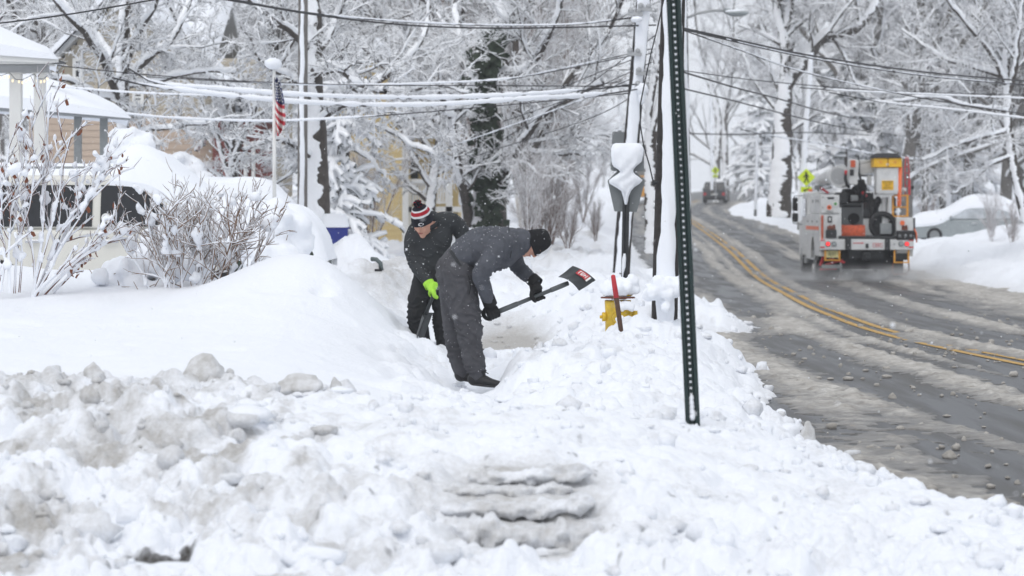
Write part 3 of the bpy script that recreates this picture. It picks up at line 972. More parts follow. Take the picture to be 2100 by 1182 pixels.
def tree_meshes(trunks, seed, lev=None, ts=.02, bark='bark', tw=None, twig_bark=None, org=(0, 0, 0), ivy=None, S0=9, snow='snow_plain', thalf=.8):
    """trunks: list of (points, r0, r1, spawns_branches). lev: list of dicts for sprout(). Returns meshes for trunk, crown, snow."""
    rng = np.random.default_rng(seed)
    tr, sn, cr = [], [], []
    Ps, Rs = [], []
    for pts, r0, r1, sp in trunks:
        P = resample(pts, 12)[None]
        P = P + rng.normal(0, .02, P.shape) * np.linspace(0, 1, 13)[None, :, None]
        R = np.linspace(r0, r1, 13)[None] * rng.uniform(.93, 1.07, (1, 13))
        tr.append(tubes(P, R, S0))
        sn.append(trunk_snow(P[0], r0, r1, rng, thalf, ts * .7))
        if sp:
            Ps.append(P); Rs.append(R)
    P, R = np.concatenate(Ps), np.concatenate(Rs)
    for k, a in enumerate(lev):
        a = dict(a)
        s = a.pop('ts', ts)
        gap = a.pop('gap', .12)
        own = a.pop('own', None)
        P2, R2 = sprout(P, R, rng=rng, **a)
        (tr if own else cr).append(tubes(P2, R2, 5 if k == 0 else 3))
        sn.append(snow_on(P2, R2, 5 if k == 0 else 3, s, rng, gap))
        if a.get('keep', True):
            P, R = P2, R2
    return [np_mesh(nm, *join(x)) if x else None for nm, x in (('trunk', tr), ('crown', cr), ('snow_cover', sn))]

def tree(name, label, cat, loc, meshes, bark='bark', group=None, rz=0, sc=1, crown_bark=None, snow='snow_plain'):
    t = thing(name, label, cat, (0, 0, 0), group)
    for me, m in zip(meshes, (bark, crown_bark or bark, snow)):
        if me is None:
            continue
        if not me.materials:
            me.materials.append(None)
            me.polygons.foreach_set('use_smooth', np.ones(len(me.polygons), bool))
        o = bpy.data.objects.new(me.name.split('.')[0], me)
        COL.objects.link(o)
        o.material_slots[0].link = 'OBJECT'; o.material_slots[0].material = M[m]
        o.parent = t
    t.location = loc
    t.rotation_euler = (0, 0, rz)
    t.scale = (sc, sc, sc)
    ORG[t.name] = Vector((0, 0, 0))
    return t

# --- four generic kinds, shared by the woods
def gen_kind(seed, h=13, r=.26, fork=.3, spread=.75, n1=11, up=.25, fine=1, droop=-.03):
    rng = np.random.default_rng(seed)
    base = [np.array([0, 0, -.6])]
    lean = rng.normal(0, .05, 3)
    for k in range(1, 6):
        base.append(np.array([lean[0] * k + rng.normal(0, .12), lean[1] * k + rng.normal(0, .12), h * .62 * k / 5]))
    tr = [(base, r, r * .5, True)]
    top = base[3]
    for k in range(3):
        a = rng.uniform(0, 6.28)
        q = [base[2 + (k % 3)]]
        d = np.array([math.cos(a) * .5, math.sin(a) * .5, .85])
        for j in range(4):
            q.append(q[-1] + d * h * .15)
            d = d + rng.normal(0, .16, 3)
        tr.append((q, r * .55, r * .2, True))
    lev = [dict(n=n1, ratio=.42, ang=spread, rr=.5, K=6, tmin=.22, up=up, wig=.13, ts=.03, own=True),
           dict(n=7, ratio=.48, ang=.7, rr=.55, K=4, tmin=.2, up=.1, wig=.18, droop=droop, ts=.016, rmin=.011),
           dict(n=5, ratio=.58, ang=.7, rr=.6, K=2, tmin=.15, wig=.2, droop=droop * 2, ts=.011, rmin=.009),
           dict(n=int(4 * fine), ratio=.62, ang=.65, rr=.7, K=1, tmin=.1, wig=.2, droop=droop * 2, ts=.008, rmin=.0075)]
    return tree_meshes(tr, seed, lev, .03)
KIND = [gen_kind(11, 13, .26, spread=.8), gen_kind(12, 15, .30, spread=.55, up=.45, droop=.02),
        gen_kind(13, 11, .2, spread=.95, n1=12, up=.1, droop=-.07)]
KIND.append(KIND[0])
def gen_red(seed):
    rng = np.random.default_rng(seed)
    tr = []
    for k in range(5):
        a = rng.uniform(0, 6.28); s = rng.uniform(.08, .3)
        q = [np.array([0, 0, -.5])]
        d = np.array([math.cos(a) * s, math.sin(a) * s, 1.])
        for j in range(5):
            q.append(q[-1] + d * 2.1); d = d + rng.normal(0, .08, 3); d[2] = 1
        tr.append((q, .13, .03, True))
    lev = [dict(n=14, ratio=.34, ang=.5, rr=.45, K=5, tmin=.15, up=.4, wig=.1, ts=.006, own=True),
           dict(n=9, ratio=.5, ang=.55, rr=.5, K=4, tmin=.1, up=.25, wig=.14, ts=.004, rmin=.009),
           dict(n=7, ratio=.55, ang=.55, rr=.6, K=2, tmin=.1, up=.1, wig=.18, ts=.003, rmin=.0075, gap=.3),]
    return tree_meshes(tr, seed, lev, .012)
RED = gen_red(21)

# --- the trees one can tell apart, limb by limb as photographed
FINE = [dict(n=8, ratio=.48, ang=.8, rr=.42, K=5, tmin=.12, up=.15, wig=.16, droop=-.02, ts=.017, rmin=.013),
        dict(n=7, ratio=.52, ang=.75, rr=.6, K=4, tmin=.1, wig=.2, droop=-.03, ts=.012, rmin=.009),
        dict(n=5, ratio=.58, ang=.7, rr=.7, K=2, tmin=.1, wig=.2, droop=-.04, ts=.008, rmin=.0065),
        dict(n=4, ratio=.6, ang=.7, rr=.7, K=1, tmin=.1, wig=.22, droop=-.05, ts=.006, rmin=.005)]
THIN = [dict(n=8, ratio=.44, ang=.85, rr=.40, K=5, tmin=.12, up=.15, wig=.18, droop=-.02, ts=.014, rmin=.012),
        dict(n=6, ratio=.55, ang=.8, rr=.55, K=4, tmin=.1, wig=.22, droop=-.03, ts=.009, rmin=.008),
        dict(n=5, ratio=.58, ang=.75, rr=.6, K=2, tmin=.1, wig=.24, droop=-.05, ts=.0065, rmin=.0055),
        dict(n=4, ratio=.65, ang=.7, rr=.7, K=1, tmin=.1, wig=.24, droop=-.06, ts=.005, rmin=.0042)]
def limbs(d, *ls):
    out = []
    for (r0, r1, sp, pts) in ls:
        q = []
        for k, p in enumerate(pts):
            q.append(list(at(p[0], p[1], d + (p[2] if len(p) > 2 else 0))))
        out.append((q, r0, r1, sp))
    return out
def special(label, d, ls, seed, lev=FINE, ts=.035, bark='bark', cat='tree', name='bare_tree', group=None, crown_bark=None):
    base = at(ls[0][3][0][0], ls[0][3][0][1], d)
    t = limbs(d, *ls)
    org = np.array(base)
    t = [([np.array(p) - org for p in q], r0, r1, sp) for q, r0, r1, sp in t]
    ms = tree_meshes(t, seed, lev, ts)
    return tree(name, label, cat, base, ms, bark, group, crown_bark=crown_bark)

special('snow-laden tree with dark forked limbs spreading in front of the beige house', 52,
        [(.13, .10, False, [(256, 500), (255, 330), (252, 210), (254, 100), (258, 20), (256, -60)]),
         (0.080, 0.035, True, [(252, 230), (232, 175, -.5), (205, 115, -1), (172, 70, -1.4), (120, 10, -2), (80, -50, -2.2)]),
         (0.080, 0.028, True, [(254, 190), (275, 148, .4), (314, 113, .8), (353, 79, 1.2), (378, 40, 1.4), (396, -20, 1.8)]),
         (0.064, 0.028, True, [(256, 140), (275, 90, -.4), (300, 45, -.7), (330, -10, -1)]),
         (0.048, 0.021, True, [(250, 150), (215, 100, .7), (180, 50, 1.4), (110, 0, 1.8)]),
         (0.048, 0.021, True, [(252, 205), (200, 200, -.8), (150, 170, -1.4), (95, 160, -2)]),
         (0.040, 0.017, True, [(254, 180), (320, 170, .8), (400, 150, 1.2), (480, 150, 1.8)]),
         (0.040, 0.014, True, [(256, 300), (300, 270, -.6), (360, 262, -1.2), (420, 255, -1.6)])], 31, THIN)
special('tall dark trunk with one limb bent level, beside the flagpole', 50,
        [(.22, .15, False, [(651, 505), (651, 400), (648, 300), (642, 190), (640, 100), (634, 20), (630, -60)]),
         (0.088, 0.042, True, [(640, 145), (655, 148, -.4), (690, 141, -1), (715, 152, -1.5), (742, 176, -2), (790, 190, -2.4)]),
         (0.064, 0.028, True, [(640, 110), (600, 70, -.6), (560, 40, -1), (500, -5, -1.6)]),
         (0.072, 0.035, True, [(640, 120), (672, 80, .5), (690, 30, .9), (730, -40, 1.3)]),
         (0.048, 0.021, True, [(644, 220), (610, 170, -.6), (570, 150, -1), (520, 110, -1.5)]),
         (0.040, 0.021, True, [(646, 260), (690, 225, -.5), (740, 215, -1), (790, 235, -1.4)]),
         (0.040, 0.014, True, [(648, 330), (600, 300, -.6), (550, 290, -1), (500, 310, -1.3)])], 32, THIN)
special('slender snowy tree with a long limb rising in front of the yellow house', 58,
        [(.09, .08, False, [(712, 470), (712, 380), (708, 300), (716, 250), (722, 215), (735, 196)]),
         (0.068, 0.025, True, [(735, 196), (760, 178), (787, 160, .3), (840, 117, .6), (873, 67, .9), (878, 20, 1), (890, -40, 1.2)]),
         (0.048, 0.021, True, [(735, 196), (705, 160, -.6), (690, 100, -1), (660, 40, -1.2)]),
         (0.040, 0.014, True, [(760, 178), (820, 190, -.5), (890, 178, -1), (960, 190, -1.4)]),
         (0.040, 0.014, True, [(716, 250), (780, 262, -.5), (850, 300, -1), (920, 330, -1.4)]),
         (0.032, 0.014, True, [(712, 300), (760, 330, -.5), (800, 380, -.8)])], 33, THIN)
ivy_tree = special('thick ivy-grown trunk with leaning limbs behind the two shovelling people', 64,
        [(.40, .26, False, [(1002, 480), (1002, 420), (1006, 350), (1000, 270), (985, 190), (1000, 110), (1030, 60), (1040, -20)]),
         (.11, .05, True, [(1012, 420), (1035, 355, -.6), (1075, 290, -1.2), (1110, 240, -1.6), (1165, 205, -2), (1240, 170, -2.4)]),
         (.12, .07, True, [(962, 460), (955, 410, -.5), (940, 350, -1), (932, 300, -1.2), (925, 240, -1.4), (900, 190, -1.8)]),
         (.10, .05, True, [(985, 200), (960, 140, .6), (945, 80, 1), (930, 10, 1.4)]),
         (.09, .04, True, [(1000, 150), (1090, 140, -1), (1120, 80, -1.6), (1150, 10, -2), (1165, -40, -2.2)]),
         (.07, .03, True, [(990, 230), (930, 225, -.8), (870, 240, -1.4), (810, 250, -2)]),
         (.06, .03, True, [(1000, 300), (1060, 310, -.8), (1130, 315, -1.4), (1200, 320, -1.8)])], 34)
special('tall double-forked tree with a thick limb bent over the road, right of the light pole', 110,
        [(.50, .30, False, [(1596, 446), (1600, 380), (1604, 300), (1606, 230), (1608, 175)]),
         (.24, .12, True, [(1608, 190), (1612, 120), (1606, 70), (1596, 30), (1588, -30), (1580, -90)]),
         (.26, .13, True, [(1612, 180), (1630, 150), (1655, 125), (1672, 92), (1700, 70), (1745, 65), (1775, 42), (1800, 0), (1815, -60)]),
         (.16, .08, True, [(1610, 90), (1614, 40), (1620, -10), (1625, -80)]),
         (.10, .05, True, [(1612, 75), (1645, 45), (1675, 20), (1700, -20)]),
         (.08, .04, True, [(1606, 240), (1570, 200), (1540, 150), (1520, 90)]),
         (.08, .04, True, [(1604, 280), (1650, 250), (1690, 230), (1740, 240)])], 35, ts=.03)
special('pair of tall narrow trunks standing beyond the far crossing sign', 245,
        [(.34, .20, True, [(1470, 415), (1470, 330), (1474, 250), (1462, 190), (1440, 130), (1425, 60), (1420, -20)]),
         (.34, .18, True, [(1488, 415), (1487, 330), (1486, 250), (1494, 180), (1502, 115), (1500, 40), (1506, -40)]),
         (.12, .06, True, [(1488, 210), (1470, 150), (1480, 90), (1486, 10)]),
         (.10, .05, True, [(1494, 180), (1530, 140), (1550, 90), (1560, 20)])], 36, ts=.03, bark='bark_grey')
special('dark leaning tree at the right edge above the buried car', 78,
        [(.15, .11, False, [(2104, 450), (2092, 400), (2078, 340), (2068, 270), (2066, 190), (2062, 120)]),
         (.10, .05, True, [(2066, 190), (2062, 120), (2070, 60), (2060, 0), (2050, -60)]),
         (.08, .04, True, [(2066, 200), (2085, 130, -.6), (2090, 60, -1), (2100, -20, -1.3)]),
         (.07, .03, True, [(2066, 180), (2030, 110, -.6), (1990, 60, -1), (1940, 0, -1.5)]),
         (.06, .025, True, [(2064, 160), (2000, 140, .6), (1930, 120, 1), (1850, 60, 1.4)]),
         (.06, .025, True, [(2068, 270), (2020, 280, -.8), (1960, 300, -1.5), (1890, 330, -2)]),
         (.05, .02, True, [(2070, 230), (1990, 220, -1), (1910, 200, -1.8), (1830, 210, -2.4)]),
         (.05, .02, True, [(2078, 320), (2030, 340, -.6), (1985, 380, -1), (1950, 400, -1.4)])], 37)
special('broken snowy fork showing behind the tilted utility pole', 70,
        [(.20, .16, False, [(1338, 520), (1336, 420), (1333, 340), (1334, 272)]),
         (.10, .06, True, [(1334, 272), (1330, 230), (1340, 180), (1350, 120), (1352, 60), (1356, -20)]),
         (.09, .05, True, [(1335, 272), (1347, 230), (1356, 170), (1362, 100), (1366, 20)]),
         (.06, .03, False, [(1332, 240), (1326, 200), (1330, 150), (1336, 110)])], 38, ts=.03,
        lev=[dict(n=5, ratio=.22, ang=.7, rr=.4, K=4, tmin=.3, up=.1, wig=.15, ts=.02, rmin=.012), dict(n=4, ratio=.5, ang=.7, rr=.6, K=3, wig=.2, ts=.018, rmin=.008)])
# ivy on the thick trunk
rng = np.random.default_rng(5)
bm = MB()
for k in range(1100):
    py = rng.uniform(50, 470)
    cx = np.interp(py, [50, 110, 190, 270, 350, 420, 470], [1034, 1004, 985, 998, 1006, 1004, 1002])
    if rng.random() < .55 and not (330 < py < 420 or 90 < py < 150 or py < 100):
        continue
    p = at(cx + rng.normal(0, 17), py, 63.6 - rng.random() * .35)
    s = rng.uniform(.05, .12)
    q = Matrix.Rotation(rng.uniform(0, 6), 3, 'Y') @ Matrix.Rotation(rng.uniform(-.6, .6), 3, 'X')
    bm.add([p + q @ Vector(v) for v in ((-s, 0, 0), (0, -s * .4, -s), (s, 0, 0), (0, -s * .3, s))], [(0, 1, 2, 3)])
ob = bm.build('ivy', M['ivy_green'], None, fix=False)
ob.data.transform(Matrix.Translation(-ivy_tree.location)); ob.parent = ivy_tree
ob['kind'] = 'stuff'

# yards on the left: individual trees between the houses
LEFT = [(-140, 70, 0, 'snowy tree rising behind the near porch roof at the left edge'),
        (120, 84, 3, 'snowy tree standing beside the left gable of the beige house'),
        (405, 92, 2, 'spreading snow-covered tree behind the beige house wing'),
        (560, 88, 1, 'upright snowy tree behind the flagpole and the brick wall'),
        (770, 100, 2, 'snow-covered tree rising behind the yellow siding'),
        (878, 74, 2, 'twiggy tree in front of the white deck railing'),
        (900, 110, 1, 'tall snowy tree above the yellow house roof'),
        (1090, 70, 2, 'low tree with drooping white twigs right of the ivy trunk'),
        (660, 110, 0, 'broad snowy tree behind the tall dark trunk'),
        (478, 57, 2, 'low twiggy snow-covered tree right before the red brick corner'),
        (330, 105, 0, 'broad snowy tree over the roof of the beige house')]
for k, (px, d, kd, lb) in enumerate(LEFT):
    p = at(px, 435, d)
    sc_t = .5 if d == 57 else (.62 if kd == 2 and d < 60 else .8 if kd == 2 else 1.0)
    tree('bare_tree', lb, 'tree', (p.x, d, ground_z(p.x, d) - .1), KIND[kd], 'bark', 'snow-laden trees in the yards', rz=1.3 * k + .4, sc=sc_t)
for k, (px, d, lb, s) in enumerate([(1085, 84, 'tall reddish twiggy tree behind the ivy trunk', 1.15), (1100, 118, 'reddish twiggy tree at the edge of the open sky', 1.05), (1010, 108, 'reddish twiggy tree left of the ivy trunk top', 1.2),
                                    (1118, 72, 'low reddish thicket tree left of the back-facing signs', .62)]):
    p = at(px, 435, d)
    tree('twiggy_tree', lb, 'tree', (p.x, d, ground_z(p.x, d) - .1), RED, 'bark_red', 'reddish twiggy trees', rz=2.1 * k, sc=s)
# small street trees and shrubs along the left walk
for k, (px, d, lb, s) in enumerate([(1085, 60, 'dense whitened shrub beside the ivy trunk base', .20), (1120, 66, 'pale round shrub left of the trampled walk', .22), (1150, 95, 'small whitened shrub far along the walk', .25),
                                    (760, 62, 'whitened hedge shrub left of the buried car roof', .22), (735, 66, 'pale shrub behind the blue bin', .20),
                                    (1165, 63, 'low twiggy shrub poking from the snow behind the shovel blade', .11), (1222, 88, 'brownish dead shrub beside the distant walk', .12), (1195, 120, 'farthest whitened shrub by the walk', .28), (1140, 82, 'whitened shrub left of the distant walk', .17)]):
    p = at(px, 435, d)
    tree('snowy_shrub', lb, 'shrub', (p.x, d, ground_z(p.x, d)), RED, 'bark_red', 'whitened shrubs on the left lawns', rz=1.7 * k, sc=s)

for k, (px, d, lb, sc_t) in enumerate([(2032, 92, 'grey twiggy shrub poking from the snow before the buried car', .15), (2075, 90, 'second grey twiggy shrub right of the first, before the buried car', .13), (1905, 112, 'low twiggy shrub left of the buried car', .12)]):
    p = at(px, 435, d)
    tree('snowy_shrub', lb, 'shrub', (p.x, d, ground_z(p.x, d) - .1), RED, 'bark_red', 'dry shrubs on the right bank', rz=1.1 * k, sc=sc_t)

# the woods beyond: trees of four kinds; nothing in the photo tells them apart
rng = np.random.default_rng(77)
wl = 'snowy bare tree in the woods rising behind the street'
cnt = 0
spots = []
for px in range(1650, 2300, 50):
    spots.append((px + rng.uniform(-18, 18), rng.uniform(118, 150)))
    spots.append((px + rng.uniform(-20, 20), rng.uniform(160, 230)))
for px in range(1500, 2250, 75):
    spots.append((px + rng.uniform(-20, 20), rng.uniform(250, 340)))
for px in range(-150, 1010, 66):
    spots.append((px + rng.uniform(-22, 22), rng.uniform(125, 190)))
for px in (1235, 1262, 1300, 1345):
    spots.append((px, 560 + px % 60))
for px, d in spots:
    p = at(px, 435, d)
    if XL(d) - 3 < p.x < XR(d) + 3.5:
        continue
    kd = int(rng.integers(0, 4))
    s = rng.uniform(.85, 1.35)
    tree('bare_tree', wl, 'tree', (p.x, d, ground_z(p.x, d) - .2), KIND[kd], 'bark_grey', 'snowy woods along the street', rz=rng.uniform(0, 6.28), sc=s)

# conifers with hanging snow
def conifer(h, seed):
    rng = np.random.default_rng(seed)
    tr = [([np.array([0, 0, -.3]), np.array([0, 0, h * .5]), np.array([.05, 0, h])], .06 * h / 3, .012, True)]
    lev = [dict(n=46, ratio=.34, ang=1.5, rr=.25, K=5, tmin=.06, up=.0, wig=.07, droop=-.20, ts=.05, angs=.12, rmin=.03, gap=.05),
           dict(n=8, ratio=.42, ang=.8, rr=.8, K=3, tmin=.1, wig=.12, droop=-.25, ts=.055, flat=.7, rmin=.028, gap=.12)]
    ms = tree_meshes(tr, seed, lev, .03)
    return ms
CON = conifer(3.6, 61)
for k, (px, d, s, lb) in enumerate([(690, 56, 1.0, 'snow-draped conifer just behind the tall dark trunk'), (668, 60, .7, 'smaller snow-draped conifer left behind the first'),
                                    (1735, 128, 1.8, 'snowy conifer behind the bucket truck boom'), (1770, 140, 2.3, 'taller snowy conifer right behind the truck boom'),
                                    (1560, 240, 2.4, 'distant snowy conifer left of the wide forked tree'), (470, 62, 1.0, 'snow-draped conifer at the corner of the brick wall'),
                                    (1960, 150, 2.0, 'snowy conifer beside the grey house across the street')]):
    p = at(px, 435, d)
    tree('conifer', lb, 'tree', (p.x, d, ground_z(p.x, d) - .05), CON, 'bark', 'conifers hung with snow', rz=k * 1.1, sc=s, crown_bark='evergreen')

# ---------------------------------------------------------------- shrubs in the front yard
def shrub(name, label, stems, seed, lev, ts, bark, leaf=None, nleaf=0, clumps=0, ball=(.03, .08), cl_lo=0.):
    rng = np.random.default_rng(seed)
    P0 = []
    base = np.array(stems[0][0])
    tr = [([np.array(p) - base for p in s[1]], s[2], s[3], True) for s in stems]
    # collect branch ends for the leaves and clumps
    tips = []
    Ps, Rs = [], []
    trk, sn, cr = [], [], []
    for pts, r0, r1, sp in tr:
        P = resample(pts, 8)[None]; R = np.linspace(r0, r1, 9)[None]
        trk.append(tubes(P, R, 5)); sn.append(snow_on(P, R * 1.0, 5, ts, rng, .4, .3))
        Ps.append(P); Rs.append(R); tips.append(P[:, 3:].reshape(-1, 3))
    P, R = np.concatenate(Ps), np.concatenate(Rs)
    for a in lev:
        a = dict(a); s = a.pop('ts'); gap = a.pop('gap', .25)
        P, R = sprout(P, R, rng=rng, **a)
        cr.append(tubes(P, R, 4)); sn.append(snow_on(P, R, 4, s, rng, gap, .3))
        tips.append(P[:, 1:].reshape(-1, 3))
    tips = np.concatenate(tips)
    t = tree(name, label, 'shrub', Vector(base), [np_mesh('stem', *join(trk)), np_mesh('twigs', *join(cr)), np_mesh('snow_cover', *join(sn))], bark, snow='snow')
    if clumps:
        bl = []
        for k in range(clumps):
            src = Ps if k % 2 else [P[i:i + 1] for i in rng.integers(0, len(P), 4)]
            q = src[int(rng.integers(0, len(src)))][0]
            s = rng.uniform(*ball) * (.6 + .4 * rng.random())
            a = rng.uniform(.1, .8) * (len(q) - 1); n_b = int(rng.integers(3, 8))
            for b_ in range(n_b):
                f = min(a + b_ * s * .45 / max(.02, np.linalg.norm(q[-1] - q[0])) * (len(q) - 1), len(q) - 1.001); i = int(f)
                c = q[i] * (1 - f + i) + q[i + 1] * (f - i)
                if c[2] < cl_lo: continue
                e = math.sin(math.pi * (b_ + .7) / (n_b + .4))
                bl.append((c + np.array([-.01, -.02, s * .28]) + rng.normal(0, s * .2, 3), tuple(s * e * rng.uniform(.4, .85, 3))))
        o = snow_mass('snow_clump', bl, .014, None, 'snow', .3, seed, 14); o.parent = t; o['kind'] = 'stuff'
    if nleaf:
        me0 = None
        for k in rng.integers(0, len(tips), nleaf):
            p = tips[k]; s = rng.uniform(.02, .045)
            if me0 is None:
                me0 = MB().add([(-.35, 0, -.9), (.3, .1, -.8), (.5, -.15, 0), (.1, .2, 1), (-.45, -.1, .2)], [(0, 1, 2, 4), (4, 2, 3)])
                o = me0.build('leaf', M['leaf_brown'], None, fix=False); me0 = o.data
            else:
                o = bpy.data.objects.new('leaf', me0); COL.objects.link(o)
            o.parent = t
            o.location = p - np.array([0, 0, s]); o.scale = (s, s, s)
            o.rotation_euler = (rng.uniform(-.7, .7), rng.uniform(-.7, .7), rng.uniform(0, 6.28))
    return t
def stem(d, r0, r1, *pts):
    q = [list(at(p[0], p[1], d + (p[2] if len(p) > 2 else 0))) for p in pts]
    return (q[0], q, r0, r1)
SHL = [dict(n=7, ratio=.36, ang=.55, rr=.6, K=5, tmin=.25, up=.35, wig=.13, ts=.011, rmin=.006, gap=.5),
       dict(n=4, ratio=.5, ang=.5, rr=.7, K=3, tmin=.3, up=.3, wig=.16, ts=.004, rmin=.0048, gap=.82)]
shrub('flowering_shrub', 'tall reddish shrub with brown dried leaves in front of the white vehicle',
      [stem(27, .016, .006, (70, 612), (100, 560), (125, 500, .2), (150, 440, .3), (168, 380, .3), (185, 330, .3)),
       stem(27, .016, .006, (68, 610), (78, 540), (90, 470), (88, 400), (96, 330), (98, 260, -.2), (104, 190, -.2)),
       stem(27, .013, .005, (70, 606), (120, 560), (170, 520), (215, 480), (235, 450)),
       stem(27, .013, .005, (72, 608), (70, 540), (60, 470), (50, 400), (58, 330, -.2)),
       stem(27.2, .012, .005, (110, 600), (150, 560), (180, 520, .2)),
       stem(26.8, .014, .005, (20, 600), (18, 520), (22, 440), (14, 370), (18, 300)),
       stem(26.8, .012, .005, (5, 598), (-4, 500), (4, 420), (0, 340)),
       stem(27.1, .012, .005, (90, 606), (150, 545), (205, 505), (255, 490, .2)),
       stem(27.0, .013, .005, (66, 606), (96, 500), (118, 420), (130, 340), (150, 270, -.2)),
       stem(26.9, .013, .005, (30, 602), (38, 500), (62, 420), (70, 330), (62, 240)),
       stem(26.8, .012, .005, (0, 600), (12, 520), (-10, 430), (-20, 330)),
       stem(27.1, .012, .005, (76, 604), (130, 500), (175, 430), (200, 380), (222, 300)),
       stem(27.1, .013, .005, (72, 604), (110, 520), (140, 450), (190, 400), (215, 350)),
       stem(26.9, .012, .005, (40, 600), (45, 500), (30, 420), (45, 350), (60, 290))], 91, SHL, .012, 'twig_brown', True, 130, 210, (.022, .07), .2)
shrub('twiggy_shrub', 'tan twiggy shrub bending under snow beside the buried hood',
      [stem(27.4, .010, .004, *[(320 + k * 7.5 + dx * .2, 612), (322 + k * 7.8 + dx * .5, 560), (322 + k * 8.5 + dx, 500, dy * .4), (322 + k * 9.2 + dx * 1.3, 432, dy)])
       for k, (dx, dy) in enumerate(zip(np.random.default_rng(3).normal(0, 30, 22), np.random.default_rng(4).normal(0, .4, 22)))],
      92, [dict(n=11, ratio=.5, ang=.6, rr=.65, K=4, tmin=.1, up=.2, wig=.16, ts=.007, rmin=.006, gap=.66),
           dict(n=3, ratio=.55, ang=.55, rr=.75, K=3, tmin=.3, up=.1, wig=.16, ts=.004, rmin=.0050, gap=.85)], .008, 'twig_tan', clumps=60, ball=(.04, .10))
def snow_heap_shrub(name, label, d, lumps_, seed, dark=True, twigs=0, cat='shrub'):
    """evergreen buried under rolls of snow: dark core with snow pillows over it"""
    rng = np.random.default_rng(seed)
    c0 = at(lumps_[0][0], lumps_[0][1], d)
    t = thing(name, label, cat, tuple(c0))
    core = MB(); bl = []
    for k, (px, py, rp, dd) in enumerate(lumps_):
        p = at(px, py, d + dd); r = rp * d / F
        bl.append((p, (r * rng.uniform(.95, 1.15), r, r * rng.uniform(.8, .95))))
        for q in range(7):
            bl.append((p + Vector(rng.normal(0, r * .55, 3)) + Vector((0, -r * .1, 0)), tuple(r * rng.uniform(.3, .6, 3))))
        core.ball(p + Vector((0, .05, -r * .45)), (r * .85, r * .8, r * .85), 8, 6, k, .25)
    snow_mass('snow_cover', bl, .03, t, 'snow', .35, seed, 7)
    core.build('foliage', M['evergreen'], t, fix=False)
    if twigs:
        tw = MB()
        for k in range(twigs):
            px, py, rp, dd = lumps_[int(rng.integers(0, len(lumps_)))]
            a = at(px + rng.uniform(-1, 1) * rp, py + rng.uniform(.2, 1) * rp, d + dd - .1)
            b_ = a + Vector((rng.uniform(-.25, .25), -.12, rng.uniform(-.05, .3)))
            tw.tube([a, (a + b_) / 2 + Vector((0, 0, .03)), b_], [.006, .005, .003], 4)
        o = tw.build('twigs', M['twig_tan'], t, fix=False); o['kind'] = 'stuff'
    return t
R_ = np.random.default_rng(8)
snow_heap_shrub('snow_covered_shrub', 'round evergreen under balls of snow in front of the lower porch roof', 40,
                [(268, 290, 26, 0), (240, 305, 24, -.1), (292, 300, 24, -.1), (228, 330, 22, -.2), (262, 322, 24, -.3), (300, 328, 22, -.2), (316, 345, 20, -.1), (222, 352, 22, -.2),
                 (252, 350, 22, -.35), (286, 352, 24, -.35), (308, 362, 18, -.3), (215, 372, 20, -.2), (240, 372, 22, -.4), (272, 376, 24, -.4), (256, 276, 14, 0), (284, 280, 13, 0)], 6)
snow_heap_shrub('snow_covered_shrub', 'smooth white hump of a buried shrub with dark twigs under its left side', 30.5,
                [(540, 480, 62, 0), (590, 500, 52, .2), (505, 500, 44, -.1), (560, 540, 58, -.1), (612, 550, 34, .1), (520, 460, 40, .1), (575, 462, 40, .1), (600, 590, 40, .2), (500, 470, 34, .2)], 12, twigs=26)
snow_heap_shrub('snow_covered_shrub', 'low pillowy shrub heaped with snow under the tan twigs', 28.0,
                [(250, 560, 40, 0), (300, 545, 44, .2), (350, 555, 40, .1), (400, 540, 44, .3), (280, 590, 30, -.2), (330, 598, 28, -.2), (380, 600, 26, -.3), (430, 590, 28, -.2), (225, 590, 26, -.1),
                 (320, 490, 30, .4), (370, 480, 36, .5), (420, 500, 34, .5), (305, 618, 16, -.5), (345, 622, 15, -.5), (390, 616, 16, -.5), (455, 615, 15, -.4)], 14, twigs=60)
snow_heap_shrub('snow_covered_shrub', 'rounded snow-topped hedge behind the brick wall corner', 50,
                [(370, 335, 26, 0), (400, 345, 24, 0), (345, 350, 22, -.2), (385, 365, 26, -.2), (420, 370, 22, -.2)], 15, twigs=30)
# ---------------------------------------------------------------- houses
def snow_slab(mb, poly_top, y0, y1, th, ny=6, nx=10):
    """thick rounded snow lying on a roof whose section (x, z) is a polyline, pushed from y0 to y1"""
    p = np.array(poly_top, float)
    s = np.concatenate([[0], np.cumsum(np.linalg.norm(np.diff(p, axis=0), axis=1))])
    q = np.linspace(0, s[-1], nx * (len(p) - 1) + 1)
    x, z = np.interp(q, s, p[:, 0]), np.interp(q, s, p[:, 1])
    e = np.minimum(q, s[-1] - q) / (th * 1.1)
    ys = np.linspace(y0, y1, ny)
    rows_t, rows_b = [], []
    for yy in ys:
        ey = min(yy - y0, y1 - yy) / (th * 1.1)
        k = np.sqrt(np.clip(1 - (1 - np.clip(e, 0, 1)) ** 2, 0, 1)) * (.35 + .65 * math.sqrt(max(0, 1 - (1 - min(ey, 1)) ** 2)))
        w = 1 + .22 * (vn(x * 1.3, x * 0 + yy, 5) - .5)
        rows_t.append([(a, yy, b + th * c * w_ + .01) for a, b, c, w_ in zip(x, z, k, w)])
        rows_b.append([(a, yy, b) for a, b in zip(x, z)])
    mb.grid(rows_t)
    for i in (0, -1):
        mb.grid([rows_b[i], rows_t[i]])
    for i in (0, -1):
        mb.grid([[r[i] for r in rows_b], [r[i] for r in rows_t]])
    return mb

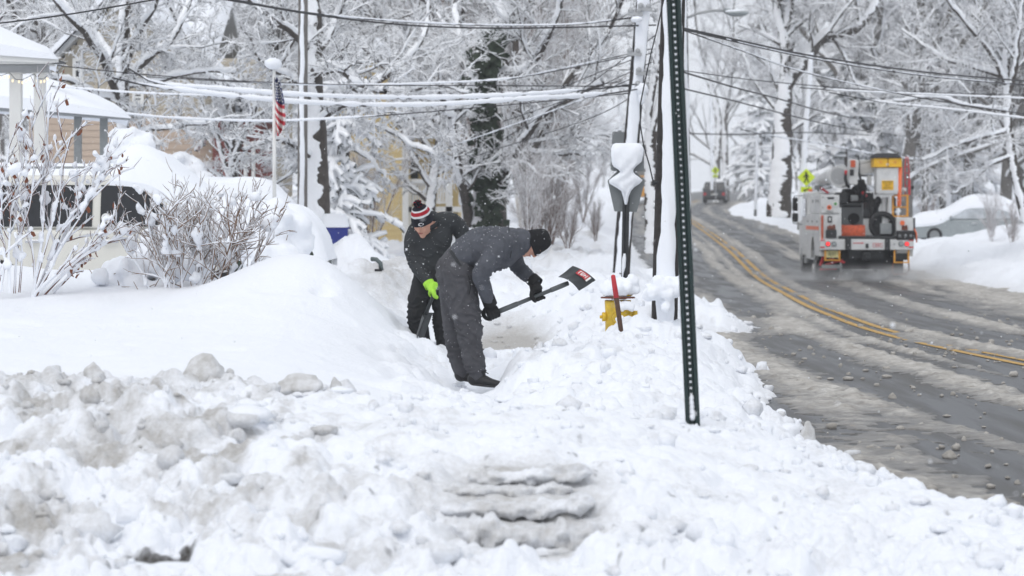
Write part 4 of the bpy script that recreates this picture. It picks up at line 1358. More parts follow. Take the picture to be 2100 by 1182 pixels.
def siding(mb, x0, x1, y, z0, z1, st=.16, top=None):
    """lap boards on a wall facing the street; top(z) can narrow it to a gable"""
    z = z0
    while z < z1:
        a, b = (x0, x1) if top is None else top(z, x0, x1)
        if b - a > .1:
            mb.add([(a, y - .022, z), (b, y - .022, z), (b, y - .004, z + st), (a, y - .004, z + st), (a, y, z), (b, y, z)],
                   [(0, 1, 2, 3), (4, 5, 1, 0)])
        z += st

def window(parent, x0, x1, y, z0, z1, frame='white_paint', cross=True):
    f = MB()
    w = .07
    for a in ((x0, x1, z1 - w, z1), (x0, x1, z0, z0 + w), (x0, x0 + w, z0 + w, z1 - w), (x1 - w, x1, z0 + w, z1 - w)):
        f.bb(a[0], a[1], y - .07, y + .01, a[2], a[3])
    if cross:
        zm = (z0 + z1) / 2
        f.bb(x0 + w, x1 - w, y - .055, y, zm - .025, zm + .025)
    fo = f.build('window', M[frame], parent)
    MB().bb(x0 + w * .5, x1 - w * .5, y - .03, y - .012, z0 + w * .5, z1 - w * .5).build('pane', M['glass_dark'], fo)
    sl = MB().bb(x0 - .06, x1 + .06, y - .12, y + .01, z0 - .06, z0)
    sl.build('sill', M[frame], fo)
    return fo

# beige house: gable towards the street, wing with brick ground floor
d = 62.0
g = at(250, 435, d)
bh = thing('house', 'beige sided house with snowy gable and red brick corner behind the trees', 'house', (g.x, d, .6))
xl_, xr_ = at(60, 0, d).x, at(438, 0, d).x
ze = at(0, 196, d).z; zap = at(0, -2, d).z; xm = (xl_ + xr_) / 2
mb = MB().prism([(xl_, .3), (xr_, .3), (xr_, ze), (xm, zap), (xl_, ze)], 'y', d, d + 9)
mb.build('wall', M['beige_siding'], bh)
sd_ = MB()
def gab(z, a, b):
    if z < ze: return a, b
    k = (z - ze) / (zap - ze)
    return a + (xm - a) * k, b - (b - xm) * k
zsplit = at(0, 238, d).z
siding(sd_, xl_, xr_, d, zsplit, zap - .2, .14, gab)
o = sd_.build('siding', M['beige_siding'], bh); o['kind'] = 'stuff'
sd2 = MB(); siding(sd2, xl_, xr_, d, .4, zsplit, .14)
o = sd2.build('siding', M['peach_siding'], bh); o['kind'] = 'stuff'; o['label'] = 'peach coloured lower siding'
rf = MB()
for sx in (-1, 1):
    xe = xl_ - .35 if sx < 0 else xr_ + .35
    zz = ze - .3
    rf.prism([(xe, zz), (xm, zap + .1), (xm, zap + .25), (xe, zz + .15)], 'y', d - .4, d + 9.2)
ro = rf.build('roof', M['grey_paint'], bh)
sb = MB()
snow_slab(sb, [(xl_ - .4, ze - .17), (xm, zap + .27), (xr_ + .4, ze - .17)], d - .5, d + 9.3, .42, 6, 12)
sb.build('roof_snow', M['snow'], ro)
for (a, b, c, e) in ((284, 304, 118, 146), (272, 296, 188, 212), (330, 350, 130, 170), (150, 172, 120, 165)):
    p, q = at(a, e, d), at(b, c, d)
    window(bh, p.x, q.x, d - .022, p.z, q.z)
# main block to the right, behind the gable
d2 = 66.0
xa, xb = at(330, 0, d2).x, at(545, 0, d2).x
z1 = at(0, 130, d2).z
MB().bb(xa, xb, d2, d2 + 8, .3, z1).build('wall', M['beige_siding'], bh)
s3 = MB(); siding(s3, xa, xb, d2, 1.2, z1, .14)
o = s3.build('siding', M['beige_siding'], bh); o['kind'] = 'stuff'
r2 = MB().prism([(d2 - .6, z1 - .05), (d2 + 4, z1 + 1.75), (d2 + 8.6, z1 - .05), (d2 + 8.6, z1 - .2), (d2 + 4, z1 + 1.6), (d2 - .6, z1 - .2)], 'x', xa - .2, xb - 1.2)
r2o = r2.build('roof', M['grey_paint'], bh)
P = [[(x, yy, z1 - .05 + (yy - d2 + .6) * .3913 + .34 * min(1, math.sqrt(max(0, min(x - xa + .25, xb - 1.15 - x, yy - d2 + .7) / .4))) + .06 * math.sin(x * 2.1)) for x in np.linspace(xa - .25, xb - 1.15, 16)] for yy in np.linspace(d2 - .7, d2 + 4, 9)]
MB().grid(P).build('roof_snow', M['snow'], r2o)
for (a, b, c, e) in ((470, 485, 150, 205), (492, 508, 150, 205)):
    p, q = at(a, e, d2), at(b, c, d2)
    window(bh, p.x, q.x, d2 - .022, p.z, q.z)
# brick corner with its own low roof
d3 = 60.5
xa, xb = at(436, 0, d3).x, at(526, 0, d3).x
z1 = at(0, 244, d3).z
m = bpy.data.materials.new('red_brick'); m.use_nodes = True; M['red_brick'] = m
n, l = m.node_tree.nodes, m.node_tree.links
b = n['Principled BSDF']; b.inputs['Roughness'].default_value = .85
tc = n.new('ShaderNodeTexCoord'); mp = n.new('ShaderNodeMapping'); bk = n.new('ShaderNodeTexBrick')
mp.inputs['Rotation'].default_value = (math.radians(90), 0, 0)
l.new(tc.outputs['Object'], mp.inputs[0]); l.new(mp.outputs[0], bk.inputs['Vector'])
bk.inputs['Color1'].default_value = (.26, .055, .045, 1); bk.inputs['Color2'].default_value = (.17, .045, .04, 1); bk.inputs['Mortar'].default_value = (.34, .28, .25, 1)
bk.inputs['Scale'].default_value = 5.0; bk.inputs['Mortar Size'].default_value = .012
l.new(bk.outputs[0], b.inputs['Base Color'])
MB().bb(xa, xb, d3, d3 + 5, .3, z1).build('brick_wall', M['red_brick'], bh)
r3 = MB().prism([(xa - .2, z1), (xb + .3, z1), (xb + .3, z1 + .12), (xa - .2, z1 + .12)], 'y', d3 - .5, d3 + 5)
r3o = r3.build('roof', M['grey_paint'], bh)
snow_slab(MB(), [(xa - .25, z1 + .8), (xa + .6, z1 + .45), (xb + .35, z1 + .12)], d3 - .6, d3 + 5, .36).build('roof_snow', M['snow'], r3o)
for px in (470, 482, 500, 516):
    p, q = at(px, 350, d3 - .2), at(px + 7, 290 if px != 482 else 262, d3 - .2)
    MB().bb(p.x, q.x, d3 - .25, d3 - .1, .4, q.z).build('porch_post', M['white_paint'] if px != 482 else M['grey_paint'], bh, bevel=.01)

# yellow house
d = 78.0
g = at(760, 435, d)
yh = thing('house', 'pale yellow sided house with white deck railing, half hidden by snowy branches', 'house', (g.x, d, .8))
xl_, xr_ = at(690, 0, d).x, at(834, 0, d).x
ze = at(0, 205, d).z; zap = at(0, 110, d).z; xm = (xl_ + xr_) / 2
MB().prism([(xl_, .3), (xr_, .3), (xr_, ze), (xm, zap), (xl_, ze)], 'y', d, d + 9).build('wall', M['yellow_siding'], yh)
s4 = MB()
siding(s4, xl_, xr_, d, .9, zap - .2, .15, gab)
o = s4.build('siding', M['yellow_siding'], yh); o['kind'] = 'stuff'
rf = MB()
for sx in (-1, 1):
    xe = xl_ - .35 if sx < 0 else xr_ + .35
    rf.prism([(xe, ze - .3), (xm, zap + .1), (xm, zap + .25), (xe, ze - .15)], 'y', d - .4, d + 9.2)
ro = rf.build('roof', M['grey_paint'], yh)
snow_slab(MB(), [(xl_ - .4, ze - .17), (xm, zap + .27), (xr_ + .4, ze - .17)], d - .5, d + 9.3, .42, 6, 12).build('roof_snow', M['snow'], ro)
for (a, b, c, e) in ((704, 722, 182, 232), (750, 768, 186, 225)):
    p, q = at(a, e, d), at(b, c, d)
    window(yh, p.x, q.x, d - .022, p.z, q.z)
MB().bb(xr_ - .12, xr_ + .05, d - .05, d + .1, .5, ze - .1).build('corner_board', M['white_paint'], yh)
# set-back wall with a door and the deck
xw = at(940, 0, d + 3).x
MB().bb(xr_ + .05, xw, d + 3, d + 8, .3, ze - .4).build('wall', M['yellow_siding'], yh)
p, q = at(842, 400, d + 3), at(858, 318, d + 3)
dd_ = MB().bb(p.x, q.x, d + 2.93, d + 2.99, p.z, q.z).build('door', M['glass_dark'], yh)
zt, zb_ = at(0, 376, d + .6).z, at(0, 424, d + .6).z
xa, xb = at(838, 0, d + .6).x, at(918, 0, d + .6).x
MB().bb(xa, xb + .6, d + .5, d + 3, zb_ - .15, zb_).build('deck_floor', M['white_paint'], yh)
MB().bb(xa, xb, d + .55, d + .65, zt - .07, zt).build('rail', M['white_paint'], yh)
MB().bb(xa, xb, d + .57, d + .63, zb_ + .08, zb_ + .14).build('rail', M['white_paint'], yh)
snow_slab(MB(), [(xa, zt), (xb, zt)], d + .5, d + .7, .12, 4, 14).build('rail_snow', M['snow'], yh)
bm0 = None
for k in range(15):
    x = xa + .06 + (xb - xa - .12) * k / 14
    if bm0 is None:
        o = MB().bb(-.025, .025, -.025, .025, 0, zt - .07 - zb_ - .14).build('baluster', M['white_paint'], None)
        bm0 = o.data
    else:
        o = bpy.data.objects.new('baluster', bm0); COL.objects.link(o)
    o.parent = yh; o.location = Vector((x, d + .6, zb_ + .14)) - Vector(yh.location)
for px in (838, 921):
    p = at(px, 0, d + .6)
    MB().bb(p.x - .09, p.x + .09, d + .5, d + .7, .3, zt + .12).build('post', M['white_paint'], yh)
MB().bb(xa - .3, xw, d + .3, d + 3.1, ze - .9, ze - .75).build('porch_roof', M['grey_paint'], yh)
snow_slab(MB(), [(xa - .35, ze - .75), (xw, ze - .75)], d + .2, d + 3.1, .35).build('porch_roof_snow', M['snow'], yh)

# grey house across the street
d = 172.0
g = at(1955, 435, d)
gh = thing('house', 'low grey house with snowy roof beyond the buried car', 'house', (g.x, d, 2))
xl_, xr_ = at(1908, 0, d).x, at(2010, 0, d).x
z0, z1, z2 = at(0, 392, d).z, at(0, 350, d).z, at(0, 336, d).z
MB().bb(xl_, xr_, d, d + 7, z0 - 3, z1).build('wall', M['grey_siding'], gh)
MB().prism([(d - .5, z1), (d + 3.5, z1 + 1.6), (d + 7.5, z1)], 'x', xl_ - .4, xr_ + .4).build('roof', M['grey_paint'], gh)
P = [[(x, d - .6 + t * 4.1, z1 + t * 1.7 + .3 * (1 if 0 < t else .4)) for x in np.linspace(xl_ - .5, xr_ + .5, 8)] for t in np.linspace(0, 1, 5)]
MB().grid(P).build('roof_snow', M['snow'], gh)
p, q = at(1962, 372, d), at(1975, 354, d)
window(gh, p.x, q.x, d - .02, p.z, q.z)

# near porch with string lights at the left edge
d = 36.5
po = thing('porch', 'white columned porch with a thick snow roof and string lights at the left edge', 'porch', tuple(at(20, 330, d)))
def X(px, dd=d): return at(px, 0, dd).x
def Z(py, dd=d): return at(0, py, dd).z
for px, w in ((33, .075), (82, .07)):
    c = MB()
    c.bb(X(px) - w, X(px) + w, d - w, d + w, .3, Z(152))
    c.bb(X(px) - w - .03, X(px) + w + .03, d - w - .03, d + w + .03, Z(152), Z(152) + .05)
    c.build('column', M['white_paint'], po, bevel=.008)
MB().bb(X(-160), X(98), d - .14, d + .14, Z(150), Z(134)).build('beam', M['grey_paint'], po, bevel=.006)
MB().bb(X(-160), X(104), d - .3, d + .4, Z(134) + .003, Z(120)).build('soffit', M['white_paint'], po)
fa = MB().prism([(X(-160), Z(104)), (X(128), Z(122)), (X(128), Z(131)), (X(104), Z(133)), (X(-160), Z(122))], 'y', d - .42, d - .3)
fa.build('fascia', M['white_paint'], po, bevel=.006)
rfo = MB().prism([(X(-160), Z(108)), (X(128), Z(126)), (X(128), Z(130)), (X(-160), Z(122))], 'y', d - .3, d + .3).build('roof', M['dark_metal'], po)
top = [(-160, -10), (-40, 30), (0, 48), (40, 66), (80, 84), (110, 96), (126, 112), (131, 122)]
P = []
for t in np.linspace(0, 1, 8):
    e = math.sqrt(max(0, 1 - (1 - min(t, 1 - t) * 7) ** 2)) if min(t, 1 - t) < 1 / 7 else 1
    row = []
    for px, py in top:
        zb = np.interp(px, [-160, 131], [Z(104), Z(124)])
        row.append((X(px) - .17 * t * 3.7, d - .46 + t * 3.7, zb + (Z(py) - zb) * (.35 + .65 * e)))
    P.append(row)
mb = MB().grid(P)
for i in (0, -1):
    mb.grid([[(p[0], p[1], float(np.interp(p[0], [X(-160), X(131)], [Z(106), Z(126)]))) for p in P[i]], P[i]])
mb.grid([[(r[-1][0], r[-1][1], Z(126)) for r in P], [r[-1] for r in P]])
mb.build('roof_snow', M['snow'], po)
cord = [(-8, 148), (2, 156), (12, 152), (20, 150), (32, 163), (46, 164), (58, 158), (70, 152), (78, 162), (90, 162), (98, 155)]
st_ = MB().tube([at(a, b_, d - .2) for a, b_ in cord], .004, 5).build('light_string', M['wire_black'], po)
blb = None
for a, b_ in ((0, 160), (9, 158), (18, 158), (26, 166), (39, 168), (46, 170), (53, 166), (61, 162), (76, 166), (84, 168), (91, 167), (97, 162)):
    c = at(a, b_, d - .2)
    if blb is None:
        o = MB().ball((0, 0, 0), (.013, .013, .02), 8, 6).build('bulb', M['warm_bulb'], None); blb = o.data
    else:
        o = bpy.data.objects.new('bulb', blb); COL.objects.link(o)
    o.parent = po; o.location = c - Vector(po.location)

# lower porch roof behind it
d = 43.0
p2 = thing('porch', 'lower porch roof under deep snow on dark grey posts', 'porch', tuple(at(140, 330, d)))
for px in (160, 213):
    MB().bb(X(px, d) - .055, X(px, d) + .055, d - .05, d + .05, .3, Z(234, d)).build('post', M['grey_metal'], p2, bevel=.006)
MB().prism([(X(-200, d), Z(205, d)), (X(150, d), Z(232, d)), (X(272, d), Z(243, d)), (X(272, d), Z(247, d)), (X(150, d), Z(239, d)), (X(-200, d), Z(214, d))], 'y', d - .3, d + .3).build('roof', M['grey_paint'], p2)
top = [(-200, 90), (0, 142), (60, 150), (100, 156), (150, 172), (205, 192), (245, 212), (266, 228), (276, 240)]
P = []
for t in np.linspace(0, 1, 9):
    e = math.sqrt(max(0, 1 - (1 - min(t, 1 - t) * 6) ** 2)) if min(t, 1 - t) < 1 / 6 else 1
    row = []
    for px, py in top:
        zb = float(np.interp(px, [-200, 150, 276], [Z(206, d), Z(233, d), Z(244, d)]))
        row.append((X(px, d) - .15 * t * 4.4, d - .4 + t * 4.4, zb + (Z(py, d) - zb) * (.3 + .7 * e)))
    P.append(row)
mb = MB().grid(P)
for i in (0, -1):
    mb.grid([[(p[0], p[1], float(np.interp(p[0], [X(-200, d), X(150, d), X(276, d)], [Z(207, d), Z(234, d), Z(245, d)]))) for p in P[i]], P[i]])
mb.build('roof_snow', M['snow'], p2)

# ---------------------------------------------------------------- poles, wires, signs
def plaster(parent, base, top, r0, r1, name='snow_cover', half=1.15, th=.03, seed=1, n=60, mt='snow', lo=0, hi=1, gaps=()):
    """snow blown flat against the camera side of a pole"""
    base, top = Vector(base), Vector(top)
    rng = np.random.default_rng(seed)
    rows = []
    ph = rng.uniform(0, 100)
    for i in range(n + 1):
        t = lo + (hi - lo) * i / n
        c = base.lerp(top, t); r = r0 + (r1 - r0) * t
        q = t * (top - base).length
        a0 = half + .6 * float(fbm(np.array([q * 1.2 + ph]), np.array([0.]), seed, 4)[0] - .5) * 2 + rng.normal(0, .04)
        a1 = half + .6 * float(fbm(np.array([q * 1.2 + ph]), np.array([9.]), seed + 3, 4)[0] - .5) * 2 + rng.normal(0, .04)
        row = []
        for j in range(11):
            s = -a0 + (a0 + a1) * j / 10
            k = math.sqrt(max(0, 1 - (2 * j / 10 - 1) ** 2))
            rr = r - .006 + (th * k + .006 * (j not in (0, 10))) * (1 + .25 * math.sin(q * 7 + j))
            row.append(c + Vector((math.sin(s) * rr, -math.cos(s) * rr, 0)))
        rows.append(row)
    mb = MB().grid(rows)
    return mb.build(name, M[mt], parent)

def pole(label, b, t, d, r0, r1, mt='pole_wood', half=1.15, th=.03, seed=1, name='utility_pole', group=None, dt=None):
    B, T = at(b[0], b[1], d), at(t[0], t[1], dt or d)
    root = thing(name, label, 'utility pole' if name == 'utility_pole' else 'pole', tuple(B), group)
    MB().tube([B + (T - B) * k / 10 - Vector((0, 0, .3 if k == 0 else 0)) for k in range(11)], [r0 + (r1 - r0) * k / 10 for k in range(11)], 20).build('shaft', M[mt], root)
    plaster(root, B, T, r0, r1, half=half, th=th, seed=seed)
    return root, B, T
pA, B, T = pole('nearest utility pole, tilted, one face plastered white with snow', (1361, 700), (1388, -260), 31, .145, .125, half=.82, th=.022, seed=4)
R_ = random.Random(4)
bl = []
for k in range(60):
    c = at(1366 + R_.gauss(0, 18), 592 + R_.gauss(0, 11), 30.75 + R_.uniform(-.12, .1))
    bl.append((c, R_.uniform(.035, .085)))
o = snow_mass('snow_clump', bl, .018, pA, 'snow', .4, 4, 12); o['kind'] = 'stuff'
mb = MB()
mb.tube([at(1339, 378, 30.9), at(1345, 374, 30.9)], .02, 8)
mb.tube([at(1336, 380, 30.9), at(1349, 372, 30.88)], .008, 6)
mb.build('bracket', M['dark_metal'], pA)
cb = MB().tube([at(a, b_, 30.8) for a, b_ in ((1366, -60), (1361, 0), (1349, 55), (1335, 110), (1322, 170), (1313, 215), (1313, 255), (1320, 300), (1332, 340), (1340, 376))], .0075, 6)
tag(cb.build('drop_cable', M['wire_black']), 'thin black cable curving down beside the nearest tilted utility pole', 'cable')
pB, B, T = pole('second utility pole along the walk, snow-plastered and leaning, behind the back-facing signs', (1272, 560), (1332, -140), 46, .14, .11, half=1.0, seed=9)
for k, (a, b_) in enumerate(((1302, 28), (1322, 18), (1300, 110), (1318, 150), (1316, 178))):
    c = MB()
    c.bar(at(a - 14, b_, 45.8), at(a + 16, b_ + 2, 45.8), .05, .06)
    c.ball(at(a - 8, b_ - 6, 45.8), .05, 8, 6); c.ball(at(a + 8, b_ - 5, 45.8), .045, 8, 6)
    c.build('crossarm' if k < 2 else 'insulator', M['grey_paint'], pB)
mb = MB()
mb.ball(at(1306, 40, 45.7), (.10, .10, .05), 10, 8, 3, .1); mb.ball(at(1316, 184, 45.7), (.10, .10, .10), 10, 8, 4, .2); mb.ball(at(1316, 200, 45.7), (.06, .08, .12), 10, 8, 5, .2)
o = mb.build('snow_clump', M['snow'], pB, fix=False); o['kind'] = 'stuff'
pole('smooth grey-white utility pole standing left of the tall dark trunk', (620, 505), (622, -120), 48, .085, .08, mt='bark_grey', half=.5, th=.012, seed=12)
pC, B, T = pole('far utility pole with the street light arm, mostly behind the green post', (1408, 545), (1398, -100), 72, .14, .12, half=1.0, seed=15)
ar = MB().tube([at(1402, 40, 72), at(1430, 28, 71.9), at(1460, 22, 71.8), at(1488, 22, 71.8)], .035, 8).build('lamp_arm', M['grey_paint'], pC)
h_ = MB()
h_.ball(at(1512, 27, 71.7), (.30, .12, .075), 14, 8)
h_.tube([at(1486, 22, 71.8), at(1500, 25, 71.75)], .07, 10)
h_.build('lamp_head', M['lens_grey'], ar)
MB().ball(at(1512, 30, 71.7), (.24, .1, .06), 12, 8, low=-1).build('lens', M['lens_grey'], ar)
sn_ = MB().ball(at(1508, 24, 71.7), (.27, .1, .05), 12, 8).build('lamp_snow', M['snow'], ar)
# slim white poles far along the road
pole('tall slim white light pole behind the pedestrian sign', (1640, 455), (1663, 108), 102, .10, .08, mt='white_paint', name='light_pole', seed=22, half=1.3)
pole('very thin pale pole left of the bucket truck, before the forked tree', (1549, 430), (1553, 270), 128, .07, .06, mt='grey_paint', name='light_pole', seed=23)
pole('faint distant pole between the signs and the second utility pole', (1272, 330), (1272, 190), 190, .12, .10, mt='bark_grey', name='utility_pole', seed=24)
pole('slim distant pole near the far crossing sign', (1460, 390), (1457, 200), 215, .11, .10, mt='bark_grey', name='utility_pole', seed=25)

def wire(label, pts, r=.012, snow=None, sr=.03, group='overhead wires', d=None):
    q = [at(p[0], p[1], p[2] if len(p) > 2 else d) for p in pts]
    P = resample([list(v) for v in q], 26)
    root = thing('overhead_wire', label, 'wire', tuple(P[0]), group)
    MB().tube(P, r, 5, cap=False).build('conductor', M['wire_black'], root)
    if snow:
        a, b_ = snow
        k = np.linspace(0, 26, 105)
        PP = np.stack([np.interp(k, np.arange(27), P[:, i]) for i in range(3)], -1)
        sel = (k >= a * 26) & (k <= b_ * 26)
        S = PP[sel]
        g_ = np.random.default_rng(int(abs(P[0][0]) * 100) + 7)
        rr = sr * g_.uniform(.75, 1.2, len(S)) * np.where(g_.random(len(S)) < .06, .45, 1); rr[:2] = rr[-2:] = r; rr[2:4] *= .6; rr[-4:-2] *= .6
        MB().tube(S + np.array([0, -.004, sr * .5]), rr, 7).build('snow_cover', M['snow'], root)
    return root
wire('dark wire crossing the top left corner', [(-60, 55), (120, 33), (315, 0), (520, -40)], .009, d=30)
wire('upper dark wire from the top of the tall trunk to the second utility pole', [(430, -10, 38), (600, 22, 40), (760, 40, 42), (1000, 52, 44), (1180, 50, 45), (1302, 36, 46)], .013, (.3, .95), .016)
wire('lower dark wire sagging just under the upper one to the second pole', [(430, -6, 38), (700, 38, 41), (870, 54, 43), (1080, 58, 45), (1345, 52, 46)], .013)
wire('thin level wire behind the flag at the height of the flagpole top', [(60, 128, 44), (260, 150, 45), (480, 166, 46), (700, 174, 46), (1000, 176, 46), (1325, 178, 46)], .009)
wire('upper of two wires thick with snow across the front of the houses', [(262, 140, 42), (300, 164, 42), (440, 182, 42), (620, 196, 42), (860, 202, 43), (1100, 194, 44), (1330, 170, 46)], .012, (.02, .82), .038)
wire('lower of two wires thick with snow across the front of the houses', [(230, 160, 41), (280, 172, 41), (420, 192, 41), (560, 207, 41), (860, 217, 42), (1090, 204, 43), (1190, 199, 44), (1330, 180, 46)], .012, (.03, .86), .040)
wire('snowy wire joining the two thick ones from the lower porch roof', [(100, 176, 43), (232, 188, 42.5), (320, 193, 42), (470, 199, 42), (560, 206, 42)], .009, (0, 1), .018)
wire('single snowy wire below the flag, passing the brick wall', [(180, 222, 44), (276, 236, 44), (420, 246, 44), (560, 249, 44), (700, 243, 44), (900, 228, 45), (1310, 190, 46)], .009, (.02, .5), .022)
wire('short white stretch of wire running over the flagpole', [(300, 158, 47), (520, 170, 47), (660, 175, 47), (890, 171, 47), (1010, 165, 47), (1320, 110, 46)], .008, (.2, .75), .018)
fanw = [((1345, 72), (1180, 190), (1010, 300)), ((1338, 100), (1190, 130), (1040, 165)), ((1338, 108), (1230, 145), (1085, 210)), ((1336, 128), (1180, 195), (1030, 250)),
        ((1334, 145), (1160, 215), (900, 310)), ((1330, 178), (1210, 240), (960, 325)), ((1320, 172), (1200, 182), (1060, 186))]
fl_ = ['steepest', 'topmost', 'second', 'third', 'fourth', 'lowest', 'nearly level']
for k, (a, b_, c) in enumerate(fanw):
    wire('%s wire of the fan spreading left from the second utility pole' % fl_[k], [(a[0], a[1], 46), (b_[0], b_[1] + 3, 52), (c[0], c[1], 58)], .009, (.35, .95) if k in (1, 4) else None, .014)
wire('upper dark wire crossing the road from the green post to the right edge', [(1400, 58, 38), (1500, 80, 40), (1660, 114, 44), (1860, 144, 48), (2140, 170, 54)], .015)
wire('dark wire twinned just below the upper road-crossing wire', [(1400, 60, 38), (1500, 84, 40), (1660, 119, 44), (1860, 151, 48), (2140, 178, 54)], .014, (.1, .9), .012)
wire('wire descending through the forked tree to the right edge', [(1400, 62, 40), (1500, 97, 42), (1640, 146, 46), (1850, 194, 50), (2140, 240, 56)], .011, (.05, .6), .014)
wire('dark wire slanting down to the slim white light pole', [(1400, 148, 46), (1500, 178, 52), (1600, 204, 60), (1660, 222, 66), (1760, 245, 78)], .017)
wire('thin wire passing level behind the forked tree', [(1400, 145, 50), (1560, 166, 54), (1800, 186, 58), (2140, 196, 64)], .010)
wire('snow-whitened wire entering from the right edge, upper', [(1640, 180, 52), (1720, 186, 52), (1900, 194, 52), (2140, 204, 52)], .010, (.1, 1), .020)
wire('snow-whitened wire entering from the right edge, lower', [(1700, 190, 50), (1810, 210, 50), (1950, 225, 50), (2140, 248, 50)], .010, (.2, 1), .024)
wire('wire dropping from the green post toward the truck boom', [(1400, 182, 52), (1500, 206, 58), (1600, 232, 66), (1720, 260, 76), (1900, 284, 90), (2140, 300, 110)], .016)
wire('low level wire over the far car', [(1400, 274, 80), (1500, 276, 84), (1640, 272, 90), (1800, 278, 98), (2140, 286, 110)], .018)
wire('low snowy wire ending above the truck bucket', [(1520, 266, 86), (1600, 282, 90), (1700, 298, 92), (1790, 316, 94), (1960, 330, 100)], .016, (.1, .9), .025)

# green perforated channel post, nearest of all
d = 16.0
PB, PT = at(1424, 862, d) - Vector((0, 0, .25)), at(1379, -40, d)
gp = thing('sign_post', 'dark green perforated channel post leaning in the foreground bank', 'sign post', tuple(at(1424, 862, d)))
ax = (PT - PB).normalized(); rt = ax.cross(Vector((0, 1, 0))).normalized(); fw = rt.cross(ax).normalized()   # fw points away from the camera or to it
if fw.y > 0: fw = -fw
Lp = (PT - PB).length
w2, fl2 = .0165, .041
mb = MB()
def ob_box(mb, s0, s1, a0, a1, f0, f1):
    V = [PB + ax * s + rt * a + fw * f for s in (s0, s1) for a in (a0, a1) for f in (f0, f1)]
    mb.add(V, [(0, 1, 3, 2), (4, 6, 7, 5), (0, 4, 5, 1), (2, 3, 7, 6), (0, 2, 6, 4), (1, 5, 7, 3)])
hole, st = .0125, .0348
for sgn in (-1, 1):
    a, b_ = sorted((sgn * hole / 2, sgn * w2)); ob_box(mb, 0, Lp, a, b_, -.002, .002)          # web each side of the holes
mb.build('web', M['post_green'], gp)
for sgn in (-1, 1):
    m2 = MB()
    V = []
    for s in (0, Lp):
        for a, f in ((w2, -.002), (w2 + .006, .022), (fl2, .026), (fl2, .030), (w2 + .003, .026), (w2 - .003, .002)):
            V.append(PB + ax * s + rt * (sgn * a) + fw * f)
    m2.add(V, [(i, (i + 1) % 6, 6 + (i + 1) % 6, 6 + i) for i in range(6)] + [tuple(range(6)), tuple(range(11, 5, -1))])
    m2.build('flange', M['post_green'], gp)
m3 = MB(); m4 = MB()
s = .02
while s < Lp:
    ob_box(m3, s, s + st - hole, -hole / 2, hole / 2, -.0018, .0018)
    c = PB + ax * (s + st - hole / 2) + fw * .0012
    m4.ball(c, (hole * .46, .002, hole * .46), 8, 5)
    s += st
o = m3.build('web_bridges', M['post_green'], gp, fix=False); o['kind'] = 'stuff'
o = m4.build('snow_in_holes', M['snow'], gp, fix=False); o['kind'] = 'stuff'
mb = MB()
for k in range(5):
    t = .27 + k * .026
    mb.ball(PB + ax * t + fw * .008, (.019 - .0012 * k, .014, .022), 8, 6, k, .12)
o = mb.build('snow_clump', M['snow'], gp, fix=False); o['kind'] = 'stuff'

def sign_poly(pts, d, th=.006):
    return [(at(a, b_, d).x, at(a, b_, d).z) for a, b_ in pts]
def round_poly(p, r, n=4):
    out = []
    N = len(p)
    for i in range(N):
        a, b_, c = Vector(p[i - 1]), Vector(p[i]), Vector(p[(i + 1) % N])
        u, v = (a - b_).normalized(), (c - b_).normalized()
        for k in range(n + 1):
            t = k / n
            q = (b_ + u * r) * (1 - t) ** 2 + b_ * 2 * t * (1 - t) + (b_ + v * r) * t * t
            out.append((q.x, q.y))
    return out
def snow_patch(rows, d, th, seed=0, cols=11):
    P = []
    for i, (py, a, b_) in enumerate(rows):
        e = min(i, len(rows) - 1 - i) / max(1, (len(rows) - 1) / 2)
        row = []
        for j in range(cols):
            s = j / (cols - 1)
            k = (max(0, 1 - (2 * s - 1) ** 4)) ** .5 * min(1, .25 + 2 * e)
            row.append(at(a + (b_ - a) * s, py, d) + Vector((0, -th * k * (1 + .25 * math.sin(i * 1.7 + j * 1.1 + seed)), 0)))
        P.append(row)
    return MB().grid(P)
# the two signs seen from behind
d = 35.0
sg = thing('road_sign', 'pair of grey sign backs half covered by snow on a dark post', 'road sign', tuple(at(1282, 600, d)))
MB().prism(round_poly(sign_poly([(1252, 299), (1320, 297), (1321, 352), (1253, 351)], d), .03), 'y', d, d + .006).build('square_panel', M['sign_back'], sg)
MB().prism(round_poly(sign_poly([(1246, 371), (1283, 334), (1323, 371), (1306, 435), (1260, 434)], d), .012), 'y', d + .012, d + .018).build('pentagon_panel', M['sign_back'], sg)
mb = MB()
A_, B_ = at(1279, 610, d - .03) - Vector((0, 0, .25)), at(1286, 300, d - .03)
mb.tube([A_, B_], .034, 6, flat=.5)
for sx in (-1, 1):
    mb.bar(A_ + Vector((sx * .028, -.02, 0)), B_ + Vector((sx * .028, -.02, 0)), .02, .03)
mb.build('post', M['dark_metal'], sg)
snow_patch([(294, 1262, 1310), (297, 1256, 1316), (305, 1253, 1320), (318, 1253, 1319), (332, 1254, 1316), (342, 1258, 1304), (348, 1268, 1299), (353, 1272, 1299), (358, 1266, 1303), (363, 1258, 1310), (370, 1249, 1318),
            (377, 1250, 1312), (384, 1262, 1301), (392, 1274, 1294), (402, 1277, 1290), (412, 1279, 1288), (420, 1281, 1286)], d - .05, .09, 2).build('snow_cover', M['snow'], sg)
snow_patch([(520, 1279, 1283), (530, 1276, 1284), (548, 1275, 1283), (560, 1275, 1279), (572, 1276, 1277)], d - .06, .03, 5).build('snow_cover', M['snow'], sg)
d = 47.0
s2 = thing('road_sign', 'plain rectangular grey sign back showing above and behind the snowy pair', 'road sign', tuple(at(1272, 560, d)))
MB().prism(round_poly(sign_poly([(1256, 270), (1285, 271), (1284, 349), (1252, 349)], d), .03), 'y', d, d + .008).build('panel', M['sign_back'], s2)
